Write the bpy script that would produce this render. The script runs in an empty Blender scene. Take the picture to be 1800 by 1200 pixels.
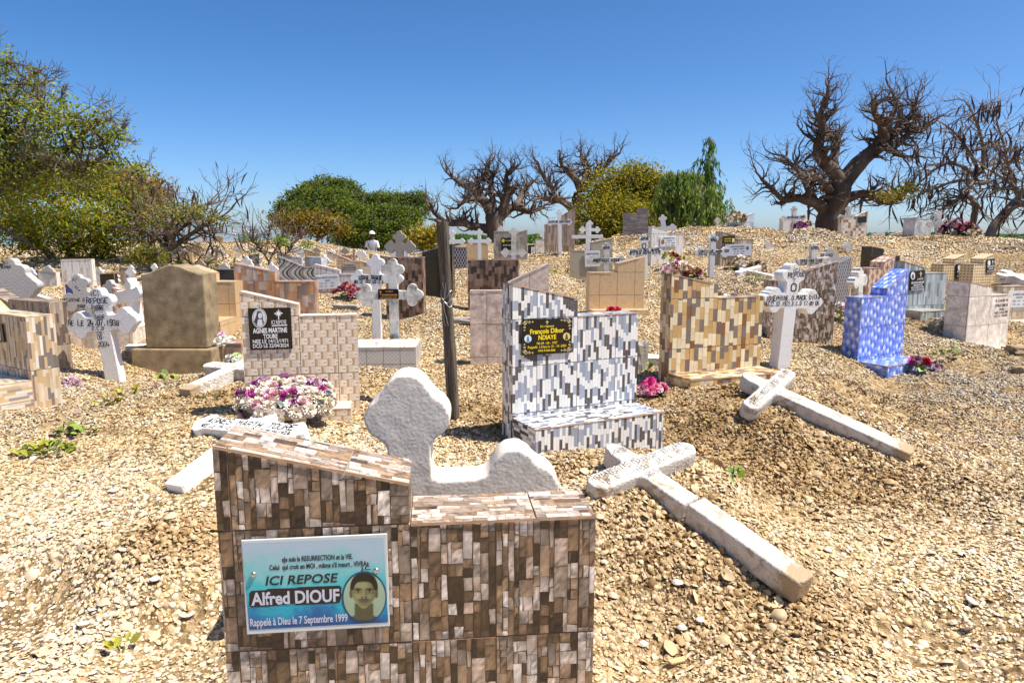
import bpy, bmesh, math, random
import numpy as np
from mathutils import Vector, Matrix

SC = bpy.context.scene
COL = SC.collection
PI = math.pi
rad = math.radians

# ---------------------------------------------------------------- camera
F = 1250.0            # focal length in photo pixels (1800 wide)
CAMZ = 1.6
HOR = 413.0
PITCH = math.atan((600 - HOR) / F)
CP, SP = math.cos(PITCH), math.sin(PITCH)
cam_d = bpy.data.cameras.new('camera')
cam_d.sensor_width = 36.0
cam_d.lens = F / 1800 * 36
cam_d.clip_start = 0.05
cam_d.clip_end = 6000
cam = bpy.data.objects.new('camera', cam_d)
cam.location = (0, 0, CAMZ)
cam.rotation_euler = (PI / 2 - PITCH, 0, 0)
COL.objects.link(cam)
SC.camera = cam

# ---------------------------------------------------------------- sky, sun, exposure
SUN_EL = rad(63)
SUN_AZ = rad(101)      # clockwise from +Y
world = bpy.data.worlds.new('World')
SC.world = world
world.use_nodes = True
wn = world.node_tree
wn.nodes.clear()
sky = wn.nodes.new('ShaderNodeTexSky')
sky.sky_type = 'NISHITA'
sky.sun_disc = False
sky.sun_elevation = SUN_EL
sky.sun_rotation = SUN_AZ
sky.altitude = 0
sky.air_density = 0.6
sky.dust_density = 0.9
sky.ozone_density = 4.0
bg = wn.nodes.new('ShaderNodeBackground')
bg.inputs['Strength'].default_value = 0.115
wo = wn.nodes.new('ShaderNodeOutputWorld')
hsv = wn.nodes.new('ShaderNodeHueSaturation')
hsv.inputs['Saturation'].default_value = 1.24
hsv.inputs['Value'].default_value = 1.0
wn.links.new(sky.outputs[0], hsv.inputs['Color'])
wn.links.new(hsv.outputs[0], bg.inputs[0])
wn.links.new(bg.outputs[0], wo.inputs[0])

sun_d = bpy.data.lights.new('sun', 'SUN')
sun_d.energy = 5.0
sun_d.angle = rad(0.53)
sun_d.color = (1.0, 0.945, 0.86)
sun = bpy.data.objects.new('sun', sun_d)
sdir = Vector((math.sin(SUN_AZ) * math.cos(SUN_EL), math.cos(SUN_AZ) * math.cos(SUN_EL), math.sin(SUN_EL)))
sun.rotation_euler = sdir.to_track_quat('Z', 'Y').to_euler()
sun.location = (6, 2, 12)
COL.objects.link(sun)

SC.view_settings.view_transform = 'Standard'
SC.view_settings.look = 'None'
SC.view_settings.exposure = 0.64
SC.view_settings.gamma = 1.0
SC.view_settings.use_curve_mapping = False

# ---------------------------------------------------------------- pixel / world helpers
def ray(px, py):
    up = 600 - py
    fy = F * CP + up * SP
    return Vector(((px - 900) / fy, 1.0, (-F * SP + up * CP) / fy))

def W(px, py, d):
    r = ray(px, py)
    return Vector((r.x * d, d, CAMZ + r.z * d))

EYE = Vector((0, 0, CAMZ))

def loc(M, px, py):
    """the point of frame M's front plane (y = 0) seen at a photo pixel, as local (x, z)"""
    n = (M.to_3x3() @ Vector((0, 1, 0)))
    r = ray(px, py)
    t = (M.translation - EYE).dot(n) / r.dot(n)
    p = M.inverted() @ (EYE + r * t)
    return Vector((p.x, p.z))

def frame(base, rot, roll=0.0):
    return Matrix.Translation(base) @ Matrix.Rotation(rot, 4, 'Z') @ Matrix.Rotation(roll, 4, 'Y')

# ---------------------------------------------------------------- object helpers
def tag(o, label, cat, group=None, kind=None):
    if label: o['label'] = label
    if cat: o['category'] = cat
    if group: o['group'] = group
    if kind: o['kind'] = kind
    return o

def empty(name, M, label=None, cat=None, group=None):
    o = bpy.data.objects.new(name, None)
    o.empty_display_size = 0.1
    COL.objects.link(o)
    o.matrix_world = M
    return tag(o, label, cat, group)

def link(name, me, parent=None, M=None):
    o = bpy.data.objects.new(name, me)
    COL.objects.link(o)
    if parent is not None:
        o.parent = parent
    if M is not None:
        o.matrix_local = M
    return o

def mesh(name, verts, faces, mats, midx=None, cols=None, smooth=False):
    me = bpy.data.meshes.new(name)
    me.from_pydata([tuple(v) for v in verts], [], faces)
    for m in (mats if isinstance(mats, (list, tuple)) else [mats]):
        me.materials.append(m)
    if midx is not None:
        me.polygons.foreach_set('material_index', midx)
    if cols is not None:          # one colour per face corner, in face order
        a = me.color_attributes.new('col', 'FLOAT_COLOR', 'CORNER')
        flat = np.ones((len(cols), 4), np.float32)
        flat[:, :3] = np.array(cols, np.float32)
        a.data.foreach_set('color', flat.ravel())
    if smooth:
        me.polygons.foreach_set('use_smooth', [True] * len(me.polygons))
    me.update()
    return me

def box_verts(x0, x1, y0, y1, z0, z1):
    v = [(x, y, z) for z in (z0, z1) for y in (y0, y1) for x in (x0, x1)]
    f = [(0, 2, 3, 1), (4, 5, 7, 6), (0, 1, 5, 4), (2, 6, 7, 3), (0, 4, 6, 2), (1, 3, 7, 5)]
    return v, f

def bm_obj(name, bm, mats, parent=None, M=None, smooth=False):
    me = bpy.data.meshes.new(name)
    bm.to_mesh(me)
    bm.free()
    for m in (mats if isinstance(mats, (list, tuple)) else [mats]):
        me.materials.append(m)
    if smooth:
        me.polygons.foreach_set('use_smooth', [True] * len(me.polygons))
    return link(name, me, parent, M)

def bevel_box(name, x0, x1, y0, y1, z0, z1, b, mat, parent=None, M=None):
    bm = bmesh.new()
    v, f = box_verts(x0, x1, y0, y1, z0, z1)
    vs = [bm.verts.new(p) for p in v]
    for q in f: bm.faces.new([vs[i] for i in q])
    bm.normal_update()
    if b > 0:
        bmesh.ops.bevel(bm, geom=bm.edges[:], offset=b, segments=2, affect='EDGES', profile=0.6)
    return bm_obj(name, bm, mat, parent, M)

# ---------------------------------------------------------------- materials
MATS = {}
def nodes_of(name):
    m = bpy.data.materials.new(name)
    m.use_nodes = True
    nt = m.node_tree
    return m, nt, nt.nodes['Principled BSDF']

def N(nt, t, **kw):
    n = nt.nodes.new(t)
    for k, v in kw.items():
        if k in n.inputs: n.inputs[k].default_value = v
        else: setattr(n, k, v)
    return n

def ramp(nt, fac, stops):
    r = nt.nodes.new('ShaderNodeValToRGB')
    while len(r.color_ramp.elements) < len(stops): r.color_ramp.elements.new(0.5)
    for e, (p, c) in zip(r.color_ramp.elements, stops):
        e.position = p
        e.color = (*c, 1)
    nt.links.new(fac, r.inputs[0])
    return r

def noise_mat(name, stops, scale=8.0, detail=6.0, rough=0.8, bump=0.0, bscale=None, stretch=(1, 1, 1), spec=0.3, dist=0.0, nrough=0.55):
    if name in MATS: return MATS[name]
    m, nt, b = nodes_of(name)
    tc = N(nt, 'ShaderNodeTexCoord')
    mp = N(nt, 'ShaderNodeMapping', Scale=stretch)
    nt.links.new(tc.outputs['Object'], mp.inputs[0])
    n = N(nt, 'ShaderNodeTexNoise', Scale=scale, Detail=detail, Roughness=nrough, Distortion=dist)
    nt.links.new(mp.outputs[0], n.inputs['Vector'])
    r = ramp(nt, n.outputs[0], stops)
    nt.links.new(r.outputs[0], b.inputs['Base Color'])
    b.inputs['Roughness'].default_value = rough
    b.inputs['Specular IOR Level'].default_value = spec
    if bump:
        n2 = N(nt, 'ShaderNodeTexNoise', Scale=bscale or scale * 6, Detail=6.0)
        nt.links.new(mp.outputs[0], n2.inputs['Vector'])
        bp = N(nt, 'ShaderNodeBump', Strength=min(1, bump), Distance=0.02)
        nt.links.new(n2.outputs[0], bp.inputs['Height'])
        nt.links.new(bp.outputs[0], b.inputs['Normal'])
    MATS[name] = m
    return m

def plain(name, c, rough=0.7, spec=0.3, metal=0.0):
    if name in MATS: return MATS[name]
    m, nt, b = nodes_of(name)
    b.inputs['Base Color'].default_value = (*c, 1)
    b.inputs['Roughness'].default_value = rough
    b.inputs['Specular IOR Level'].default_value = spec
    b.inputs['Metallic'].default_value = metal
    MATS[name] = m
    return m

def print_mat(name, stretch=(1, 1, 1), scale=30.0, lo=0.6, hi=1.3, rough=0.3, vein=None, bump=0.0, dirt=0.25):
    """a printed ceramic glaze: the colour of each printed cell (attribute col) times a grain"""
    if name in MATS: return MATS[name]
    m, nt, b = nodes_of(name)
    at = N(nt, 'ShaderNodeAttribute', attribute_name='col')
    tc = N(nt, 'ShaderNodeTexCoord')
    mp = N(nt, 'ShaderNodeMapping', Scale=stretch)
    nt.links.new(tc.outputs['Object'], mp.inputs[0])
    # shift the grain by the cell colour so that neighbours do not share it
    ad = N(nt, 'ShaderNodeVectorMath', operation='MULTIPLY_ADD')
    nt.links.new(at.outputs['Color'], ad.inputs[0])
    ad.inputs[1].default_value = (7, 7, 7)
    nt.links.new(mp.outputs[0], ad.inputs[2])
    n = N(nt, 'ShaderNodeTexNoise', Scale=scale, Detail=8.0, Roughness=0.62, Distortion=0.6)
    nt.links.new(ad.outputs[0], n.inputs['Vector'])
    r = ramp(nt, n.outputs[0], [(0.3, (lo,) * 3), (0.7, (hi,) * 3)])
    mx = N(nt, 'ShaderNodeMix', data_type='RGBA', blend_type='MULTIPLY')
    mx.inputs[0].default_value = 1.0
    nt.links.new(at.outputs['Color'], mx.inputs[6])
    nt.links.new(r.outputs[0], mx.inputs[7])
    out = mx.outputs[2]
    if vein:
        v = N(nt, 'ShaderNodeTexNoise', Scale=vein[0], Detail=3.0, Distortion=1.5)
        nt.links.new(ad.outputs[0], v.inputs['Vector'])
        vr = ramp(nt, v.outputs[0], [(0.485, (0, 0, 0)), (0.5, (1, 1, 1)), (0.515, (0, 0, 0))])
        m2 = N(nt, 'ShaderNodeMix', data_type='RGBA', blend_type='MIX')
        vm = N(nt, 'ShaderNodeMath', operation='MULTIPLY')
        vm.inputs[1].default_value = vein[2]
        nt.links.new(vr.outputs[0], vm.inputs[0])
        nt.links.new(vm.outputs[0], m2.inputs[0])
        nt.links.new(out, m2.inputs[6])
        m2.inputs[7].default_value = (*vein[1], 1)
        out = m2.outputs[2]
    if dirt:
        dn = N(nt, 'ShaderNodeTexNoise', Scale=3.0, Detail=5.0)
        nt.links.new(tc.outputs['Object'], dn.inputs['Vector'])
        dr = ramp(nt, dn.outputs[0], [(0.45, (0, 0, 0)), (0.75, (dirt,) * 3)])
        m3 = N(nt, 'ShaderNodeMix', data_type='RGBA', blend_type='MIX')
        nt.links.new(dr.outputs[0], m3.inputs[0])
        nt.links.new(out, m3.inputs[6])
        m3.inputs[7].default_value = (0.45, 0.36, 0.25, 1)
        out = m3.outputs[2]
    nt.links.new(out, b.inputs['Base Color'])
    b.inputs['Roughness'].default_value = rough
    if bump:
        bp = N(nt, 'ShaderNodeBump', Strength=bump, Distance=0.004)
        nt.links.new(n.outputs[0], bp.inputs['Height'])
        nt.links.new(bp.outputs[0], b.inputs['Normal'])
    MATS[name] = m
    return m

GROUT = noise_mat('mortar', [(0.3, (0.30, 0.25, 0.19)), (0.7, (0.46, 0.40, 0.32))], 30, rough=0.95, bump=0.3)
BISCUIT = noise_mat('tile biscuit', [(0.3, (0.42, 0.24, 0.13)), (0.7, (0.60, 0.40, 0.26))], 20, rough=0.9)
CONCRETE = noise_mat('weathered concrete', [(0.30, (0.20, 0.145, 0.08)), (0.5, (0.32, 0.24, 0.14)), (0.72, (0.46, 0.355, 0.21))], 9, 8, rough=0.95, bump=0.6, bscale=160)
INK = plain('black paint', (0.012, 0.011, 0.012), 0.5)

def painted_mat(name, base, stains, amt, scale=14.0, bump=0.35, lo=0.52, hi=0.68, foot=0.0):
    """lime-washed cement: paint with worn and stained patches"""
    if name in MATS: return MATS[name]
    m, nt, b = nodes_of(name)
    tc = N(nt, 'ShaderNodeTexCoord')
    n = N(nt, 'ShaderNodeTexNoise', Scale=scale, Detail=9.0, Roughness=0.7)
    n1 = N(nt, 'ShaderNodeTexNoise', Scale=scale * 0.25, Detail=4.0)
    nt.links.new(tc.outputs['Object'], n.inputs['Vector'])
    nt.links.new(tc.outputs['Object'], n1.inputs['Vector'])
    r = ramp(nt, n.outputs[0], [(lo, (0, 0, 0)), (hi, (1, 1, 1))])
    r1 = ramp(nt, n1.outputs[0], [(0.38, (0.15, 0.15, 0.15)), (0.62, (1, 1, 1))])
    mu = N(nt, 'ShaderNodeMath', operation='MULTIPLY')
    nt.links.new(r.outputs[0], mu.inputs[0]); nt.links.new(r1.outputs[0], mu.inputs[1])
    mu2 = N(nt, 'ShaderNodeMath', operation='MULTIPLY'); mu2.inputs[1].default_value = amt
    nt.links.new(mu.outputs[0], mu2.inputs[0])
    mx = N(nt, 'ShaderNodeMix', data_type='RGBA')
    nt.links.new(mu2.outputs[0], mx.inputs[0])
    mx.inputs[6].default_value = (*base, 1)
    mx.inputs[7].default_value = (*stains, 1)
    if foot:      # the bare end that stood in the ground
        sp = N(nt, 'ShaderNodeSeparateXYZ'); nt.links.new(tc.outputs['Object'], sp.inputs[0])
        ma = N(nt, 'ShaderNodeMath', operation='MULTIPLY_ADD'); ma.inputs[1].default_value = 0.35; nt.links.new(n.outputs[0], ma.inputs[0]); nt.links.new(sp.outputs[2], ma.inputs[2])
        rf = ramp(nt, ma.outputs[0], [(foot + 0.15, (1, 1, 1)), (foot + 0.19, (0, 0, 0))])
        mf = N(nt, 'ShaderNodeMix', data_type='RGBA'); nt.links.new(rf.outputs[0], mf.inputs[0]); nt.links.new(mx.outputs[2], mf.inputs[6]); mf.inputs[7].default_value = (0.42, 0.31, 0.19, 1)
        mx = mf
    nt.links.new(mx.outputs[2], b.inputs['Base Color'])
    b.inputs['Roughness'].default_value = 0.85
    b.inputs['Specular IOR Level'].default_value = 0.25
    nb = N(nt, 'ShaderNodeTexNoise', Scale=70.0, Detail=6.0)
    nt.links.new(tc.outputs['Object'], nb.inputs['Vector'])
    bp = N(nt, 'ShaderNodeBump', Strength=bump, Distance=0.01)
    nt.links.new(nb.outputs[0], bp.inputs['Height'])
    nt.links.new(bp.outputs[0], b.inputs['Normal'])
    MATS[name] = m
    return m

WHITE = painted_mat('white paint', (0.80, 0.785, 0.76), (0.46, 0.36, 0.25), 0.5)
WHITE_OLD = painted_mat('old white paint', (0.76, 0.72, 0.66), (0.33, 0.23, 0.13), 0.9, 13, 0.6, lo=0.44, hi=0.62)
WHITE_FALLEN = painted_mat('flaking white paint', (0.66, 0.62, 0.56), (0.34, 0.24, 0.14), 0.9, 18, 0.9, lo=0.48, hi=0.57, foot=0.10)
WHITE_STAIN = painted_mat('white paint with grey mould', (0.72, 0.69, 0.62), (0.14, 0.13, 0.12), 0.95, 12, lo=0.42, hi=0.60)
GREY_PLASTER = painted_mat('grey cement render', (0.46, 0.43, 0.40), (0.26, 0.22, 0.18), 0.55, 10, 0.6)
PALE_PLASTER = painted_mat('pale cement render', (0.72, 0.66, 0.57), (0.36, 0.29, 0.21), 0.65, 22, 0.25)
GREY_CROSS = painted_mat('grey weathered cement', (0.34, 0.30, 0.25), (0.16, 0.14, 0.11), 0.7, 10, 0.6)

# ---------------------------------------------------------------- printed tile patterns (cells of one tile, in metres)
def mulc(c, k): return (c[0] * k, c[1] * k, c[2] * k)

def rect(u0, v0, u1, v1): return [(u0, v0), (u1, v0), (u1, v1), (u0, v1)]

def columns(cw, ch, palette, grad=0.0, jit=0.12, horiz=False, regular=False, joint=None, cycle=None):
    """strips laid side by side, each cut into lengths, in the palette's colours"""
    def gen(w, h, rng):
        if horiz: w, h = h, w
        out = []; ji = 0.0; lf = 0.0
        if joint:
            ji, jc = joint; lf = 0.0003
            q = rect(0, 0, w, h)
            if horiz: q = [(b, a) for a, b in reversed(q)]
            out.append((q, [jc] * 4, 0.0))
        x = 0.0; k = 0
        while x < w - 1e-4:
            c = rng.uniform(*cw)
            if w - x - c < cw[0] * 0.6: c = w - x
            y = -rng.uniform(0, ch[1]) if not regular else -(k % 2) * ch[0] * 0.5
            prev = None; cy = rng.randint(0, 11)
            while y < h:
                l = rng.choice(cycle) if cycle else rng.uniform(*ch)
                cy += 1
                col = palette[cy % len(palette)] if cycle else rng.choice(palette)
                if col is prev: col = rng.choice(palette)
                prev = col
                base = mulc(col, rng.uniform(1 - jit, 1 + jit))
                g = rng.uniform(-grad, grad); g2 = rng.uniform(-grad, grad) * 0.6
                cs = [mulc(base, max(0.15, 1 + s * g + t * g2)) for s, t in ((-1, -1), (1, -1), (1, 1), (-1, 1))]
                y0, y1 = max(0, y), min(h, y + l)
                if y1 - y0 > 1e-4:
                    p = rect(x + ji, y0 + ji, min(w, x + c) - ji, y1 - ji)
                    if horiz: p = [(b, a) for a, b in reversed(p)]; cs = cs[::-1]
                    out.append((p, cs, lf))
                y += l
            x += c; k += 1
        return out
    return gen

def solid(c):
    def gen(w, h, rng):
        k = rng.uniform(0.95, 1.05)
        return [(rect(0, 0, w, h), [mulc(c, k)] * 4, 0.0)]
    return gen

def lattice(nx, ny, palette, line, inset, weights=None, hexa=0.0):
    """rhombs in a net of pale lines"""
    def gen(w, h, rng):
        dw, dh = w / nx, h / ny
        out = [(rect(0, 0, w, h), [line] * 4, 0.0)]
        for j in range(-1, 2 * ny + 1):
            for i in range(-1, nx + 1):
                cx = (i + 0.5 * (j % 2) + 0.5) * dw
                cy = (j * 0.5) * dh + dh * 0.5 - dh * 0.5
                a, b = dw * 0.5 * (1 - inset), dh * 0.5 * (1 - inset)
                q = hexa * b
                c = rng.choices(palette, weights)[0] if weights else palette[(2 * i + 3 * (j // 2) + (j % 2)) % len(palette)]
                if hexa: p = [(cx, cy - b), (cx + a, cy - q), (cx + a, cy + q), (cx, cy + b), (cx - a, cy + q), (cx - a, cy - q)]
                else: p = [(cx, cy - b), (cx + a, cy), (cx, cy + b), (cx - a, cy)]
                c = mulc(c, rng.uniform(0.94, 1.06))
                out.append((p, [c] * len(p), 0.0004))
        return out
    return gen

def ellipse(cx, cy, a, b, n=8):
    return [(cx + a * math.cos(2 * PI * k / n), cy + b * math.sin(2 * PI * k / n)) for k in range(n)]

def wicker(w, h, rng):
    tan, light, pale, brown, dark = (0.62, 0.46, 0.30), (0.88, 0.77, 0.62), (0.80, 0.66, 0.50), (0.50, 0.31, 0.16), (0.36, 0.20, 0.09)
    out = [(rect(0, 0, w, h), [tan] * 4, 0.0)]
    U, V = w / 3, h / 8
    for j in range(8):
        for i in range(-1, 4):
            x = i * U + (j % 2) * U * 0.5; y = j * V
            k = rng.uniform(0.95, 1.05)
            out.append((rect(x - U * 0.02, y + V * 0.01, x + U * 0.26, y + V * 0.99), [mulc(pale, k)] * 4, 0.0003))
            out.append(([(x + U * 0.24, y + V * 0.06), (x + U * 0.60, y + V * 0.06), (x + U * 0.64, y + V * 0.5), (x + U * 0.60, y + V * 0.94), (x + U * 0.24, y + V * 0.94), (x + U * 0.21, y + V * 0.5)], [mulc(light, k * 0.93)] * 3 + [mulc(light, k)] * 3, 0.0006))
            out.append((ellipse(x + U * 0.43, y + V * 0.5, U * 0.15, V * 0.06), [mulc(dark, 1.4)] * 8, 0.0009))
            for s, c in ((0.70, brown), (0.90, pale)):
                out.append(([(x + U * (s - 0.07), y), (x + U * (s + 0.07), y), (x + U * (s + 0.05), y + V * 0.5), (x + U * (s + 0.07), y + V), (x + U * (s - 0.07), y + V), (x + U * (s - 0.05), y + V * 0.5)], [mulc(c, k)] * 6, 0.0004))
    return out

def dots(w, h, rng):
    out = [(rect(0, 0, w, h), [(0.80, 0.62, 0.36)] * 4, 0.0)]
    nx, ny = 5, 8
    U, V = w / nx, h / ny
    for j in range(ny):
        for i in range(nx):
            x, y = (i + 0.15) * U, (j + 0.2) * V
            out.append(([(x, y), (x + U * 0.45, y), (x + U * 0.45, y + V * 0.22), (x, y + V * 0.22)], [(0.16, 0.10, 0.05)] * 4, 0.0003))
            out.append(([(x + U * 0.25, y + V * 0.22), (x + U * 0.68, y + V * 0.22), (x + U * 0.68, y + V * 0.46), (x + U * 0.25, y + V * 0.46)], [(0.22, 0.14, 0.07)] * 4, 0.0003))
    return out

def squares(nx, ny, palette, line, inset):
    def gen(w, h, rng):
        out = [(rect(0, 0, w, h), [line] * 4, 0.0)]
        U, V = w / nx, h / ny
        for j in range(ny):
            for i in range(nx):
                c = mulc(rng.choice(palette), rng.uniform(0.9, 1.1))
                out.append((rect((i + inset) * U, (j + inset) * V, (i + 1 - inset) * U, (j + 1 - inset) * V), [c] * 4, 0.0004))
        return out
    return gen

def zebra(w, h, rng):
    out = [(rect(0, 0, w, h), [(0.44, 0.42, 0.39)] * 4, 0.0)]
    n, m = 2, 16
    for i in range(-1, n + 1):
        for off, wd, c in ((0.05, 0.16, (0.07, 0.055, 0.04)), (0.30, 0.10, (0.24, 0.19, 0.13)), (0.50, 0.07, (0.62, 0.58, 0.52)), (0.72, 0.13, (0.10, 0.08, 0.055))):
            for k in range(m):
                t0, t1 = k / m, (k + 1) / m
                f = lambda t: (i + off + 0.42 * math.sin(2 * PI * t)) * w / n
                ww = wd * w / n
                out.append(([(f(t0), t0 * h), (f(t0) + ww, t0 * h), (f(t1) + ww, t1 * h), (f(t1), t1 * h)], [c] * 4, 0.0003))
    return out

def zigzag(w, h, rng):
    out = [(rect(0, 0, w, h), [(0.50, 0.33, 0.22)] * 4, 0.0)]
    for j in range(4):
        for i in range(2):
            cx, cy = (i + 0.5) * w / 2, (j + 0.5) * h / 4
            for s, c in ((0.98, (0.10, 0.055, 0.035)), (0.78, (0.52, 0.35, 0.24)), (0.50, (0.12, 0.07, 0.045)), (0.28, (0.55, 0.40, 0.28))):
                a, b = w / 4 * s, h / 8 * s
                out.append(([(cx, cy - b), (cx + a, cy), (cx, cy + b), (cx - a, cy)], [c] * 4, 0.0003 + (1 - s) * 0.0006))
    return out

def stacked(horiz):
    light = [(0.74, 0.60, 0.49), (0.82, 0.70, 0.60), (0.66, 0.52, 0.42), (0.62, 0.46, 0.34)]
    mid = [(0.38, 0.235, 0.125), (0.31, 0.19, 0.105), (0.45, 0.30, 0.185), (0.36, 0.27, 0.20)]
    dark = [(0.12, 0.068, 0.032), (0.18, 0.11, 0.055), (0.07, 0.04, 0.02)]
    def gen(w, h, rng):
        if horiz: w, h = h, w
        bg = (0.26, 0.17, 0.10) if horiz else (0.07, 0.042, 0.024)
        q = rect(0, 0, w, h)
        if horiz: q = [(b_, a_) for a_, b_ in reversed(q)]
        out = [(q, [bg] * 4, 0.0)]
        def emit(x0, y0, x1, y1):
            u = rng.random()
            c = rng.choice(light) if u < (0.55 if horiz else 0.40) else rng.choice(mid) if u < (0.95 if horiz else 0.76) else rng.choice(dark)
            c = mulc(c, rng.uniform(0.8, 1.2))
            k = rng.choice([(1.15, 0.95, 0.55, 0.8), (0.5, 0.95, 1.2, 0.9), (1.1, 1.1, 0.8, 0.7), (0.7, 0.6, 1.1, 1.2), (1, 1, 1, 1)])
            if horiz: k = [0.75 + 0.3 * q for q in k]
            ys = [rng.uniform(-.004, .004) for _ in range(4)]
            j = lambda: rng.uniform(0.0, 0.0009) if rng.random() < 0.7 else rng.uniform(0.001, 0.004)
            P0, P1, P2, P3 = (x0 + j(), y0 + j()), (x1 - j(), y0 + j()), (x1 - j(), y1 - j()), (x0 + j(), y1 - j())
            nx = max(2, int((x1 - x0) / 0.009)); ny = max(2, int((y1 - y0) / 0.011))
            amp = rng.uniform(0.12, 0.34)
            ph, sl = rng.uniform(0, 1.4), rng.uniform(-1.2, 1.2)
            crack = rng.random() < 0.35
            def pt(s, t):
                a = (P0[0] + (P1[0] - P0[0]) * s, P0[1] + (P1[1] - P0[1]) * s); e = (P3[0] + (P2[0] - P3[0]) * s, P3[1] + (P2[1] - P3[1]) * s)
                return (a[0] + (e[0] - a[0]) * t, a[1] + (e[1] - a[1]) * t)
            vc = {}
            for s_ in range(nx + 1):
                for t_ in range(ny + 1):
                    s, t = s_ / nx, t_ / ny
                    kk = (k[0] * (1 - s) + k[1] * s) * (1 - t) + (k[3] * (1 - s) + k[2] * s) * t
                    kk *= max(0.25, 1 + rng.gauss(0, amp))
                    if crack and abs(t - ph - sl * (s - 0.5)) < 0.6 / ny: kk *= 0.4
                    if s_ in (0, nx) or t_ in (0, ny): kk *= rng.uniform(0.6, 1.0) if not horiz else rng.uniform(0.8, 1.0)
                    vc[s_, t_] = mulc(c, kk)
            for s_ in range(nx):
                for t_ in range(ny):
                    ids = [(s_, t_), (s_ + 1, t_), (s_ + 1, t_ + 1), (s_, t_ + 1)]
                    p = [pt(q[0] / nx, q[1] / ny) for q in ids]; cs = [vc[q] for q in ids]
                    if horiz: p = [(q[1], q[0]) for q in reversed(p)]; cs = cs[::-1]
                    out.append((p, cs, 0.0003))
        x = 0.0
        while x < w - 1e-4:
            cw = rng.uniform(0.015, 0.046)
            if w - x - cw < 0.014: cw = w - x
            y = -rng.uniform(0, 0.06)
            while y < h:
                l = rng.choice([rng.uniform(0.028, 0.05), rng.uniform(0.045, 0.10)])
                y0, y1 = max(0, y), min(h, y + l)
                if y1 - y0 > 1e-4:
                    if cw > 0.03 and rng.random() < 0.6:
                        f = rng.uniform(0.25, 0.7) * cw
                        emit(x, y0, x + f, y1)
                        if y1 - y0 > 0.07 and rng.random() < 0.5:
                            m = y0 + (y1 - y0) * rng.uniform(.3, .7)
                            emit(x + f, y0, x + cw, m); emit(x + f, m, x + cw, y1)
                        else: emit(x + f, y0, x + cw, y1)
                    else: emit(x, y0, x + cw, y1)
                y += l
            x += cw
        return out
    return gen

STONE = [(0.62, 0.52, 0.46), (0.70, 0.62, 0.57), (0.50, 0.40, 0.33), (0.22, 0.135, 0.075), (0.30, 0.19, 0.11), (0.34, 0.27, 0.21), (0.10, 0.06, 0.03), (0.17, 0.12, 0.085), (0.26, 0.22, 0.19), (0.44, 0.35, 0.28)]
GREYS = [(0.82, 0.81, 0.78)] * 5 + [(0.37, 0.40, 0.47)] * 3 + [(0.10, 0.085, 0.082)] * 2
_w, _g, _k = (0.80, 0.78, 0.74), (0.32, 0.355, 0.43), (0.085, 0.073, 0.072)
GREYC = [_w, _g, mulc(_w, 0.98), _k, _w, _k, mulc(_w, 1.01), mulc(_g, 1.05), mulc(_w, 0.97), mulc(_g, 0.9), mulc(_w, 0.96), mulc(_k, 1.2), mulc(_w, 1.0), mulc(_g, 1.1)]
WOODS = [(0.78, 0.65, 0.42)] * 6 + [(0.56, 0.36, 0.15)] * 4 + [(0.24, 0.10, 0.035)] * 2 + [(0.19, 0.15, 0.13)] * 3

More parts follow.
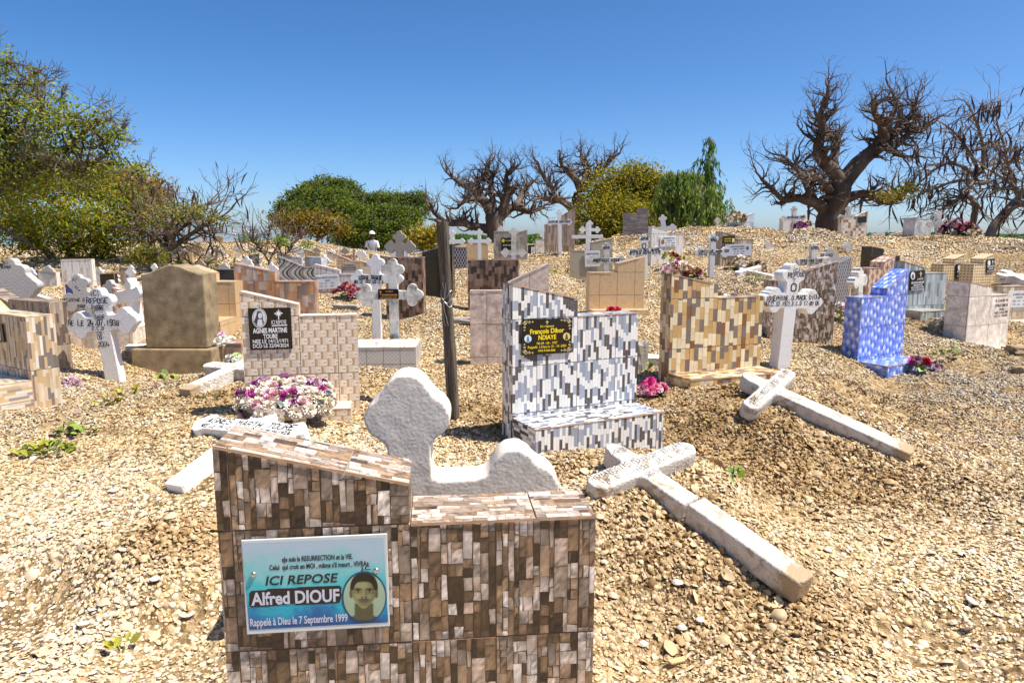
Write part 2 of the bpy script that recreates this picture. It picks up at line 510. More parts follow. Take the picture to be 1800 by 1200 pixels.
PATS = {   # generator upright, generator lying, glaze, tile width, tile height
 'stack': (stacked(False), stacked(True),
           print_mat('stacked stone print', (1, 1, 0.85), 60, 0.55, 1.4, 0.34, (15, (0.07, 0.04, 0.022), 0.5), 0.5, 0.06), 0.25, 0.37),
 'strip': (columns((0.0205, 0.0212), (0.045, 0.125), GREYC, 0, 0.06, joint=(0.0005, (0.30, 0.30, 0.31)), cycle=(0.06, 0.08, 0.10, 0.12)), columns((0.0205, 0.0212), (0.045, 0.125), GREYC, 0, 0.06, True, joint=(0.0005, (0.30, 0.30, 0.31)), cycle=(0.06, 0.08, 0.10, 0.12)),
           print_mat('grey strip print', (1, 1, 1), 120, 0.86, 1.08, 0.22, (26, (0.45, 0.45, 0.47), 0.35), 0, 0.10), 0.30, 0.30),
 'wood': (columns((0.0415, 0.042), (0.0995, 0.1005), WOODS, 0.08, 0.12, joint=(0.0008, (0.16, 0.11, 0.06))), columns((0.0415, 0.042), (0.0995, 0.1005), WOODS, 0.08, 0.12, True),
          print_mat('wood block print', (1, 1, 0.12), 70, 0.6, 1.3, 0.28, None, 0, 0.15), 0.25, 0.40),
 'wicker': (wicker, columns((0.012, 0.02), (0.03, 0.06), [(0.80, 0.70, 0.58), (0.74, 0.62, 0.5), (0.68, 0.55, 0.42)], 0.1, 0.1), print_mat('wicker print', (1, 1, 1), 40, 0.9, 1.08, 0.3, None, 0, 0.12), 0.25, 0.40),
 'diamond': (lattice(7, 4, [(0.10, 0.17, 0.64), (0.28, 0.39, 0.80), (0.14, 0.23, 0.70), (0.64, 0.71, 0.87), (0.19, 0.28, 0.74)], (0.46, 0.55, 0.86), 0.08, None, 0.28),
             lattice(4, 7, [(0.10, 0.17, 0.64), (0.28, 0.39, 0.80), (0.14, 0.23, 0.70), (0.64, 0.71, 0.87), (0.19, 0.28, 0.74)], (0.46, 0.55, 0.86), 0.08, None, 0.28),
             print_mat('blue lozenge print', (1, 1, 1), 10, 0.95, 1.05, 0.2, None, 0, 0.05), 0.30, 0.30),
 'pinkmarble': (solid((0.78, 0.62, 0.51)), None, print_mat('pink marble print', (1, 1, 1), 11, 0.42, 1.25, 0.25, (7, (0.40, 0.22, 0.13), 0.6), 0, 0.12), 0.19, 0.30),
 'palemarble': (solid((0.82, 0.73, 0.64)), None, print_mat('pale marble print', (1, 1, 1), 13, 0.55, 1.2, 0.25, (8, (0.42, 0.27, 0.18), 0.5), 0, 0.1), 0.25, 0.33),
 'orange': (columns((0.045, 0.08), (0.07, 0.16), [(0.50, 0.26, 0.12), (0.42, 0.23, 0.13), (0.50, 0.40, 0.34), (0.26, 0.18, 0.14), (0.55, 0.33, 0.18)], 0.4, 0.15), None,
            print_mat('orange slate print', (1, 1, 0.6), 40, 0.5, 1.35, 0.35, (14, (0.62, 0.50, 0.40), 0.5), 0.1, 0.12), 0.25, 0.40),
 'basket': (columns((0.036, 0.038), (0.05, 0.10), [(0.21, 0.125, 0.075), (0.26, 0.16, 0.10), (0.075, 0.042, 0.026), (0.05, 0.03, 0.02), (0.33, 0.21, 0.14)], 0.35, 0.1), None,
            print_mat('brown block print', (1, 1, 0.4), 60, 0.75, 1.2, 0.3, None, 0, 0.10), 0.30, 0.40),
 'tan': (solid((0.62, 0.43, 0.235)), None, print_mat('tan glaze', (1, 1, 1), 22, 0.85, 1.1, 0.3, (18, (0.72, 0.55, 0.36), 0.5), 0, 0.1), 0.20, 0.25),
 'greige': (solid((0.40, 0.35, 0.255)), None, print_mat('grey beige glaze', (1, 1, 1), 30, 0.9, 1.06, 0.3, None, 0, 0.1), 0.45, 0.45),
 'browntex': (columns((0.009, 0.022), (0.02, 0.065), STONE[:6] + [(0.20, 0.13, 0.085), (0.12, 0.08, 0.05)], 0.5, 0.2), None,
              print_mat('brown relief print', (1, 1, 0.6), 60, 0.5, 1.3, 0.4, None, 0.1, 0.12), 0.25, 0.40),
 'mesh': (lattice(6, 4, [(0.02, 0.019, 0.024), (0.035, 0.032, 0.04)], (0.55, 0.52, 0.56), 0.2), None, print_mat('net print', (1, 1, 1), 20, 0.9, 1.1, 0.3, None, 0, 0.08), 0.25, 0.33),
 'pinkdiamond': (lattice(5, 3, [(0.74, 0.58, 0.46), (0.74, 0.58, 0.46), (0.40, 0.19, 0.11)], (0.50, 0.28, 0.18), 0.16), None, print_mat('pink rhomb print', (1, 1, 1), 20, 0.9, 1.1, 0.3, None, 0, 0.1), 0.25, 0.33),
 'black': (solid((0.018, 0.017, 0.015)), None, print_mat('black glaze', (1, 1, 1), 20, 0.8, 1.3, 0.12, None, 0, 0.06), 0.30, 0.25),
 'bamboo': (columns((0.024, 0.03), (0.09, 0.30), [(0.42, 0.47, 0.48), (0.34, 0.39, 0.41), (0.50, 0.54, 0.53), (0.20, 0.235, 0.25)], 0.18, 0.08), columns((0.024, 0.03), (0.09, 0.30), [(0.42, 0.42, 0.39), (0.34, 0.35, 0.33)], 0.18, 0.08, True),
            print_mat('blue grey bamboo print', (1, 1, 0.2), 60, 0.85, 1.12, 0.28, None, 0, 0.1), 0.25, 0.40),
 'dots': (dots, None, print_mat('dotted print', (1, 1, 1), 20, 0.92, 1.06, 0.35, None, 0, 0.08), 0.25, 0.33),
 'mosaic': (squares(4, 5, [(0.60, 0.50, 0.38), (0.40, 0.30, 0.20), (0.68, 0.60, 0.48)], (0.62, 0.54, 0.42), 0.05), None, print_mat('mosaic print', (1, 1, 1), 20, 0.9, 1.08, 0.35), 0.25, 0.33),
 'bluegrid': (squares(3, 3, [(0.78, 0.80, 0.84), (0.78, 0.80, 0.84), (0.40, 0.55, 0.80)], (0.60, 0.70, 0.86), 0.08), None, print_mat('blue window print', (1, 1, 1), 20, 0.95, 1.05, 0.3), 0.30, 0.30),
 'bluepanel': (solid((0.06, 0.07, 0.24)), None, print_mat('dark blue glaze', (1, 1, 1), 12, 0.8, 1.1, 0.3, None, 0, 0.12), 0.30, 0.30),
 'white': (solid((0.78, 0.76, 0.72)), None, print_mat('white glaze', (1, 1, 1), 12, 0.93, 1.04, 0.3, None, 0, 0.12), 0.30, 0.30),
 'check': (squares(5, 7, [(0.72, 0.58, 0.44), (0.80, 0.72, 0.62), (0.80, 0.72, 0.62), (0.40, 0.19, 0.06)], (0.74, 0.64, 0.52), 0.03), None, print_mat('check print', (1, 1, 1), 20, 0.92, 1.06, 0.3), 0.30, 0.42),
 'greymarble': (solid((0.52, 0.54, 0.56)), None, print_mat('grey marble print', (1, 1, 1), 5, 0.45, 1.4, 0.2, None, 0, 0.05), 0.30, 0.40),
 'beigestrip': (columns((0.019, 0.022), (0.06, 0.16), [(0.62, 0.50, 0.36)] * 3 + [(0.52, 0.36, 0.20)] * 3 + [(0.19, 0.155, 0.135)] * 2 + [(0.70, 0.62, 0.50)], 0.1, 0.1),
                columns((0.019, 0.022), (0.06, 0.16), [(0.66, 0.54, 0.40)] * 3 + [(0.62, 0.42, 0.20)] * 2 + [(0.30, 0.26, 0.23)] + [(0.74, 0.66, 0.54)] * 2, 0.1, 0.1, True),
                print_mat('beige strip print', (1, 1, 0.3), 60, 0.85, 1.1, 0.3, None, 0, 0.1), 0.25, 0.40),
 'bark': (columns((0.02, 0.03), (0.08, 0.2), [(0.40, 0.31, 0.23), (0.34, 0.26, 0.195), (0.28, 0.21, 0.155), (0.12, 0.09, 0.07)], 0.2, 0.1), None,
          print_mat('bark print', (1, 1, 0.25), 50, 0.7, 1.2, 0.4, None, 0, 0.1), 0.25, 0.40),
 'zebra': (zebra, None, print_mat('wave print', (1, 1, 1), 20, 0.85, 1.1, 0.25, None, 0, 0.08), 0.36, 0.36),
 'zigzag': (zigzag, None, print_mat('zigzag print', (1, 1, 1), 20, 0.9, 1.08, 0.4, None, 0, 0.1), 0.30, 0.40),
 'whitestripe': (columns((0.008, 0.016), (0.06, 0.2), [(0.70, 0.64, 0.58), (0.60, 0.52, 0.46), (0.50, 0.42, 0.37), (0.76, 0.72, 0.67)], 0.15, 0.1), None, print_mat('pale stripe print', (1, 1, 0.3), 40, 0.85, 1.1, 0.35), 0.25, 0.40),
 'tangrid': (squares(5, 7, [(0.60, 0.43, 0.25), (0.55, 0.38, 0.21), (0.66, 0.48, 0.30)], (0.30, 0.19, 0.10), 0.07), None, print_mat('tan grid print', (1, 1, 1), 20, 0.9, 1.1, 0.35), 0.25, 0.33),
 'mottled': (columns((0.03, 0.05), (0.1, 0.2), [(0.40, 0.35, 0.27), (0.34, 0.295, 0.23), (0.27, 0.235, 0.19)], 0.2, 0.1), None, print_mat('mottled print', (1, 1, 0.5), 60, 0.5, 1.35, 0.45, None, 0.1, 0.2), 0.25, 0.40),
 'slats': (columns((0.03, 0.045), (0.15, 0.3), [(0.24, 0.20, 0.18), (0.30, 0.25, 0.225), (0.19, 0.155, 0.14)], 0.35, 0.1, True), columns((0.03, 0.045), (0.15, 0.3), [(0.24, 0.20, 0.18)], 0.2, 0.1), print_mat('slat print', (0.3, 1, 1), 40, 0.7, 1.2, 0.45), 0.40, 0.25),
 'vslats': (columns((0.014, 0.024), (0.1, 0.35), [(0.44, 0.33, 0.235), (0.52, 0.40, 0.29), (0.34, 0.25, 0.18), (0.24, 0.17, 0.12)], 0.3, 0.1), None, print_mat('brown slat print', (1, 1, 0.3), 40, 0.75, 1.2, 0.4), 0.25, 0.40),
 'bars': (columns((0.02, 0.03), (0.05, 0.12), [(0.62, 0.60, 0.56), (0.14, 0.13, 0.13), (0.14, 0.13, 0.13), (0.50, 0.48, 0.45)], 0.1, 0.1, True), None, print_mat('dash print', (1, 1, 1), 40, 0.85, 1.1, 0.4), 0.25, 0.33),
}
def veins_mat():
    m, nt, b = nodes_of('diagonal vein print')
    tc = N(nt, 'ShaderNodeTexCoord')
    mp = N(nt, 'ShaderNodeMapping', Rotation=(0, rad(35), 0), Scale=(1, 1, 0.12))
    nt.links.new(tc.outputs['Object'], mp.inputs[0])
    n = N(nt, 'ShaderNodeTexNoise', Scale=26.0, Detail=4.0, Distortion=0.3)
    nt.links.new(mp.outputs[0], n.inputs['Vector'])
    r = ramp(nt, n.outputs[0], [(0.50, (0.78, 0.74, 0.68)), (0.56, (0.74, 0.68, 0.6)), (0.60, (0.42, 0.30, 0.20)), (0.64, (0.78, 0.74, 0.68))])
    nt.links.new(r.outputs[0], b.inputs['Base Color'])
    b.inputs['Roughness'].default_value = 0.25
    return m
def crazy_mat():
    m, nt, b = nodes_of('broken white tile')
    tc = N(nt, 'ShaderNodeTexCoord')
    v = N(nt, 'ShaderNodeTexVoronoi', Scale=14.0, feature='DISTANCE_TO_EDGE')
    nt.links.new(tc.outputs['Object'], v.inputs['Vector'])
    r = ramp(nt, v.outputs[0], [(0.03, (0.36, 0.28, 0.18)), (0.06, (0.74, 0.70, 0.60))])
    nt.links.new(r.outputs[0], b.inputs['Base Color'])
    b.inputs['Roughness'].default_value = 0.4
    return m
PATS['crazy'] = (solid((0.74, 0.70, 0.62)), None, crazy_mat(), 1.2, 1.2)
def diaglines(w, h, rng):
    out = [(rect(0, 0, w, h), [(0.62, 0.60, 0.56)] * 4, 0.0)]
    for k in range(-4, 8):
        for s in (1, -1):
            x = k * w / 4
            q = [(x, 0), (x + 0.004, 0), (x + 0.004 + s * h, h), (x + s * h, h)]
            out.append((q, [(0.40, 0.39, 0.38)] * 4, 0.0002 + 0.0001 * (s > 0)))
    return out
PATS['platform'] = (diaglines, None, print_mat('net glaze', (1, 1, 1), 12, 0.93, 1.04, 0.3, None, 0, 0.12), 0.145, 0.15)
PATS['veins'] = (solid((0.78, 0.74, 0.68)), None, veins_mat(), 0.40, 0.33)

# ---------------------------------------------------------------- tiles
def clip(poly, lim):
    """clip a convex polygon of (u, v, *colour) by a convex counter-clockwise polygon"""
    for i in range(len(lim)):
        ax, ay = lim[i][:2]; bx, by = lim[(i + 1) % len(lim)][:2]
        ex, ey = bx - ax, by - ay
        out = []
        n = len(poly)
        for k in range(n):
            p, q = poly[k], poly[(k + 1) % n]
            dp = ex * (p[1] - ay) - ey * (p[0] - ax)
            dq = ex * (q[1] - ay) - ey * (q[0] - ax)
            if dp >= 0: out.append(p)
            if (dp > 0 > dq) or (dp < 0 < dq):
                t = dp / (dp - dq)
                out.append(tuple(a + (b - a) * t for a, b in zip(p, q)))
        poly = out
        if len(poly) < 3: return []
    return poly

def area(p):
    return 0.5 * sum(p[i][0] * p[(i + 1) % len(p)][1] - p[(i + 1) % len(p)][0] * p[i][1] for i in range(len(p)))

TILE_T = 0.007
def tile_face(parent, o, u, v, poly, pat, seed, off=(0, 0), lying=False, size=None, gap=0.004, name='tile', bis=None):
    """lay tiles over the convex polygon poly (u, v) of the plane o + u*U + v*V; each tile is a mesh of its own"""
    gen_u, gen_l, glaze, tw, th = PATS[pat]
    gen = (gen_l or gen_u) if lying else gen_u
    if lying: tw, th = th, tw
    if size: tw, th = size
    if area(poly) < 0: poly = poly[::-1]
    nrm = u.cross(v)
    us = [p[0] for p in poly]; vs = [p[1] for p in poly]
    i0 = math.floor((min(us) - off[0]) / tw + 1e-6); i1 = math.ceil((max(us) - off[0]) / tw - 1e-6)
    j0 = math.floor((min(vs) - off[1]) / th + 1e-6); j1 = math.ceil((max(vs) - off[1]) / th - 1e-6)
    rr = random.Random(seed * 7 + 1)
    for j in range(j0, j1):
        for i in range(i0, i1):
            x0, y0 = off[0] + i * tw, off[1] + j * th
            g = gap / 2
            tp = clip([(x0 + g, y0 + g), (x0 + tw - g, y0 + g), (x0 + tw - g, y0 + th - g), (x0 + g, y0 + th - g)], poly)
            if len(tp) < 3 or abs(area(tp)) < 2e-4: continue
            lift = TILE_T + rr.uniform(-0.0008, 0.0008)
            verts, faces, mi, cols = [], [], [], []
            for cp, cc, up in gen(tw, th, random.Random(seed * 31 + (i * 3 + j * 5) % 4)):
                q = [(x0 + p[0], y0 + p[1], *c) for p, c in zip(cp, cc)]
                if area(q) < 0: q = q[::-1]
                q = clip(q, tp)
                if len(q) < 3: continue
                k = len(verts)
                for a in q:
                    verts.append(o + u * a[0] + v * a[1] + nrm * (lift + up))
                    cols.append(a[2:5])
                faces.append(tuple(range(k, k + len(q)))); mi.append(0)
            if not faces: continue
            k = len(verts); m = len(tp)
            for a in tp: verts.append(o + u * a[0] + v * a[1] + nrm * (lift - 0.0004))
            for a in tp: verts.append(o + u * a[0] + v * a[1])
            for a in range(m):
                b = (a + 1) % m
                faces.append((k + a, k + m + a, k + m + b, k + b)); mi.append(1)
                cols += [(0.5, 0.4, 0.3)] * 4
            link(name, mesh(name, verts, faces, [glaze, bis or BISCUIT], mi, cols), parent)

X, Y, Z = Vector((1, 0, 0)), Vector((0, 1, 0)), Vector((0, 0, 1))

def slab(name, prof, y0, y1, mat, parent, bev=0.0):
    """a profile in x, z pulled from y0 to y1"""
    bm = bmesh.new()
    a = [bm.verts.new((x, y0, z)) for x, z in prof]
    b = [bm.verts.new((x, y1, z)) for x, z in prof]
    n = len(prof)
    bm.faces.new(a); bm.faces.new(b[::-1])
    for i in range(n): bm.faces.new((a[i], b[i], b[(i + 1) % n], a[(i + 1) % n]))
    bmesh.ops.recalc_face_normals(bm, faces=bm.faces[:])
    if bev:
        bmesh.ops.bevel(bm, geom=[e for e in bm.edges], offset=bev, segments=2, affect='EDGES', clamp_overlap=True)
    return bm_obj(name, bm, mat, parent)

def headstone(r, idx):
    """a tiled grave marker: one tall end with a sloping top, one low end, a bench in front where the photo has one"""
    d, rot = r['d'], rad(r['rot'])
    C = W(*r['base'], d)
    M = frame(C, rot)
    L, S = loc(M, *r['L']), loc(M, *r['S'])
    I = loc(M, *r['I']) if r.get('I') else None
    x0, x1 = min(L.x, S.x), max(L.x, S.x)
    xm = (x0 + x1) / 2
    M = frame(M @ Vector((xm, 0, 0)), rot)
    x0 -= xm; x1 -= xm
    o = empty('headstone', M, r['label'], 'headstone', r.get('group'))
    t = r.get('t', 0.16); e = TILE_T
    z0 = -0.14
    lt = L.x < S.x
    hl, hs = L.y, S.y
    if I is None:
        xi, hi = (x1, hl) if lt else (x0, hl)
    else:
        xi, hi = I.x - xm, I.y
    pat = r['pat']; tw, th = r.get('tile', (None, None))
    size = (tw, th) if tw else None
    sd = idx + 11
    full = I is None
    if full: prof = [(x0, z0), (x1, z0), (x1, hs if lt else hl), (x0, hl if lt else hs)]
    elif lt: prof = [(x0, z0), (x1, z0), (x1, hs), (xi, hs), (xi, hi), (x0, hl)]
    else: prof = [(x0, z0), (x1, z0), (x1, hl), (xi, hi), (xi, hs), (x0, hs)]
    # the core stands one tile thickness behind the tiles all round
    cx0, cx1 = x0 + e, x1 - e
    k = -e if lt else e
    if full: cp = [(cx0, z0), (cx1, z0), (cx1, (hs if lt else hl) - e), (cx0, (hl if lt else hs) - e)]
    elif lt: cp = [(cx0, z0), (cx1, z0), (cx1, hs - e), (xi - e, hs - e), (xi - e, hi - e), (cx0, hl - e)]
    else: cp = [(cx0, z0), (cx1, z0), (cx1, hl - e), (xi + e, hi - e), (xi + e, hs - e), (cx0, hs - e)]
    slab('core', cp, e, t, r.get('core', GROUT), o)
    TH = (size or PATS[pat][3:5])[1]
    voff = hs - math.ceil((hs - z0) / TH) * TH
    uoff = xi if not full else x0
    bis = r.get('bis')
    # front
    fo = Vector((0, e, 0))
    if full:
        tile_face(o, fo, X, Z, [(x0, z0), (x1, z0), (x1, hs if lt else hl), (x0, hl if lt else hs)], pat, sd, (x0, voff), size=size, bis=bis)
    else:
        a, b = (x0, xi) if lt else (xi, x1)
        ha, hb = (hl, hi) if lt else (hi, hl)
        tile_face(o, fo, X, Z, [(a, z0), (b, z0), (b, hb), (a, ha)], pat, sd, (uoff, voff), size=size, bis=bis)
        a, b = (xi, x1) if lt else (x0, xi)
        tile_face(o, fo, X, Z, [(a, z0), (b, z0), (b, hs), (a, hs)], pat, sd, (uoff, voff), size=size, bis=bis)
    # ends
    lh, rh = (hl, hs) if lt else (hs, hl)
    tile_face(o, Vector((x0 + e, 0, 0)), -Y, Z, [(-t, z0), (-0.001, z0), (-0.001, lh - e), (-t, lh - e)], r.get('pat_side', pat), sd + 1, (-t, voff), size=size, bis=bis)
    tile_face(o, Vector((x1 - e, 0, 0)), Y, Z, [(0.001, z0), (t, z0), (t, rh - e), (0.001, rh - e)], r.get('pat_side', pat), sd + 2, (0, voff), size=size, bis=bis)
    # tops
    def top(p, q, s):
        P, Q = Vector((p[0], 0, p[1])), Vector((q[0], 0, q[1]))
        U = (Q - P); ln = U.length; U.normalize()
        nn = U.cross(Y)
        if ln < 0.02: return
        tile_face(o, P - nn * e, U, Y, [(0, -0.004), (ln, -0.004), (ln, t), (0, t)], r.get('pat_top', pat), sd + s, (0, 0), True, bis=bis)
    if full: top((x0, lh), (x1, rh), 3)
    else:
        if lt:
            top((x0, hl), (xi, hi), 3); top((xi + 0.001, hs), (x1, hs), 4)
            tile_face(o, Vector((xi - e, 0, 0)), Y, Z, [(0.001, hs + 0.001), (t, hs + 0.001), (t, hi - e), (0.001, hi - e)], pat, sd + 5, (0, voff), size=size, bis=bis)
        else:
            top((xi, hi), (x1, hl), 3); top((x0, hs), (xi - 0.001, hs), 4)
            tile_face(o, Vector((xi + e, 0, 0)), -Y, Z, [(-t, hs + 0.001), (-0.001, hs + 0.001), (-0.001, hi - e), (-t, hi - e)], pat, sd + 5, (-t, voff), size=size, bis=bis)
    if r.get('bench'):
        bd, bh = r['bench'][:2]
        b0, b1 = x0, x1
        if len(r['bench']) > 2: b0, b1 = x0 + r['bench'][2] * (x1 - x0), x0 + r['bench'][3] * (x1 - x0)
        v, f = box_verts(b0 + e, b1 - e, -bd + e, e, z0, bh - e)
        bo = link('bench', mesh('bench', v, f, GROUT), o)
        tile_face(bo, Vector((b0, -bd, bh - e)), X, Y, [(0, -0.003), (b1 - b0, -0.003), (b1 - b0, bd), (0, bd)], pat, sd + 6, (0, 0), True, bis=bis)
        tile_face(bo, Vector((b0, -bd + e, 0)), X, Z, [(0, z0), (b1 - b0, z0), (b1 - b0, bh - e), (0, bh - e)], pat, sd + 7, (0, bh - TH), size=size, bis=bis)
        tile_face(bo, Vector((b0 + e, 0, 0)), -Y, Z, [(0.0, z0), (bd, z0), (bd, bh - e), (0.0, bh - e)], pat, sd + 8, (0, bh - TH), True, bis=bis)
        tile_face(bo, Vector((b1 - e, -bd, 0)), Y, Z, [(0, z0), (bd, z0), (bd, bh - e), (0, bh - e)], pat, sd + 9, (0, bh - TH), True, bis=bis)
    r['obj'] = o; r['M'] = M
    return o

# ---------------------------------------------------------------- plaques and lettering
def plaque(r, quad, mat, thick=0.012, stand=0.002, border=None, label=None):
    """a plate on the front of a headstone, from the photo's four corners TL, TR, BR, BL"""
    M = r['M']
    a, b, c, d = [loc(M, *q) for q in quad]
    ctr = (a + b + c + d) / 4
    u = ((b - a) + (c - d)) / 2
    v = ((a - d) + (b - c)) / 2
    w, h = u.length, v.length
    ang = math.atan2(u.y, u.x)
    LM = Matrix.Translation((ctr.x, -stand - thick, ctr.y)) @ Matrix.Rotation(-ang, 4, 'Y') @ Matrix.Rotation(PI / 2, 4, 'X')
    p = bevel_box('plaque', -w / 2, w / 2, -h / 2, h / 2, -thick, 0, min(0.002, thick * 0.3), mat, r['obj'], LM)
    if label: p['label'] = label
    return p, w, h

_txt = {}
def text(parent, body, x, y, size, mat, sx=1.0, bold=0.0, shear=0.0, align='CENTER', z=0.0006, name='lettering', space=1.0):
    key = (body, round(size, 4), sx, bold, shear, align, mat.name, space)
    if key not in _txt:
        cu = bpy.data.curves.new('lettering', 'FONT')
        cu.body = body; cu.size = size; cu.align_x = align; cu.offset = bold * size; cu.shear = shear
        cu.space_character = space; cu.resolution_u = 3
        to = bpy.data.objects.new('lettering', cu)
        COL.objects.link(to)
        me = bpy.data.meshes.new_from_object(to)
        bpy.data.objects.remove(to)
        me.materials.clear(); me.materials.append(mat)
        me.transform(Matrix.Diagonal((sx, 1, 1, 1)))
        _txt[key] = me
    return link(name, _txt[key], parent, Matrix.Translation((x, y, z)))

def shape(parent, name, pts, mat, z=0.0005):
    me = mesh(name, [(p[0], p[1], z) for p in pts], [tuple(range(len(pts)))], mat)
    if area(pts) < 0: me.flip_normals()
    return link(name, me, parent)

GLYPH = {k: [[(int(p[0]), int(p[1])) for p in s.split()] for s in v.split('|')] for k, v in {
 'A': '00 26 40|12 32', 'B': '00 06 36 45 44 33 03|33 42 41 30 00', 'C': '45 36 16 05 01 10 30 41', 'D': '00 06 26 44 42 20 00', 'E': '46 06 00 40|03 33', 'F': '46 06 00|03 33',
 'G': '45 36 16 05 01 10 30 41 43 23', 'H': '00 06|40 46|03 43', 'I': '20 26', 'J': '36 31 20 10 01', 'K': '00 06|46 03 40', 'L': '06 00 40', 'M': '00 06 23 46 40', 'N': '00 06 40 46',
 'O': '10 01 05 16 36 45 41 30 10', 'P': '00 06 36 45 44 33 03', 'Q': '10 01 05 16 36 45 41 30 10|22 40', 'R': '00 06 36 45 44 33 03|23 40', 'S': '45 36 16 05 04 13 33 42 41 30 10 01',
 'T': '20 26|06 46', 'U': '06 01 10 30 41 46', 'V': '06 20 46', 'W': '06 10 23 30 46', 'X': '00 46|06 40', 'Y': '06 23 46|23 20', 'Z': '06 46 00 40',
 '0': '10 01 05 16 36 45 41 30 10', '1': '14 26 20', '2': '05 16 36 45 44 00 40', '3': '05 16 36 45 44 33 13|33 42 41 30 10 01', '4': '16 02 42|34 30', '5': '46 06 04 34 43 41 30 00',
 '6': '46 16 04 01 10 30 41 42 33 03', '7': '06 46 10', '8': '13 04 05 16 36 45 44 33 13 02 01 10 30 41 42 33', '9': '00 30 42 45 36 16 05 04 13 43', '.': '20 21', '-': '13 33', '/': '00 46',
 "'": '25 26', 'i': '20 24|25 26', 'c': '43 34 14 03 01 10 30 41', ',': '21 10', ' ': '22'}.items()}
GLYPH[' '] = []

def hand(parent, M, body, p0, p1, hpx, mat=INK, wt=0.13, seed=1, jit=0.12, lift=0.0015, name='lettering'):
    """hand-painted capitals along the photo line p0-p1 on the front of a cross"""
    rng = random.Random(seed)
    if len(p0) == 3: a, b, hh = Vector(p0[1:]), Vector(p1[1:]), hpx        # given in the cross's own metres
    else:
        a, b = loc(M, *p0), loc(M, *p1)
        hh = abs(loc(M, p0[0], p0[1] - hpx).y - a.y)
    du = (b - a); ln = du.length; du.normalize()
    dv = Vector((-du.y, du.x))
    n = len(body)
    adv = ln / max(1, n)
    verts, faces = [], []
    for i, ch in enumerate(body):
        ang = rng.uniform(-jit, jit) * 0.8
        sc = rng.uniform(1 - jit, 1 + jit); oy = rng.uniform(-jit, jit) * hh * 0.5
        cw = min(adv * 0.72, hh * 0.85)
        for st in GLYPH.get(ch, GLYPH.get(ch.upper(), [])):
            pts = []
            for (gx, gy) in st:
                x = (gx / 4 - 0.5) * cw * sc; y = gy / 6 * hh * sc
                x += rng.uniform(-1, 1) * jit * cw * 0.12; y += rng.uniform(-1, 1) * jit * hh * 0.1
                x, y = x - ang * y * 0.6, y + ang * x
                q = a + du * (adv * (i + 0.5) + x) + dv * (y + oy)
                pts.append(q)
            w = hh * wt * rng.uniform(0.8, 1.2) / 2
            for s, e in zip(pts, pts[1:]):
                t = (e - s)
                if t.length < 1e-6: continue
                t.normalize(); nn = Vector((-t.y, t.x))
                k = len(verts); dz = lift + 0.0001 * (k % 7)
                for q in (s - t * w * 0.7 - nn * w, e + t * w * 0.7 - nn * w, e + t * w * 0.7 + nn * w, s - t * w * 0.7 + nn * w):
                    verts.append((q.x, -dz, q.y))
                faces.append((k, k + 1, k + 2, k + 3))
    if faces:
        link(name, mesh(name, verts, faces, mat), parent)

# ---------------------------------------------------------------- crosses
def contour(f, x0, x1, y0, y1, st):
    """outline of f < 0 by marching squares, as one closed list"""
    nx, ny = int((x1 - x0) / st) + 2, int((y1 - y0) / st) + 2
    xs = x0 + np.arange(nx) * st; ys = y0 + np.arange(ny) * st
    V = f(*np.meshgrid(xs, ys, indexing='ij'))
    V = np.where(np.abs(V) < 1e-9, 1e-9, V)
    seg = {}
    def pt(i, j, k, l):
        t = V[i, j] / (V[i, j] - V[k, l])
        return (xs[i] + (xs[k] - xs[i]) * t, ys[j] + (ys[l] - ys[j]) * t)
    P = {}
    for i in range(nx - 1):
        for j in range(ny - 1):
            c = [(i, j), (i + 1, j), (i + 1, j + 1), (i, j + 1)]
            s = [V[a] < 0 for a in c]
            if all(s) or not any(s): continue
            ins, outs = [], []
            for k in range(4):
                a, b = c[k], c[(k + 1) % 4]
                if s[k] != s[(k + 1) % 4]:
                    key = (min(a, b), max(a, b))
                    P[key] = pt(*a, *b)
                    (outs if s[k] else ins).append(key)
            for a, b in zip(outs, ins): seg[a] = b
    best = []
    left = set(seg)
    while left:
        k0 = next(iter(left)); loop = []; k = k0
        while k in left:
            left.discard(k); loop.append(P[k]); k = seg.get(k)
            if k is None: break
        if len(loop) > len(best): best = loop
    if area(best) < 0: best = best[::-1]
    return best

def smin(a, b, k):
    h = np.clip(0.5 + 0.5 * (b - a) / k, 0, 1)
    return b + (a - b) * h - k * h * (1 - h)

def sd_box(x, y, cx, cy, hx, hy):
    dx, dy = np.abs(x - cx) - hx, np.abs(y - cy) - hy
    return np.hypot(np.maximum(dx, 0), np.maximum(dy, 0)) + np.minimum(np.maximum(dx, dy), 0)

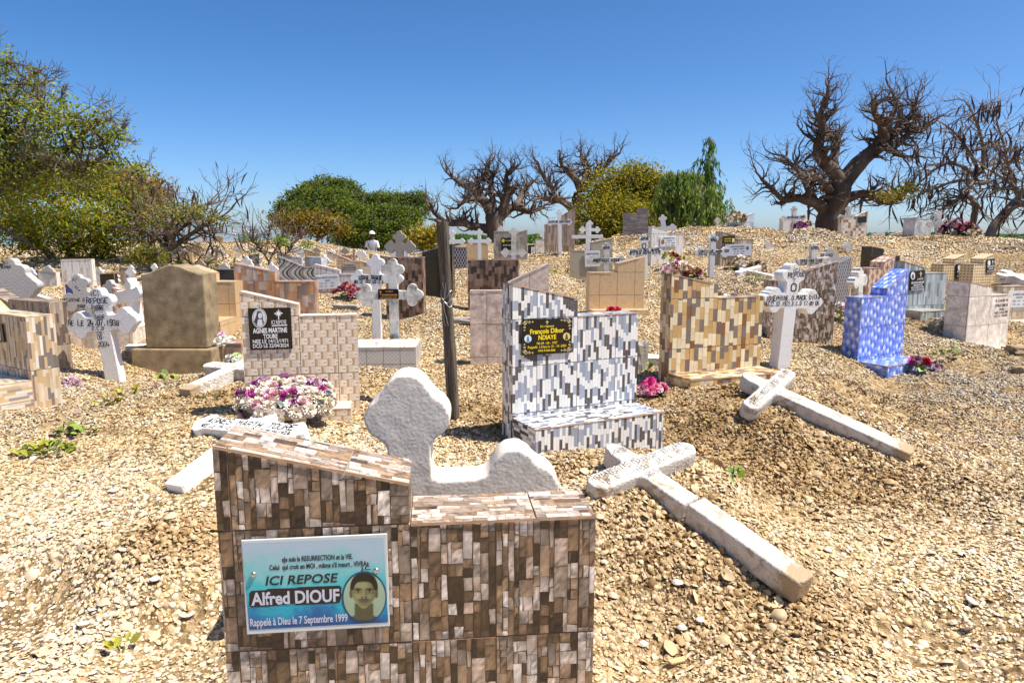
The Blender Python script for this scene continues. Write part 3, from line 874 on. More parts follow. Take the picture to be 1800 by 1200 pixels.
def cross_outline(H, zc, sl, sr, w, wa, end, lobe, z0, flare=0.0):
    """post from z0 to H, arms to -sl and sr at height zc; ends trefoil, bud, round or plain"""
    def f(x, y):
        hw = w / 2 * (1 + flare * (zc - np.minimum(y, zc)) / max(zc, 0.1))
        d = sd_box(x, y, 0, (z0 + H - lobe) / 2, w / 2, (H - lobe - z0) / 2) - (hw - w / 2)
        a = sd_box(x, y, (sr - sl) / 2, zc, (sl + sr - lobe) / 2, wa / 2)
        d = smin(d, a, w * 0.10)
        if end == 'plain':
            d = np.minimum(sd_box(x, y, 0, (z0 + H) / 2, w / 2, (H - z0) / 2), sd_box(x, y, (sr - sl) / 2, zc, (sl + sr) / 2, wa / 2))
            return d
        for (tx, ty, dx, dy, bw) in ((0, H, 0, 1, w), (-sl, zc, -1, 0, wa), (sr, zc, 1, 0, wa)):
            L = lobe
            if end == 'trefoil':
                cs = ((0.52, 0, 0.50), (1.25, 0.72, 0.54), (1.25, -0.72, 0.54), (1.2, 0, 0.6))
            elif end == 'blunt':
                cs = ((0.85, 0, 0.85), (1.75, 0.85, 0.8), (1.75, -0.85, 0.8), (1.7, 0, 1.2))
            elif end == 'bud':
                cs = ((0.45, 0, 0.42), (1.15, 0.55, 0.46), (1.15, -0.55, 0.46), (1.0, 0, 0.55))
            else:
                cs = ((0.75, 0, 0.78),)
            for (back, side, rr) in cs:
                cx = tx - dx * back * L + (-dy) * side * L
                cy = ty - dy * back * L + dx * side * L
                d = smin(d, np.hypot(x - cx, y - cy) - rr * L, L * (0.38 if end == 'blunt' else 0.25))
        return d
    m = lobe * 1.8 + w
    return contour(f, -sl - m, sr + m, z0 - w, H + m, max(0.006, w * 0.11))

def cross_mesh(name, outline, t, mat, parent, bev, rough=0.0, seed=0):
    bm = bmesh.new()
    pts = []
    for p in outline:
        if not pts or (abs(p[0] - pts[-1][0]) + abs(p[1] - pts[-1][1])) > 0.0015: pts.append(p)
    a = [bm.verts.new((x, 0, z)) for x, z in pts]
    b = [bm.verts.new((x, t, z)) for x, z in pts]
    n = len(pts)
    fa = bm.faces.new(a); fb = bm.faces.new(b[::-1])
    for i in range(n): bm.faces.new((a[i], b[i], b[(i + 1) % n], a[(i + 1) % n]))
    bmesh.ops.recalc_face_normals(bm, faces=bm.faces[:])
    rim = [e for e in bm.edges if abs(e.verts[0].co.y - e.verts[1].co.y) < 1e-6]
    if bev and not rough:
        bmesh.ops.bevel(bm, geom=rim, offset=bev, segments=2, affect='EDGES', clamp_overlap=True)
    o = bm_obj(name, bm, mat, parent)
    if rough:
        rm = o.modifiers.new('remesh', 'REMESH'); rm.mode = 'VOXEL'; rm.voxel_size = rough; rm.use_smooth_shade = True
        sm = o.modifiers.new('smooth', 'SMOOTH'); sm.iterations = 2; sm.factor = 0.5
        tx = bpy.data.textures.new('plaster', 'CLOUDS'); tx.noise_scale = 0.05; tx.noise_depth = 3
        dp = o.modifiers.new('displace', 'DISPLACE'); dp.texture = tx; dp.strength = rough * 0.35; dp.mid_level = 0.5; dp.texture_coords = 'LOCAL'
    return o

def cross(r, idx):
    if 'M' not in r:
        C = W(*r['base'], r['d'])
        M0 = frame(C, rad(r['rot']))
        tp = loc(M0, *r['top'])
        roll = math.atan2(tp.x, tp.y)
        M = frame(C, rad(r['rot']), roll)
    else:
        M = r['M']
    r['M'] = M
    if 'dims' in r:
        H, zc, sl, sr = r['dims']
    else:
        H = loc(M, *r['top']).y
        zc = loc(M, *r['arm']).y
        sl = -loc(M, r['ax'][0], r['arm'][1]).x
        sr = loc(M, r['ax'][1], r['arm'][1]).x
        if 'span' in r: sl = sr = r['span'] / 2
    w = r['w']; wa = r.get('wa', w)
    o = empty(r.get('name', 'grave_cross'), M, r['label'], 'cross', r.get('group'))
    z0 = -r.get('sink', 0.12)
    mat = r.get('mat', WHITE)
    out = cross_outline(H, zc, sl, sr, w, wa, r.get('end', 'trefoil'), r.get('lobe', w * 0.95), z0, r.get('flare', 0.0))
    t = r.get('t', 0.09)
    if r.get('cut'):
        k = r['cut']
        up = clip([(p[0], p[1]) for p in out], [(-3, k), (3, k), (3, 5), (-3, 5)])
        lo = clip([(p[0], p[1]) for p in out], [(-3, -5), (3, -5), (3, k - 0.012), (-3, k - 0.012)])
        cross_mesh('cross_head', up, t, mat, o, 0.01, r.get('rough', 0))
        lw = cross_mesh('broken_post', lo, t * 1.04, mat, o, 0.01, r.get('rough', 0))
        lw.matrix_local = Matrix.Translation((0.008, -0.004, 0)) @ Matrix.Rotation(rad(1.0), 4, 'Y')
    else:
        cross_mesh('cross_body', out, t, mat, o, r.get('bev', min(0.012, w * 0.12)), r.get('rough', 0))
    for k, ln in enumerate(r.get('text', ())):
        hand(o, M, *ln[:4], seed=idx * 13 + k, mat=r.get('ink', INK), lift=r.get('lift', 0.0015), wt=r.get('wt', 0.15))
    r['obj'] = o
    return o

# ---------------------------------------------------------------- what stands where (photo pixels, depth in metres)
HS, CR = [], []
def H(key, label, d, rot, base, L, I, S, pat, **k):
    HS.append(dict(key=key, label=label, d=d, rot=rot, base=base, L=L, I=I, S=S, pat=pat, **k))
def K(key, label, d, rot, base, top, arm, ax, w, **k):
    CR.append(dict(key=key, label=label, d=d, rot=rot, base=base, top=top, arm=arm, ax=ax, w=w, **k))

# foreground and middle
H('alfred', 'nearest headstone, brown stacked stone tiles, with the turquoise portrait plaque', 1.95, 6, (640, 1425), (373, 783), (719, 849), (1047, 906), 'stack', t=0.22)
H('francois', 'headstone of white, grey and black strip tiles with gold on black plaque', 4.58, 26.7, (1010, 782), (901, 499), (1016, 524), (1122, 549), 'strip', t=0.15, bench=(0.30, 0.24))
H('wood', 'headstone of cream, tan and brown wood block tiles with low bench', 5.75, 20.5, (1262, 676), (1181, 481), (1263, 500), (1342, 520), 'wood', t=0.15, bench=(0.30, 0.13))
H('agnes', 'headstone of beige basket weave tiles with square black plaque, behind the flower wreath', 4.77, 11, (530, 745), (421, 512), (524, 535), (627, 553), 'wicker', t=0.13, bench=(0.22, 0.15, 0.0, 0.93))
H('blue', 'bright blue and white lozenge tiled headstone with bench', 7.15, 30, (1555, 655), (1598, 473), (1560, 507), (1515, 523), 'diamond', t=0.18, bench=(0.32, 0.16))
H('odile', 'pale marbled headstone with lettering written on its low end, right edge', 8.1, 27.8, (1740, 626), (1707, 495), (1744, 506), (1778, 517), 'palemarble', t=0.26, bench=(0.36, 0.10))
H('browntex', 'brown relief tiled headstone behind the leaning white cross', 7.3, 6, (1410, 610), (1473, 459), (1411, 477), (1354, 492), 'browntex', t=0.14)
H('marble', 'pink marbled headstone just behind the strip tiled one', 6.35, 4, (895, 640), (965, 463), (893, 497), (826, 511), 'pinkmarble', t=0.12)
H('orange', 'orange and brown slate tiled headstone behind the basket weave one', 8.3, 4, (490, 556), (411, 462), (483, 478), (553, 494), 'orange', t=0.20)
H('tan', 'plain tan tiled headstone right of the pink marbled one', 7.9, 8, (1085, 550), (1134, 451), (1086, 463), (1036, 479), 'tan', t=0.14, bench=(0.2, 0.05))
H('greige', 'grey beige headstone with tilted white plaque behind the tan one', 10.8, 3, (1040, 516), (1077, 419), (1039, 426), (1004, 440), 'greige', t=0.12)
H('basketleft', 'dark brown block tiled headstone left of the wooden post', 8.1, -3, (710, 562), (677, 452), None, (743, 452), 'basket', t=0.16)
H('basketright', 'dark brown block tiled headstone right of the wooden post', 8.8, -6, (862, 546), (822, 457), None, (911, 456), 'basket', t=0.14)
H('tanleft', 'tan headstone beside the big grey concrete stone', 8.0, 2, (380, 590), (330, 467), (368, 481), (412, 495), 'tan', t=0.30, bench=(0.5, 0.22))
H('lefts', 'beige strip tiled headstone with bench cut by the left edge', 5.3, -32, (25, 690), (-60, 520), (-25, 556), (44, 557), 'beigestrip', t=0.20, bench=(0.22, 0.13), pat_side='beigestrip')
H('leftbark', 'brown bark patterned headstone behind the beige strip one at left', 6.6, -28, (50, 650), (-45, 498), (15, 531), (86, 531), 'bark', t=0.16)
H('bamboo', 'blue grey bamboo tiled headstone with black plaque', 8.9, 20, (1628, 555), (1591, 459), (1628, 471), (1665, 479), 'bamboo', t=0.16, bench=(0.28, 0.10, 0.0, 0.6))
H('dotsa', 'yellow dotted headstone, the nearer left one of two', 10.6, 22, (1680, 548), (1697, 447), (1679, 455), (1659, 464), 'dots', t=0.2)
H('dotsb', 'yellow dotted headstone, the right one of two', 10.3, 24, (1730, 546), (1748, 446), (1730, 455), (1712, 464), 'dots', t=0.2)
H('mosaic', 'beige mosaic headstone with white plaque cut by the right edge', 9.2, 14, (1805, 590), (1840, 478), (1812, 494), (1764, 503), 'mosaic', t=0.14, bench=(0.3, 0.22))
H('net', 'black headstone with white net pattern beside the brown relief one', 8.6, 38, (1486, 548), (1498, 451), None, (1473, 463), 'mesh', t=0.10)
H('pinkd', 'pink rhomb tiled headstone behind the blue one', 9.0, 24, (1552, 552), (1574, 450), (1553, 461), (1528, 471), 'pinkdiamond', t=0.2)
H('black', 'black tiled headstone on the shell slope behind the blue one', 10.6, 16, (1556, 490), (1534, 433), (1554, 437), (1582, 449), 'black', t=0.22, core=plain('pale grout', (0.45, 0.42, 0.38), 0.9))
H('veins', 'white headstone with slanting brown veins and small white plaque', 11.6, 14, (1172, 470), (1146, 397), (1174, 404), (1202, 411), 'veins', t=0.14)
H('slatplaque', 'brown slatted headstone with one gold and one silver plaque', 10.6, 12, (1298, 478), (1268, 407), (1293, 413), (1324, 420), 'vslats', t=0.18)
H('wavy', 'tall brown grained headstone behind a white cross near the baobabs', 13.4, -4, (985, 450), (1011, 365), (983, 381), (957, 394), 'vslats', t=0.14)
H('slats', 'dark slatted headstone with stepped top before the yellow bush', 15.5, -4, (1118, 414), (1140, 365), (1121, 365), (1096, 375), 'slats', t=0.12)
H('zebra', 'headstone with black and grey wave pattern', 10.6, 5, (520, 500), (489, 450), (532, 468), (553, 469), 'zebra', t=0.10)
H('stripe', 'pale striped headstone with white plaque of a mother', 9.6, 3, (590, 515), (552, 464), (597, 475), (640, 481), 'whitestripe', t=0.12)
H('tangrid', 'tan grid tiled headstone before the walking man', 12.5, 5, (612, 492), (591, 447), (616, 457), (643, 459), 'tangrid', t=0.12)
H('greybox', 'small plain grey block headstone left of the tan grid one', 12.0, -14, (552, 476), (535, 451), None, (564, 453), 'greymarble', t=0.2)
H('blackleft', 'glossy black tiled headstone just left of the wooden post', 9.4, -8, (765, 522), (795, 428), (742, 443), (735, 450), 'black', t=0.14)
H('netback', 'black and white net tiled headstone under a white cross', 11.0, 0, (806, 474), (793, 434), None, (820, 434), 'mesh', t=0.10)
H('tanback', 'tan headstone behind the white cross by the baobab', 11.8, 0, (842, 462), (820, 421), None, (858, 428), 'tan', t=0.10)
H('mottled', 'mottled brown headstone with black plaque under the baobab', 12.2, 2, (898, 458), (927, 404), (898, 411), (868, 406), 'mottled', t=0.12)
H('blacksmall', 'small black headstone with tiny white plaque under the baobab', 15.0, 0, (934, 448), (928, 430), None, (940, 430), 'black', t=0.1)
H('whitesmall', 'small white marble headstone with white cross on top', 14.2, 8, (950, 448), (942, 419), None, (958, 421), 'palemarble', t=0.1)
H('bluegrid', 'white headstone with blue window tiles on the hill crest', 16.5, 4, (1302, 397), (1326, 374), (1304, 383), (1281, 391), 'bluegrid', t=0.14)
H('whitebox', 'white headstone with black plaque beside the big baobab', 17.5, 6, (1396, 413), (1377, 383), None, (1417, 383), 'white', t=0.2)
H('check', 'orange and white checked headstone at the foot of the big baobab', 15.5, 5, (1503, 417), (1526, 371), (1506, 380), (1480, 381), 'check', t=0.14)
H('slatlow', 'low brown slatted headstone left of the checked one', 14.8, 4, (1466, 424), (1452, 407), None, (1481, 407), 'vslats', t=0.12)
H('greymarble', 'grey marbled headstone on the crest right of the big baobab', 15.2, 18, (1622, 414), (1609, 384), None, (1638, 386), 'greymarble', t=0.30)
H('cresttan', 'small orange sloped headstone on the crest', 16.0, 0, (1576, 420), (1587, 407), None, (1566, 412), 'check', t=0.1)
H('crestwhite', 'tiny white headstone on the crest beside the orange sloped one', 16.5, 0, (1546, 418), (1535, 411), None, (1556, 409), 'white', t=0.1)
H('whiteblock', 'low white marble tiled tomb block behind the first white cross', 7.6, 3, (165, 622), (100, 577), None, (232, 578), 'palemarble', t=0.55)
H('zigzag', 'brown zigzag patterned headstone behind the first white cross', 8.6, 2, (133, 582), (106, 534), None, (165, 542), 'zigzag', t=0.10)
H('bluepanel', 'small dark blue panel headstone under the grey lettered cross', 8.9, 12, (124, 530), (114, 499), None, (130, 504), 'bluepanel', t=0.06)
H('whiteslab', 'narrow white slab beside the zigzag headstone', 8.3, -6, (99, 584), (91, 541), None, (104, 541), 'white', t=0.08)
H('redblock', 'red brown brick patterned headstone left of the grey concrete stone', 8.8, 5, (216, 566), (196, 505), None, (244, 520), 'pinkdiamond', t=0.12)
H('hillbars', 'black and white dashed headstone on the left hill under the pod tree', 15.0, 0, (309, 455), (297, 430), None, (323, 434), 'bars', t=0.1)
H('hillslats', 'dark brown slatted headstone on the left hill', 16.0, 6, (340, 456), (352, 425), (341, 430), (327, 433), 'vslats', t=0.12)
H('hillorange', 'plain orange tan headstone on the left hill', 14.0, 10, (325, 470), (337, 440), None, (312, 449), 'tan', t=0.1)
H('hillgrey', 'grey upright slab headstone high on the left hill', 20.0, 10, (354, 426), (345, 405), None, (363, 404), 'greymarble', t=0.2)
H('hilldash', 'small grey dashed headstone on the hill below the sapling', 13.5, -12, (443, 468), (455, 445), None, (433, 450), 'bars', t=0.1)
H('blackflat', 'low black headstone between the tan and the orange one', 9.6, 0, (396, 500), (380, 473), None, (411, 473), 'black', t=0.1)
H('darkleft', 'dark grey low headstone behind the left bark patterned one', 8.4, -8, (62, 545), (40, 512), None, (84, 526), 'greymarble', t=0.1, core=GROUT)
H('shadeleft', 'white and brown barred headstone half hidden under the left bush', 10.5, 4, (130, 492), (106, 456), None, (160, 455), 'veins', t=0.1)
H('shadeblack', 'black panelled headstone in the shade of the left bush', 10.0, 2, (188, 502), (175, 481), None, (200, 480), 'black', t=0.1)
H('behindwicker', 'small brown tiled bench block left of the basket weave headstone', 6.6, 4, (410, 640), (396, 603), None, (424, 603), 'orange', t=0.3)
H('pinkroof', 'pink rimmed low headstone before the walking man', 14.0, -10, (668, 470), (649, 446), None, (690, 452), 'tangrid', t=0.1)
H('whitetwin', 'white block headstone behind the dark stone cross', 13.0, 0, (700, 470), (686, 437), None, (718, 437), 'white', t=0.1)
H('hillpale', 'pale cream headstone on the sunny left hill', 17.5, 0, (400, 462), (382, 446), None, (398, 445), 'white', t=0.1)

H('platform', 'low white tiled tomb with broken tile top under the mould stained cross', 6.12, 2, (690, 655), (585, 611), None, (731, 610), 'platform', t=0.5, pat_top='crazy')

# crosses: upright ones
K('pierre', 'white cross lettered in black, leaning left, in front of the grey concrete stone', 6.35, 0, (197, 664), (168, 506), (180, 568), (115, 242), 0.128, wa=0.135, t=0.10, lobe=0.098, flare=0.1,
  text=[('ICI', (158, 520), (176, 520), 9), ('REPOSE', (152, 533), (190, 533), 9), ('PIERRE', (162, 545), (183, 545), 8), ('E', (163, 552), (168, 552), 6), ('SARR', (166, 560), (184, 560), 7), ('NE LE 24.07.1938', (120, 572), (210, 572), 9.5), ('D.C.D', (162, 580), (183, 580), 6.5), ('09-', (170, 588), (184, 588), 6), ('09-', (171, 596), (184, 596), 6), ('2004', (172, 609), (193, 609), 8)])
K('josephine', 'white cross lettered in black, leaning right, before the brown relief headstone', 6.0, 12, (1378, 640), (1398, 463), (1391, 529), (1343, 1447), 0.12, wa=0.125, t=0.13, lobe=0.085,
  text=[('ici', (1393, 478), (1407, 478), 8), ('REPOSE', (1385, 488), (1416, 485), 8), ('JOSEPHINE.O.MACK DIOUF', (1346, 529), (1444, 525), 8), ('NEE22.02.1922.D.C.D 17-09 06', (1343, 538), (1440, 536), 7), ('T', (1391, 498), (1400, 498), 7), ('O', (1389, 511), (1400, 511), 12)])
K('alphonse', 'mould stained white trefoil cross with small black plaque', 6.7, 0, (693, 586), (689, 454), (684, 519), (624, 744), 0.085, t=0.07, lobe=0.085, mat=WHITE_STAIN)
K('louise', 'white cross behind the mould stained one, lettered in bold black', 7.1, 0, (662, 585), (659, 446), (659, 490), (615, 709), 0.09, t=0.07, lobe=0.070,
  text=[('LOUISE THERESE', (631, 491), (672, 491), 6.5), ('NEE LE  1922 DCD LE 0', (623, 498), (674, 498), 5)], wt=0.2)
K('darkcross', 'dark stone cross with flared trefoil ends above the brown block headstone', 9.2, 0, (703, 520), (701, 405), (702, 434), (675, 730), 0.09, t=0.09, lobe=0.067, mat=GREY_CROSS)
K('hacinthe', 'grey cement cross with lettering behind the first white cross', 7.6, 10, (163, 592), (132, 482), (148, 527), (103, 190), 0.14, t=0.10, lobe=0.081, mat=GREY_PLASTER,
  text=[('ICI', (126, 494), (137, 492), 5), ('HYACINTHE D', (103, 530), (150, 529), 5.5), ('DIOUF', (137, 541), (151, 540), 5), ('DCD', (139, 549), (152, 548), 5), ('R E P', (131, 504), (138, 512), 4)])
K('sidewhite', 'bright white cross turned sideways, left of the grey concrete stone', 8.1, -38, (236, 585), (222, 489), (229, 518), (200, 246), 0.13, t=0.10, lobe=0.063)
K('leftgrey', 'large grey cement trefoil cross under the left bush', 7.3, 8, (37, 575), (14, 454), (25, 505), (-28, 67), 0.17, t=0.13, lobe=0.107, mat=GREY_PLASTER,
  text=[('ICI', (4, 464), (16, 464), 5), ('REPOSE', (2, 472), (20, 471), 5)])
K('shadegrey', 'grey cross beside the sideways white cross', 9.0, 0, (200, 570), (190, 492), (196, 519), (176, 216), 0.12, t=0.09, lobe=0.074, mat=GREY_PLASTER)
K('thinwhite', 'thin pale trefoil cross under the left bush', 10.2, 0, (203, 525), (203, 481), (203, 494), (193, 210), 0.04, t=0.04, lobe=0.030, mat=WHITE_OLD)
K('thinwhite2', 'thin bright trefoil cross right of the bush, left of the concrete stone', 10.6, 0, (228, 505), (229, 466), (229, 479), (219, 237), 0.045, t=0.04, lobe=0.033)
K('christine', 'white cross with dark lettering beside the brown slatted headstone', 9.1, 0, (1250, 500), (1255, 410), (1253, 443), (1222, 1284), 0.065, t=0.07, lobe=0.052, mat=WHITE,
  text=[('ici', (1250, 419), (1259, 419), 4), ('REPOSE', (1249, 424), (1260, 424), 4), ('CHRISTINE MAMA SDR', (1228, 444), (1282, 443), 4.5), ('DCD LE 23.03.09', (1228, 449), (1266, 448), 4)], wt=0.2)
K('augustin', 'white cross with dark lettering before the white veined headstone', 10.1, 5, (1135, 500), (1133, 412), (1134, 443), (1105, 1164), 0.075, t=0.07, lobe=0.059,
  text=[('ICI', (1127, 418), (1139, 418), 3.5), ('REPOSE', (1126, 422), (1141, 421), 4), ('O', (1129, 437), (1136, 437), 8), ('AUGUSTIN MACK NDIAYE', (1107, 444), (1160, 440), 4.5), ('NE LE 03.07.1950 DCD 23.12.92', (1107, 448), (1161, 445), 4)], wt=0.22)
K('greymid', 'grey stained cross before the grey beige headstone', 10.0, 0, (1066, 500), (1067, 426), (1066, 458), (1032, 1102), 0.075, t=0.07, lobe=0.056, mat=WHITE_STAIN,
  text=[('ICI', (1062, 434), (1071, 434), 3.5), ('REPOSE', (1060, 438), (1073, 437), 3.5), ('ANASTASIE DIOUF', (1042, 460), (1090, 459), 4.5)], wt=0.22)
K('tallwhite', 'tall white cross in front of the tall brown grained headstone', 12.6, 0, (985, 448), (983, 368), (984, 391), (961, 1006), 0.065, t=0.06, lobe=0.044,
  text=[('GASTON BAKHOUM', (964, 392), (1003, 391), 4)], wt=0.2)
K('doublewhite', 'white trefoil cross with a dark patch, behind a plain white cross', 13.0, 0, (1036, 455), (1037, 387), (1037, 404), (1018, 1056), 0.055, t=0.06, lobe=0.048)
K('plainwhite', 'plain square ended white cross with knobs right of the tall one', 12.0, 0, (1033, 460), (1033, 394), (1033, 416), (1005, 1060), 0.06, t=0.05, end='plain')
K('behindveins', 'white round ended cross standing behind the white veined headstone', 12.6, -6, (1168, 425), (1165, 377), (1167, 402), (1142, 1190), 0.075, t=0.08, lobe=0.056)
K('postwhite', 'white trefoil cross half hidden by the wooden post', 11.6, 0, (796, 460), (794, 404), (795, 425), (776, 818), 0.065, t=0.06, lobe=0.044)
K('baobabwhite', 'white trefoil cross right of the wooden post before the baobab', 11.2, 0, (843, 462), (842, 402), (843, 424), (822, 864), 0.055, t=0.06, lobe=0.043)
K('mottledcross', 'stained grey cross before the mottled headstone under the baobab', 11.4, 0, (903, 460), (903, 399), (903, 444), (880, 926), 0.08, t=0.07, lobe=0.059, mat=WHITE_STAIN)
K('smallback', 'small white cross on the small white marble headstone', 14.4, 0, (955, 430), (955, 405), (955, 414), (948, 962), 0.045, t=0.05, lobe=0.030)
K('emile', 'round topped white cross half buried in the shell slope, lettered', 9.6, 4, (1431, 500), (1432, 427), (1432, 459), (1402, 1462), 0.095, t=0.07, lobe=0.063, end='round', mat=WHITE_OLD,
  text=[('ici', (1428, 434), (1438, 434), 3.5), ('REPOSE', (1426, 438), (1440, 438), 4), ('EMILE DADA DIOUF', (1407, 460), (1446, 460), 4.5), ('02 03 1927 DCD 16', (1407, 465), (1446, 465), 3.5)], wt=0.2)
K('stainedside', 'white lichen stained cross turned sideways left of the blue headstone', 8.3, 40, (1512, 560), (1514, 470), (1513, 495), (1500, 1526), 0.11, t=0.09, lobe=0.056, span=0.36, mat=WHITE_STAIN)
K('crestblock', 'white lettered cross rising behind the white headstone by the baobab', 17.0, 4, (1398, 412), (1397, 362), (1397, 383), (1373, 1418), 0.09, t=0.09, lobe=0.059, mat=WHITE_OLD,
  text=[('ICI', (1393, 370), (1402, 370), 3), ('DOMINIQUE SARR', (1383, 384), (1415, 383), 3.5)], wt=0.2)
K('crestcheck', 'stained cross behind the orange checked headstone', 16.0, 0, (1494, 417), (1493, 362), (1494, 381), (1474, 1514), 0.08, t=0.08, lobe=0.052, mat=WHITE_STAIN)
K('crestwhite', 'cream cross with trefoil ends on the crest beside dark red flowers', 14.8, 2, (1652, 416), (1651, 370), (1651, 392), (1631, 1669), 0.085, t=0.09, lobe=0.056, mat=WHITE_OLD)
K('hillgreycross', 'small dark grey cross on the sunny left hill', 14.0, 0, (378, 460), (382, 430), (381, 441), (372, 391), 0.035, t=0.05, lobe=0.033, mat=GREY_CROSS)
K('hillwhite1', 'thin white cross on the skyline of the left hill', 21.0, 0, (407, 430), (408, 404), (408, 412), (401, 414), 0.035, t=0.05, lobe=0.026)
K('hillwhite2', 'white cross with a red flower on the left hill', 15.0, 0, (418, 455), (419, 427), (419, 437), (410, 428), 0.06, t=0.06, lobe=0.041, mat=WHITE_OLD)
K('hillwhite3', 'white cross seen between the sapling branches', 19.0, 0, (506, 446), (506, 423), (506, 431), (499, 513), 0.045, t=0.05, lobe=0.033)
K('hillwhite4', 'small white cross under the green tree', 19.0, 0, (581, 450), (581, 437), (581, 443), (573, 589), 0.06, t=0.06, lobe=0.037)
K('shadegrey2', 'thin grey trefoil cross before the green tree', 16.0, 0, (622, 470), (622, 437), (622, 450), (614, 630), 0.035, t=0.04, lobe=0.030, mat=GREY_CROSS)
K('tinyleft', 'tiny white cross peeping over the grey concrete stone', 11.5, 0, (270, 490), (270, 463), (270, 470), (264, 276), 0.035, t=0.04, lobe=0.026)
K('stumpgrey', 'dark round topped cross stub on the black headstone at left', 9.8, 0, (405, 500), (407, 475), (407, 487), (398, 413), 0.09, t=0.07, lobe=0.052, end='round', mat=GREY_CROSS)
K('deepgrey', 'dark grey cross in shade between the sideways white cross and the concrete stone', 9.2, 0, (242, 560), (238, 503), (240, 515), (228, 249), 0.10, t=0.07, lobe=0.056, mat=GREY_CROSS)
K('leaning650', 'grey lichen covered cross end sticking out of the slope, marked with figures', 9.9, 10, (1460, 500), (1458, 437), (1458, 452), (1447, 1474), 0.11, t=0.09, lobe=0.067, mat=GREY_PLASTER,
  text=[('650', (1452, 452), (1464, 450), 5)])

# more small crosses and stones packed towards the tree line
for i, (lab, d, x, yb, yt, ya, hw, w, mt) in enumerate([
 ('small white cross low on the left hill beside the dashed headstone', 13.0, 288, 476, 447, 457, 10, 0.05, WHITE), ('stubby grey cross on the left hill beneath the pod tree', 12.4, 352, 482, 458, 466, 9, 0.07, GREY_CROSS),
 ('pale cross on the sunny bank left of the sapling', 15.5, 446, 452, 432, 438, 8, 0.05, WHITE_OLD), ('white cross on the bank right of the sapling', 15.0, 530, 458, 434, 442, 9, 0.05, WHITE),
 ('small dark cross under the orange tinged tree', 17.5, 556, 456, 434, 441, 8, 0.05, GREY_CROSS), ('white cross behind the tan grid headstone', 14.5, 636, 468, 440, 449, 9, 0.05, WHITE),
 ('weathered cross between the dark stone cross and the black headstone', 14.8, 752, 470, 440, 449, 10, 0.06, WHITE_OLD), ('white cross behind the mottled headstone', 14.0, 880, 448, 396, 408, 9, 0.05, WHITE_OLD),
 ('pale cross in the shade left of the panelled black headstone', 11.5, 172, 510, 470, 484, 12, 0.06, WHITE_OLD), ('stained cross under the thorn tree at the left edge', 11.0, 84, 512, 466, 481, 14, 0.08, GREY_PLASTER),
 ('white cross far left in the bush shade', 11.6, 52, 505, 470, 482, 11, 0.06, WHITE), ('cream cross on the skyline left of the grey upright slab', 19.0, 330, 425, 404, 411, 7, 0.05, WHITE_OLD),
 ('thin white cross on the skyline right of the grey upright slab', 20.0, 432, 424, 402, 409, 6, 0.04, WHITE), ('small cross on the crest left of the white and blue headstone', 16.8, 1262, 400, 382, 388, 6, 0.05, WHITE_OLD)]):
    K('extra%d' % i, lab, d, 0, (x, yb), (x + (i % 3 - 1), yt), (x, ya), (x - hw, x + hw), w, t=0.05, lobe=w * 0.9, mat=mt)
for i, (lab, d, x0, x1, yt0, yt1, yb, pt) in enumerate([
 ('small cream block headstone on the left bank under the sapling', 13.0, 418, 436, 462, 464, 478, 'white'), ('low grey marbled headstone behind the wave patterned one', 13.5, 506, 530, 450, 453, 472, 'greymarble'),
 ('small brown headstone in the bush shade left of the concrete stone', 10.8, 210, 232, 468, 472, 500, 'vslats'), ('pale headstone in the bush shade at far left', 11.0, 66, 98, 474, 478, 506, 'palemarble'),
 ('brown block headstone in the bush shade at the left edge', 11.2, 0, 34, 478, 484, 512, 'basket'), ('small white headstone right of the dark stone cross', 15.0, 726, 742, 452, 454, 470, 'white'),
 ('tan headstone on the left skyline', 19.5, 372, 392, 413, 416, 428, 'tan'), ('low pink headstone on the bank under the green tree', 16.0, 596, 622, 446, 450, 462, 'pinkdiamond')]):
    H('extra%d' % i, lab, d, 0, ((x0 + x1) / 2, yb), (x0, yt0), None, (x1, yt1), pt, t=0.1)

for i, (lab, d, x, yb, yt, ya, hw, w, mt) in enumerate([
 ('white cross just left of the wave patterned headstone', 11.8, 478, 498, 462, 474, 11, 0.06, WHITE), ('white cross rising behind the orange slate headstone', 10.5, 432, 520, 450, 466, 13, 0.07, WHITE_OLD),
 ('grey cross between the tan and the orange slate headstones', 10.8, 392, 510, 462, 474, 11, 0.07, GREY_PLASTER), ('small white cross behind the striped headstone', 12.6, 570, 484, 448, 459, 10, 0.055, WHITE),
 ('cream cross right of the tan grid headstone', 12.0, 648, 490, 462, 471, 9, 0.055, WHITE_OLD), ('small cross on the bank behind the tan headstone of the concrete stone', 14.5, 366, 468, 440, 449, 9, 0.05, WHITE),
 ('white cross on the bank under the orange tinged tree', 17.0, 520, 450, 430, 437, 7, 0.045, WHITE), ('small grey cross left of the walking man', 17.0, 606, 458, 434, 442, 8, 0.05, GREY_CROSS),
 ('white cross on the slope above the pink rhomb headstone', 12.2, 1490, 452, 424, 433, 9, 0.055, WHITE_OLD), ('small cream cross right of the slatted headstone with plaques', 12.4, 1352, 448, 424, 432, 8, 0.055, WHITE_OLD)]):
    K('dense%d' % i, lab, d, 0, (x, yb), (x + (i % 3 - 1) * 2, yt), (x, ya), (x - hw, x + hw), w, t=0.05, lobe=w * 0.9, mat=mt)
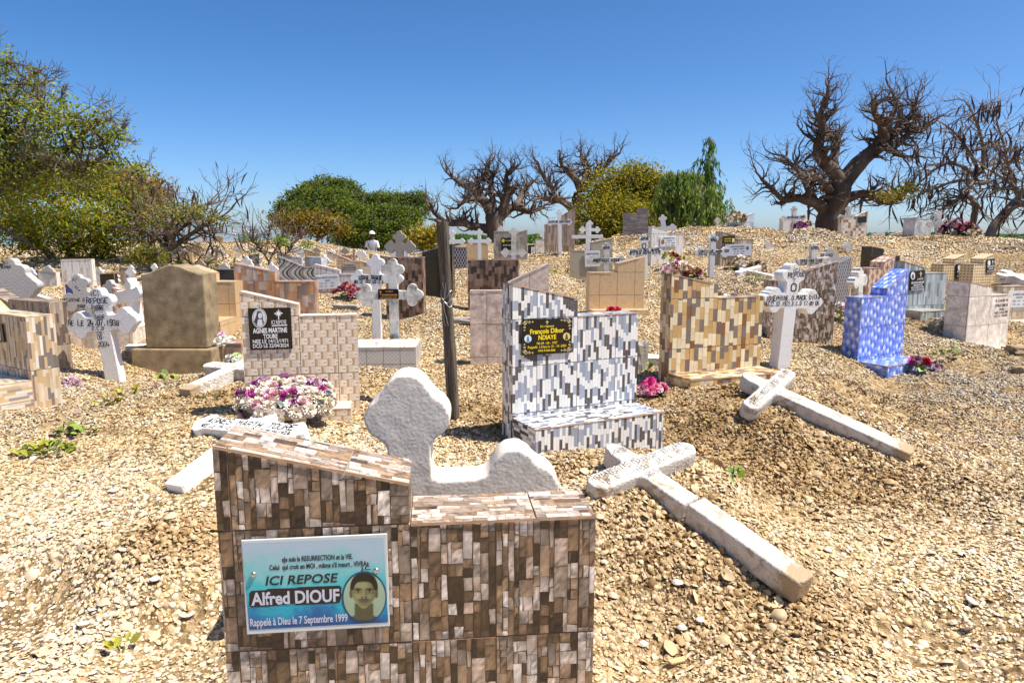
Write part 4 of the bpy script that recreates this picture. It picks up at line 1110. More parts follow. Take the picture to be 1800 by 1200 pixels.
for i, (lab, d, x0, x1, xi, yt0, yi, yt1, yb, pt) in enumerate([
 ('low brown slatted headstone on the bank above the orange slate one', 11.8, 442, 474, 458, 470, 475, 478, 498, 'vslats'), ('white marbled headstone behind the orange slate one', 11.5, 466, 492, 480, 472, 477, 481, 504, 'palemarble'),
 ('beige mosaic headstone left of the dark stone cross', 11.2, 634, 668, 652, 458, 464, 468, 494, 'mosaic'), ('small grey slab headstone under the sapling', 13.8, 486, 510, 498, 440, 444, 447, 464, 'mottled'),
 ('low tan headstone behind the grey block headstone', 15.0, 536, 562, 550, 438, 442, 444, 458, 'tangrid'), ('pink marbled headstone in the hollow before the green tree', 15.5, 574, 598, 586, 440, 444, 446, 460, 'pinkmarble'),
 ('brown relief headstone on the left bank behind the concrete stone', 12.6, 270, 296, 284, 456, 461, 464, 486, 'browntex')]):
    H('dense%d' % i, lab, d, 3, ((x0 + x1) / 2, yb), (x0, yt0), (xi, yi), (x1, yt1), pt, t=0.1)

# crosses: fallen ones, by four tips of their upper face (pixel, pixel, depth): foot, head, left arm, right arm
def FALL(key, label, foot, head, la, ra, **k):
    f, h, a, b = W(*foot), W(*head), W(*la), W(*ra)
    zv = (h - f).normalized()
    xv = (b - a); xv = (xv - zv * xv.dot(zv)).normalized()
    yv = zv.cross(xv)
    M = Matrix((xv, yv, zv)).transposed().to_4x4()
    M.translation = f
    la_, ra_ = (a - f), (b - f)
    dims = ((h - f).length, (la_.dot(zv) + ra_.dot(zv)) / 2, -la_.dot(xv), ra_.dot(xv))
    def rel(q): return ('L', (dims[3] if q[1] > 0 else dims[2]) * q[1], dims[1] + q[2])
    k['text'] = [(s, rel(q0), rel(q1), hh) for s, q0, q1, hh in k.get('text', [])]
    CR.append(dict(key=key, label=label, M=M, dims=dims, fall=(f, h, a, b), sink=0.0, **k))
FALL('ffallen', 'fallen white cross, its post cracked across, on the nearest shell mound', (1418, 1020, 2.80), (1070, 779, 3.70), (1017, 826, 3.38), (1243, 789, 3.70),
  w=0.125, wa=0.13, t=0.11, end='round', lobe=0.063, mat=WHITE_FALLEN, cut=0.62, rough=0.011, lift=0.012,
  text=[('FRANCOIS DIBOR NDIAYE', ('R', -0.9, 0.008), ('R', 0.92, 0.008), 0.040), ('NE LE 4.4.1937  DCD LE 15 10', ('R', -0.8, -0.042), ('R', 0.88, -0.042), 0.032), ('2001', ('R', -0.12, -0.10), ('R', 0.16, -0.10), 0.03), ('REPOSE', ('R', -0.16, 0.13), ('R', 0.14, 0.13), 0.03)], wt=0.085)
FALL('mfallen', 'fallen white cross on the farther shell mound before the wood block headstone', (1606, 792, 4.32), (1306, 656, 5.0), (1270, 692, 4.70), (1434, 668, 5.02),
  w=0.125, wa=0.12, t=0.11, end='round', lobe=0.063, mat=WHITE_FALLEN, rough=0.014, lift=0.012,
  text=[('MARIE MACK DIOUF NDIAYE', ('R', -0.9, -0.02), ('R', 0.92, -0.02), 0.045)], wt=0.09)
FALL('afallen', 'fallen clean white cross before the flower wreath, half hidden by the nearest headstone', (303, 852, 3.62), (481, 716, 4.30), (338, 747, 4.30), (543, 757, 3.95),
  w=0.14, wa=0.13, t=0.10, lobe=0.074, mat=WHITE,
  text=[('AGNES MARTH TOURE', ('R', -0.8, 0.0), ('R', 0.78, 0.0), 0.05), ('NEE LE 14.12.1971 DCD LE 22/04/2024', ('R', -0.8, -0.05), ('R', 0.82, -0.05), 0.034)], wt=0.15)
FALL('lfallen', 'fallen white cross between the concrete stone and the basket weave headstone', (322, 684, 5.25), (456, 622, 5.95), (364, 640, 5.85), (476, 652, 5.5),
  w=0.13, wa=0.12, t=0.11, end='round', lobe=0.063, mat=WHITE_FALLEN)
FALL('rfallen', 'fallen white cross on the slope at the right edge', (1840, 508, 9.6), (1763, 473, 10.5), (1770, 490, 10.0), (1806, 476, 10.45),
  w=0.12, wa=0.12, t=0.11, lobe=0.067, mat=WHITE_OLD)
FALL('cfallen', 'fallen white cross beside the dried flowers on the slope', (1360, 484, 8.75), (1300, 471, 9.1), (1292, 478, 8.9), (1340, 467, 9.25),
  w=0.07, wa=0.07, t=0.06, end='round', lobe=0.044, mat=WHITE_OLD)
# the grey cross that stands right behind the nearest headstone
K('grey', 'thick pale plastered trefoil cross standing right behind the nearest headstone', 2.62, 3, (736, 1105), (711, 658), (727, 870), (474, 984), 0.165, wa=0.11, t=0.17, end='blunt', lobe=0.099, mat=PALE_PLASTER, rough=0.010)

POST = dict(base=(798, 742), top=(777, 386), d=4.9)
CONC = dict(base=(315, 668), d=6.95, rot=-1)

# ---------------------------------------------------------------- the ground
CTRL = [   # ground seen at (pixel, pixel, depth)
 (280, 690, 6.25), (345, 684, 6.3), (240, 684, 6.3),
 (1150, 1190, 2.55), (1300, 1110, 2.68), (1600, 1150, 2.66), (1790, 770, 5.0), (1750, 700, 6.0), (1690, 662, 7.0),
 (50, 1100, 2.8), (200, 950, 3.3), (60, 820, 4.2), (200, 800, 4.3), (330, 1000, 3.0), (300, 1150, 2.6), (100, 715, 5.3), (660, 690, 5.2), (650, 655, 5.6), (830, 700, 5.2), (850, 850, 3.8), (700, 780, 4.3), (600, 790, 4.2), (980, 860, 3.6), (760, 700, 5.4),
 (1250, 470, 10.5), (1450, 480, 10), (1300, 397, 15.5), (1200, 402, 15), (1420, 413, 14), (1700, 419, 14), (1790, 428, 13.2), (1600, 470, 11.5), (1750, 455, 12), (1500, 440, 12.5), (1420, 450, 11.0),
 (480, 415, 21), (360, 424, 20), (430, 462, 14), (300, 445, 17), (150, 450, 14), (60, 470, 12), (700, 482, 14), (655, 500, 25), (880, 458, 13), (1000, 452, 13), (760, 470, 12), (460, 520, 9.5), (640, 545, 8.3), (700, 620, 6.8), (770, 540, 8.0), (1400, 560, 8.2), (1640, 600, 7.7), (1120, 640, 6.2), (1150, 560, 7.6), (950, 560, 8.0), (960, 480, 10.5), (200, 640, 6.6), (260, 545, 9.4), (1240, 520, 8.6), (1300, 560, 7.8), (560, 690, 5.0), (1130, 700, 5.3), (1590, 700, 6.3), (1330, 610, 6.9),
]
WORLD_PTS = [(0.38, 2.75, 0.03), (0.75, 2.45, 0.0), (1.45, 3.65, 0.05), (1.8, 3.1, 0.03), (1.2, 2.45, 0.01), (2.2, 3.6, 0.04), (1.45, 4.45, 0.08), (2.0, 4.0, 0.05), (3.0, 5.2, 0.14), (3.1, 4.3, 0.07), (2.6, 3.0, 0.03), (1.0, 4.5, 0.12), (0, 0, 0), (-2, 0, 0), (2, 0, 0), (-2, -4, 0), (2, -4, 0), (0, 1.3, 0.0), (-1.2, 1.6, 0.02), (1.4, 1.8, 0.02), (-4, 2, 0.05), (4.5, 2, 0.05), (7, 4, 0.1), (-7, 4, 0.15),
 (9.5, 17, 1.5), (13, 20, 0.9), (14, 24, 0.4), (6, 24, 1.6), (-1, 26, 1.35), (3, 29, 1.2), (-10, 34, 0.3), (-12, 22, 1.4), (-18, 24, 1.2), (-14, 12, 1.0), (22, 20, -0.2), (11.5, 14.5, 1.3), (20, 34, -0.6), (6, 40, -0.4), (-6, 44, -0.5), (-24, 40, -0.4), (30, 60, -2), (0, 70, -2), (-40, 70, -2), (40, 10, -0.5), (-40, 10, 0), (0, -30, -0.5), (14, 9, 0.3)]
ANCH = [W(*c) for c in CTRL] + [Vector(p) for p in WORLD_PTS]
EXCL = []
for r in HS:
    if r['key'] == 'alfred': continue
    ANCH.append(W(*r['base'], r['d']))
for r in CR:
    if 'fall' in r:
        f, h, a, b = r['fall']; M = r['M']; dn = M.to_3x3() @ Vector((0, 1, 0))
        ctr = (a + b) / 2
        sv = M.to_3x3() @ Vector((1, 0, 0))
        for p in (f, h, a, b, ctr, (f + ctr) / 2): ANCH.append(p + dn * (r['t'] - 0.03))
        for p in (ctr, (f + ctr) / 2, h * 0.6 + ctr * 0.4):
            for s in (-0.16, 0.16): ANCH.append(p + sv * s + dn * (r['t'] + 0.005))
    elif r['key'] not in ('grey', 'alphonse', 'louise', 'darkcross', 'behindveins', 'smallback', 'crestblock', 'crestcheck', 'hacinthe', 'shadegrey', 'leaning650', 'emile', 'augustin', 'greymid'):
        ANCH.append(W(*r['base'], r['d']))
ANCH.append(W(*POST['base'], POST['d'])); ANCH.append(W(*CONC['base'], CONC['d']))
AN = np.array([tuple(p) for p in ANCH])
MOUND = []   # x, y, height, rx, ry
for px, py, d, hh, rx, ry in [(290, 985, 3.1, 0.13, 0.36, 0.26), (650, 665, 5.5, 0.06, 0.4, 0.4), (1270, 420, 13.0, 0.25, 1.6, 1.0), (1440, 420, 13.2, 0.2, 0.9, 0.7), (1620, 425, 13.5, 0.18, 0.8, 0.7), (1300, 480, 9.9, 0.10, 0.7, 0.5), (900, 640, 6.0, 0.05, 0.3, 0.3)]:
    p = W(px, py, d); MOUND.append((p.x, p.y, hh, rx, ry))

def vnoise(x, y, s, seed=0):
    """smooth value noise in numpy"""
    x = x / s + 37.1 * seed; y = y / s - 11.7 * seed
    xi, yi = np.floor(x), np.floor(y)
    fx, fy = x - xi, y - yi
    fx, fy = fx * fx * (3 - 2 * fx), fy * fy * (3 - 2 * fy)
    def hsh(a, b): return np.modf(np.abs(np.sin(a * 127.1 + b * 311.7 + seed * 74.7) * 43758.5453))[0]
    return (hsh(xi, yi) * (1 - fx) + hsh(xi + 1, yi) * fx) * (1 - fy) + (hsh(xi, yi + 1) * (1 - fx) + hsh(xi + 1, yi + 1) * fx) * fy - 0.5

def ground(x, y):
    x = np.atleast_1d(np.asarray(x, float)); y = np.atleast_1d(np.asarray(y, float))
    z = np.empty_like(x)
    for s in range(0, len(x), 20000):
        e = slice(s, s + 20000)
        d2 = (x[e, None] - AN[None, :, 0]) ** 2 + (y[e, None] - AN[None, :, 1]) ** 2
        eps = 0.03 + (0.045 * np.hypot(AN[:, 0], AN[:, 1])) ** 2
        w = 1 / (d2 + eps[None]) ** 1.9
        z[e] = (w * AN[None, :, 2]).sum(1) / w.sum(1)
    r = np.hypot(x, y)
    far = np.clip((r - 45) / 60, 0, 1); far = far * far * (3 - 2 * far)
    z = z * (1 - far) - 2.2 * far
    for mx, my, hh, rx, ry in MOUND:
        z = z + hh * np.exp(-((x - mx) / rx) ** 2 - ((y - my) / ry) ** 2)
    k = np.clip(1 - r / 40, 0, 1)
    z = z + k * (0.035 * vnoise(x, y, 0.55, 1) + 0.018 * vnoise(x, y, 0.22, 2)) + np.clip(r / 12, 0, 1) * k * (0.12 * vnoise(x, y, 1.4, 3) + 0.06 * vnoise(x, y, 0.6, 5))
    return z

def gz(x, y): return float(ground(x, y)[0])

def ground_mat():
    m, nt, b = nodes_of('shell sand')
    tc = N(nt, 'ShaderNodeTexCoord')
    v = N(nt, 'ShaderNodeTexVoronoi', Scale=26.0, Randomness=1.0)
    n1 = N(nt, 'ShaderNodeTexNoise', Scale=0.55, Detail=5.0, Roughness=0.6)
    n2 = N(nt, 'ShaderNodeTexNoise', Scale=60.0, Detail=5.0)
    for q in (v, n1, n2): nt.links.new(tc.outputs['Object'], q.inputs['Vector'])
    r = ramp(nt, v.outputs['Color'], [(0.0, (0.20, 0.13, 0.06)), (0.45, (0.40, 0.28, 0.145)), (1.0, (0.66, 0.52, 0.32))])
    r1 = ramp(nt, n1.outputs[0], [(0.35, (0.72, 0.66, 0.58)), (0.65, (1.08, 1.05, 1.0))])
    mx = N(nt, 'ShaderNodeMix', data_type='RGBA', blend_type='MULTIPLY'); mx.inputs[0].default_value = 1
    nt.links.new(r.outputs[0], mx.inputs[6]); nt.links.new(r1.outputs[0], mx.inputs[7])
    nt.links.new(mx.outputs[2], b.inputs['Base Color'])
    b.inputs['Roughness'].default_value = 0.95
    b.inputs['Specular IOR Level'].default_value = 0.1
    bp = N(nt, 'ShaderNodeBump', Strength=1.0, Distance=0.03)
    ad = N(nt, 'ShaderNodeMath', operation='ADD')
    nt.links.new(v.outputs['Distance'], ad.inputs[0]); nt.links.new(n2.outputs[0], ad.inputs[1])
    nt.links.new(ad.outputs[0], bp.inputs['Height'])
    nt.links.new(bp.outputs[0], b.inputs['Normal'])
    return m

def build_ground():
    nx, ny = 340, 380
    tx = np.linspace(-1, 1, nx); ty = np.linspace(-0.42, 1, ny)
    xs = 3.0 * np.sinh(tx * 6.6); ys = 2.0 * np.sinh(ty * 7.2) + 1.5
    GX, GY = np.meshgrid(xs, ys, indexing='ij')
    z = ground(GX.ravel(), GY.ravel())
    co = np.stack([GX.ravel(), GY.ravel(), z], 1)
    i, j = np.meshgrid(np.arange(nx - 1), np.arange(ny - 1), indexing='ij')
    a = (i * ny + j).ravel()
    fc = np.stack([a, a + ny, a + ny + 1, a + 1], 1)
    me = bpy.data.meshes.new('ground')
    me.from_pydata(co.tolist(), [], fc.tolist())
    me.materials.append(ground_mat())
    me.polygons.foreach_set('use_smooth', [True] * len(me.polygons))
    tag(link('ground', me), 'shell covered ground of the cemetery', None, kind='structure')
build_ground()

# ---------------------------------------------------------------- shells
def shell_mat():
    m, nt, b = nodes_of('cockle shell')
    at = N(nt, 'ShaderNodeAttribute', attribute_name='tint', attribute_type='INSTANCER')
    vc = N(nt, 'ShaderNodeAttribute', attribute_name='col')
    mx = N(nt, 'ShaderNodeMix', data_type='RGBA', blend_type='MULTIPLY'); mx.inputs[0].default_value = 1
    nt.links.new(at.outputs['Color'], mx.inputs[6]); nt.links.new(vc.outputs['Color'], mx.inputs[7])
    tc = N(nt, 'ShaderNodeTexCoord')
    n = N(nt, 'ShaderNodeTexNoise', Scale=120.0, Detail=3.0)
    nt.links.new(tc.outputs['Object'], n.inputs['Vector'])
    r = ramp(nt, n.outputs[0], [(0.3, (0.72, 0.68, 0.62)), (0.6, (1.05, 1.04, 1.02))])
    m2 = N(nt, 'ShaderNodeMix', data_type='RGBA', blend_type='MULTIPLY'); m2.inputs[0].default_value = 1
    nt.links.new(mx.outputs[2], m2.inputs[6]); nt.links.new(r.outputs[0], m2.inputs[7])
    nt.links.new(m2.outputs[2], b.inputs['Base Color'])
    b.inputs['Roughness'].default_value = 0.6
    b.inputs['Specular IOR Level'].default_value = 0.3
    return m
SHELL = shell_mat()

def shell_geo(seed, rings=3, seg=11, el=1.0, hgt=0.5, cup=False, cut=0.0):
    """half a cockle: a ribbed dome with its beak off centre, unit radius"""
    rng = random.Random(seed)
    vs = [(0, -0.35 * 1.0, hgt)]
    for k in range(1, rings + 1):
        t = k / rings
        for s in range(seg):
            a = 2 * PI * s / seg
            rib = 1 + 0.05 * (1 if s % 2 else -1) * t
            x = math.cos(a) * t * rib * el; y = -0.35 * (1 - t) + math.sin(a) * t * rib
            z = hgt * (1 - t ** 2.2) + 0.03 * (1 if s % 2 else -1) * t * (1 - t)
            vs.append((x + rng.uniform(-.02, .02), y, z))
    fs = [(0, 1 + s, 1 + (s + 1) % seg) for s in range(seg)]
    for k in range(rings - 1):
        for s in range(seg):
            a, b = 1 + k * seg + s, 1 + k * seg + (s + 1) % seg
            fs.append((a, a + seg, b + seg, b))
    if cut:
        fs = [f for f in fs if vs[f[0]][0] < cut]
    if cup: vs = [(x, y, -z + hgt * 0.35) for x, y, z in vs]; fs = [f[::-1] for f in fs]
    else: vs = [(x, y, z - 0.12) for x, y, z in vs]
    return vs, fs

SHELL_KINDS = [(1, 3, 11, 1.0, 0.55, False, 0), (2, 3, 11, 1.1, 0.62, False, 0), (3, 3, 11, 1.0, 0.6, True, 0), (4, 3, 10, 1.15, 0.55, True, 0), (5, 3, 10, 1.35, 0.35, False, 0), (6, 2, 9, 0.9, 0.45, False, 0.25), (7, 2, 9, 1.1, 0.4, True, 0.2)]

def shell_protos():
    col = bpy.data.collections.new('shell_kinds')
    for k, a in enumerate(SHELL_KINDS):
        vs, fs = shell_geo(*a)
        me = mesh('shell', vs, fs, SHELL, cols=[(1, 1, 1)] * sum(len(f) for f in fs), smooth=True)
        col.objects.link(bpy.data.objects.new('shell_kind_%d' % k, me))
    return col

def patch_protos(name, rad_m, count, size, kinds):
    col = bpy.data.collections.new(name)
    for k in range(kinds):
        rng = random.Random(k * 17 + 5)
        V, Fc, C = [], [], []
        for q in range(count):
            a = rng.uniform(0, 2 * PI); rr = rad_m * math.sqrt(rng.random())
            g = rng.choice(SHELL_KINDS)
            vs, fs = shell_geo(g[0], 2, 7, *g[3:])
            s = size * rng.uniform(0.6, 1.3)
            Mx = Matrix.Translation((rr * math.cos(a), rr * math.sin(a), rng.uniform(-0.1, 0.5) * size)) @ Matrix.Rotation(rng.uniform(0, 6.28), 4, 'Z') @ Matrix.Rotation(rng.gauss(0, 0.5), 4, 'X') @ Matrix.Rotation(rng.gauss(0, 0.5), 4, 'Y') @ Matrix.Scale(s, 4)
            b = len(V)
            V += [Mx @ Vector(v) for v in vs]
            kk = rng.uniform(0.55, 1.15); c = (kk, kk * rng.uniform(0.94, 1.02), kk * rng.uniform(0.84, 1.04))
            for f in fs:
                Fc.append(tuple(b + i for i in f)); C += [c] * len(f)
        col.objects.link(bpy.data.objects.new('%s_%d' % (name, k), mesh(name, V, Fc, SHELL, cols=C, smooth=True)))
    return col

def scatter(name, label, pts, rot, scl, idx, tint, col):
    me = bpy.data.meshes.new(name)
    me.vertices.add(len(pts))
    me.vertices.foreach_set('co', pts.astype(np.float32).ravel())
    for nm, ty, dat in (('rot', 'FLOAT_VECTOR', rot), ('scl', 'FLOAT', scl), ('kind', 'INT', idx), ('tint', 'FLOAT_COLOR', tint)):
        a = me.attributes.new(nm, ty, 'POINT')
        a.data.foreach_set({'FLOAT_VECTOR': 'vector', 'FLOAT': 'value', 'INT': 'value', 'FLOAT_COLOR': 'color'}[ty], np.ascontiguousarray(dat.astype(np.int32 if ty == 'INT' else np.float32)).ravel())
    me.update()
    o = link(name, me)
    ng = bpy.data.node_groups.new(name, 'GeometryNodeTree')
    ng.interface.new_socket('Geometry', in_out='INPUT', socket_type='NodeSocketGeometry')
    ng.interface.new_socket('Geometry', in_out='OUTPUT', socket_type='NodeSocketGeometry')
    gi, go = ng.nodes.new('NodeGroupInput'), ng.nodes.new('NodeGroupOutput')
    ci = ng.nodes.new('GeometryNodeCollectionInfo')
    ci.inputs['Collection'].default_value = col
    ci.inputs['Separate Children'].default_value = True
    ci.inputs['Reset Children'].default_value = True
    ip = ng.nodes.new('GeometryNodeInstanceOnPoints')
    ip.inputs['Pick Instance'].default_value = True
    def na(nm, ty):
        n = ng.nodes.new('GeometryNodeInputNamedAttribute'); n.data_type = ty; n.inputs[0].default_value = nm
        return n.outputs[0]
    m2p = ng.nodes.new('GeometryNodeMeshToPoints')
    ng.links.new(gi.outputs[0], m2p.inputs['Mesh'])
    ng.links.new(m2p.outputs[0], ip.inputs['Points'])
    ng.links.new(ci.outputs[0], ip.inputs['Instance'])
    ng.links.new(na('kind', 'INT'), ip.inputs['Instance Index'])
    e2r = ng.nodes.new('FunctionNodeEulerToRotation')
    ng.links.new(na('rot', 'FLOAT_VECTOR'), e2r.inputs[0])
    ng.links.new(e2r.outputs[0], ip.inputs['Rotation'])
    ng.links.new(na('scl', 'FLOAT'), ip.inputs['Scale'])
    ng.links.new(ip.outputs[0], go.inputs[0])
    md = o.modifiers.new('scatter', 'NODES'); md.node_group = ng
    tag(o, label, None, kind='stuff')
    return o

RS = np.random.RandomState(5)
FALLPTS = []
def mound_mask(x, y):
    """1 on freshly heaped shells, browner and looser; their tint also paints in shading"""
    m = np.zeros_like(x)
    for px, py, d, rx, ry in [(1170, 960, 3.1, 0.45, 0.85), (1330, 1080, 2.78, 0.5, 0.35), (1380, 780, 4.4, 0.85, 0.75), (1300, 720, 4.85, 0.5, 0.45), (1560, 690, 5.6, 0.6, 0.5), (300, 965, 3.12, 0.42, 0.22), (1000, 840, 3.8, 0.3, 0.25), (850, 740, 4.8, 0.3, 0.5), (360, 690, 5.2, 0.35, 0.3), (1660, 560, 8.5, 0.8, 0.5), (1640, 850, 4.1, 0.8, 0.4), (1500, 830, 4.2, 0.45, 0.4)]:
        p = W(px, py, d)
        m = np.maximum(m, np.exp(-(((x - p.x) / rx) ** 2 + ((y - p.y) / ry) ** 2) ** 1.5))
    return np.clip(m + 0.5 * vnoise(x, y, 0.5, 9) * m, 0, 1)

def tints(x, y, rs):
    n = len(x)
    mm = mound_mask(x, y)
    pale = np.array([[0.80, 0.68, 0.48], [0.74, 0.58, 0.36], [0.86, 0.79, 0.66], [0.64, 0.47, 0.26], [0.64, 0.55, 0.42], [0.78, 0.60, 0.35]])
    tan = np.array([[0.48, 0.33, 0.155], [0.40, 0.255, 0.105], [0.56, 0.41, 0.22], [0.31, 0.19, 0.08], [0.52, 0.37, 0.195], [0.64, 0.51, 0.33]])  # browner heaped shells, darkened further to paint the mounds' shading into the tint
    grey = np.array([[0.50, 0.46, 0.40], [0.62, 0.58, 0.52], [0.40, 0.36, 0.31]])
    k = rs.randint(0, 6, n)
    c = pale[k] * (1 - mm[:, None]) + tan[k] * mm[:, None]
    warm = np.clip(0.5 + 1.6 * vnoise(x, y, 0.9, 4), 0, 1)[:, None]
    c = c * (0.86 + 0.16 * (1 - warm)) * np.array([1, 1, 1]) * (1 - warm * np.array([0.0, 0.05, 0.16]))
    g = (np.clip(vnoise(x, y, 1.3, 8) * 2.4, 0, 1) * (1 - mm) * 0.4)[:, None]
    c = c * (1 - g) + grey[k % 3] * g
    gp = W(1710, 700, 6.2)
    g2 = (np.exp(-(((x - gp.x) / 1.1) ** 2 + ((y - gp.y) / 0.9) ** 2)) * 0.75)[:, None]
    c = c * (1 - g2) + grey[k % 3] * g2
    c *= rs.uniform(0.82, 1.12, (n, 1))
    c *= np.array([1.01, 1.0, 1.0])
    return np.concatenate([np.clip(c, 0.02, 0.92), np.ones((n, 1))], 1), mm

def normals(x, y):
    e = 0.03
    gx = (ground(x + e, y) - ground(x - e, y)) / (2 * e); gy = (ground(x, y + e) - ground(x, y - e)) / (2 * e)
    n = np.stack([-gx, -gy, np.ones_like(gx)], 1)
    return n / np.linalg.norm(n, axis=1)[:, None]

def eulers(n, tilt, rs):
    n = n + rs.normal(0, 1, n.shape) * tilt[:, None]
    n /= np.linalg.norm(n, axis=1)[:, None]
    n[:, 2] = np.abs(n[:, 2])
    ph = rs.uniform(0, 2 * PI, len(n))
    mx = np.cos(ph) * n[:, 0] + np.sin(ph) * n[:, 1]; my = -np.sin(ph) * n[:, 0] + np.cos(ph) * n[:, 1]
    return np.stack([-np.arcsin(np.clip(my, -1, 1)), np.arctan2(mx, n[:, 2]), ph], 1)

def sample(d0, d1, dens, fade=None):
    """points on the ground in the photo's view and a metre beside it"""
    A = []
    ymax = d1; xm = 0.75 * d1 + 0.9
    n = int(dens * (d1 - d0) * 2 * xm)
    y = RS.uniform(d0, d1, n); x = RS.uniform(-xm, xm, n)
    k = np.abs(x) < 0.75 * y + 0.6
    return x[k], y[k]

def on_ground(x, y): return np.stack([x, y, ground(x, y)], 1)

def near_shells():
    x, y = sample(0.95, 4.6, 7600)
    k = RS.random(len(x)) < np.clip((4.9 - y) / 0.9, 0.25, 1) * np.clip(0.72 + 1.1 * vnoise(x, y, 0.75, 12) + 0.8 * mound_mask(x, y), 0.45, 1)
    x, y = x[k], y[k]
    p = on_ground(x, y)
    t, mm = tints(x, y, RS)
    s = np.exp(RS.normal(-4.74, 0.28, len(x)))      # radius about 10 mm
    s = np.where(RS.random(len(x)) < 0.015, s * 2.1, s)
    s = s * (0.92 + 0.12 * mm)
    idx = RS.choice(len(SHELL_KINDS), len(x), p=[0.2, 0.18, 0.15, 0.12, 0.13, 0.12, 0.10])
    rot = eulers(normals(x, y), 0.26 + 0.32 * mm, RS)
    p[:, 2] += s * RS.uniform(-0.25, 0.55 + 0.5 * mm, len(x))
    scatter('shell_gravel', 'loose cockle shells covering the foreground', p, rot, s, idx, t, shell_protos())
near_shells()

def mid_shells():
    col = patch_protos('shell_patch', 0.075, 30, 0.0093, 8)
    x, y = sample(3.9, 13.5, 190)
    p = on_ground(x, y)
    t, mm = tints(x, y, RS)
    n = len(x)
    rot = eulers(normals(x, y), 0.05 + 0.12 * mm, RS)
    s = RS.uniform(0.85, 1.2, n) * (0.95 + 0.008 * y)
    scatter('shell_litter', 'shells covering the middle ground between the graves', p, rot, s, RS.randint(0, 8, n), t, col)
mid_shells()

def far_shells():
    col = patch_protos('shell_heap', 0.24, 170, 0.0155, 4)
    x, y = sample(12.5, 24, 12)
    p = on_ground(x, y)
    t, mm = tints(x, y, RS)
    n = len(x)
    rot = eulers(normals(x, y), np.full(n, 0.06), RS)
    scatter('shell_bank', 'shells covering the far banks', p, rot, RS.uniform(0.9, 1.3, n), RS.randint(0, 4, n), t, col)
far_shells()

# ---------------------------------------------------------------- graves
BY = {}
for i, r in enumerate(HS):
    headstone(r, i); BY[r['key']] = r
CRS = {}
for i, r in enumerate(CR):
    cross(r, i); CRS[r['key']] = r

# ---------------------------------------------------------------- fitted print on plaques and stone faces
_cap = []
def fit(parent, M, body, x0, y0, x1, y1, hpx, mat, bold=0.0, shear=0.0, z=0.0006, name='lettering', flat=False):
    """set type so that it fills the photo line (x0, y0)-(x1, y1) with capitals hpx high; M is the frame whose front plane it lies on"""
    a, b = loc(M, x0, y0), loc(M, x1, y1)
    hh = (loc(M, x0, y0 - hpx) - a).length
    cu = bpy.data.curves.new('lettering', 'FONT')
    cu.body = body; cu.size = 1.0; cu.shear = shear; cu.offset = bold; cu.resolution_u = 3
    to = bpy.data.objects.new('lettering', cu); COL.objects.link(to)
    me = bpy.data.meshes.new_from_object(to)
    if not _cap:
        cu.body = 'H'; cu.offset = 0; m2 = bpy.data.meshes.new_from_object(to)
        _cap.append(max(v.co.y for v in m2.vertices))
    bpy.data.objects.remove(to)
    me.materials.clear(); me.materials.append(mat)
    xs = [v.co.x for v in me.vertices]
    ln = (b - a).length
    sx, sy = ln / (max(xs) - min(xs)), hh / _cap[0]
    ang = math.atan2(b.y - a.y, b.x - a.x)
    T = Matrix.Rotation(PI / 2, 4, 'X') @ Matrix.Translation((a.x, a.y, z)) @ Matrix.Rotation(ang, 4, 'Z') @ Matrix.Diagonal((sx, sy, 1, 1)) @ Matrix.Translation((-min(xs), 0, 0))
    me.transform(T)
    o = link(name, me)
    if flat:
        o.parent = parent
    else:
        o.parent = parent
        o.matrix_parent_inverse = parent.matrix_basis.inverted()
    return o

def pshape(parent, M, name, pts, mat, z=0.001):
    """a flat printed shape given by photo pixels on frame M's front plane"""
    q = [loc(M, *p) for p in pts]
    v = [(p.x, -z, p.y) for p in q]
    if area([(p.x, p.y) for p in q]) < 0: v = v[::-1]
    o = link(name, mesh(name, v, [tuple(range(len(v)))], mat), parent)
    o.matrix_parent_inverse = parent.matrix_basis.inverted()
    return o

def pell(cx, cy, a, b, n=20, rot=0.0):
    out = []
    for k in range(n):
        t = 2 * PI * k / n
        x, y = a * math.cos(t), b * math.sin(t)
        out.append((cx + x * math.cos(rot) - y * math.sin(rot), cy + x * math.sin(rot) + y * math.cos(rot)))
    return out

INKW = plain('white print', (0.80, 0.80, 0.80), 0.4)
GOLD = plain('yellow print', (0.85, 0.62, 0.02), 0.4)
PALEY = plain('pale yellow print', (0.75, 0.64, 0.30), 0.4)
BLACKP = plain('black granite', (0.012, 0.011, 0.011), 0.12, 0.5)
WHITEP = noise_mat('white marble plate', [(0.35, (0.60, 0.61, 0.62)), (0.65, (0.80, 0.80, 0.79))], 9, rough=0.25)
STEEL = plain('steel screw', (0.60, 0.58, 0.55), 0.3, 0.5, 1.0)

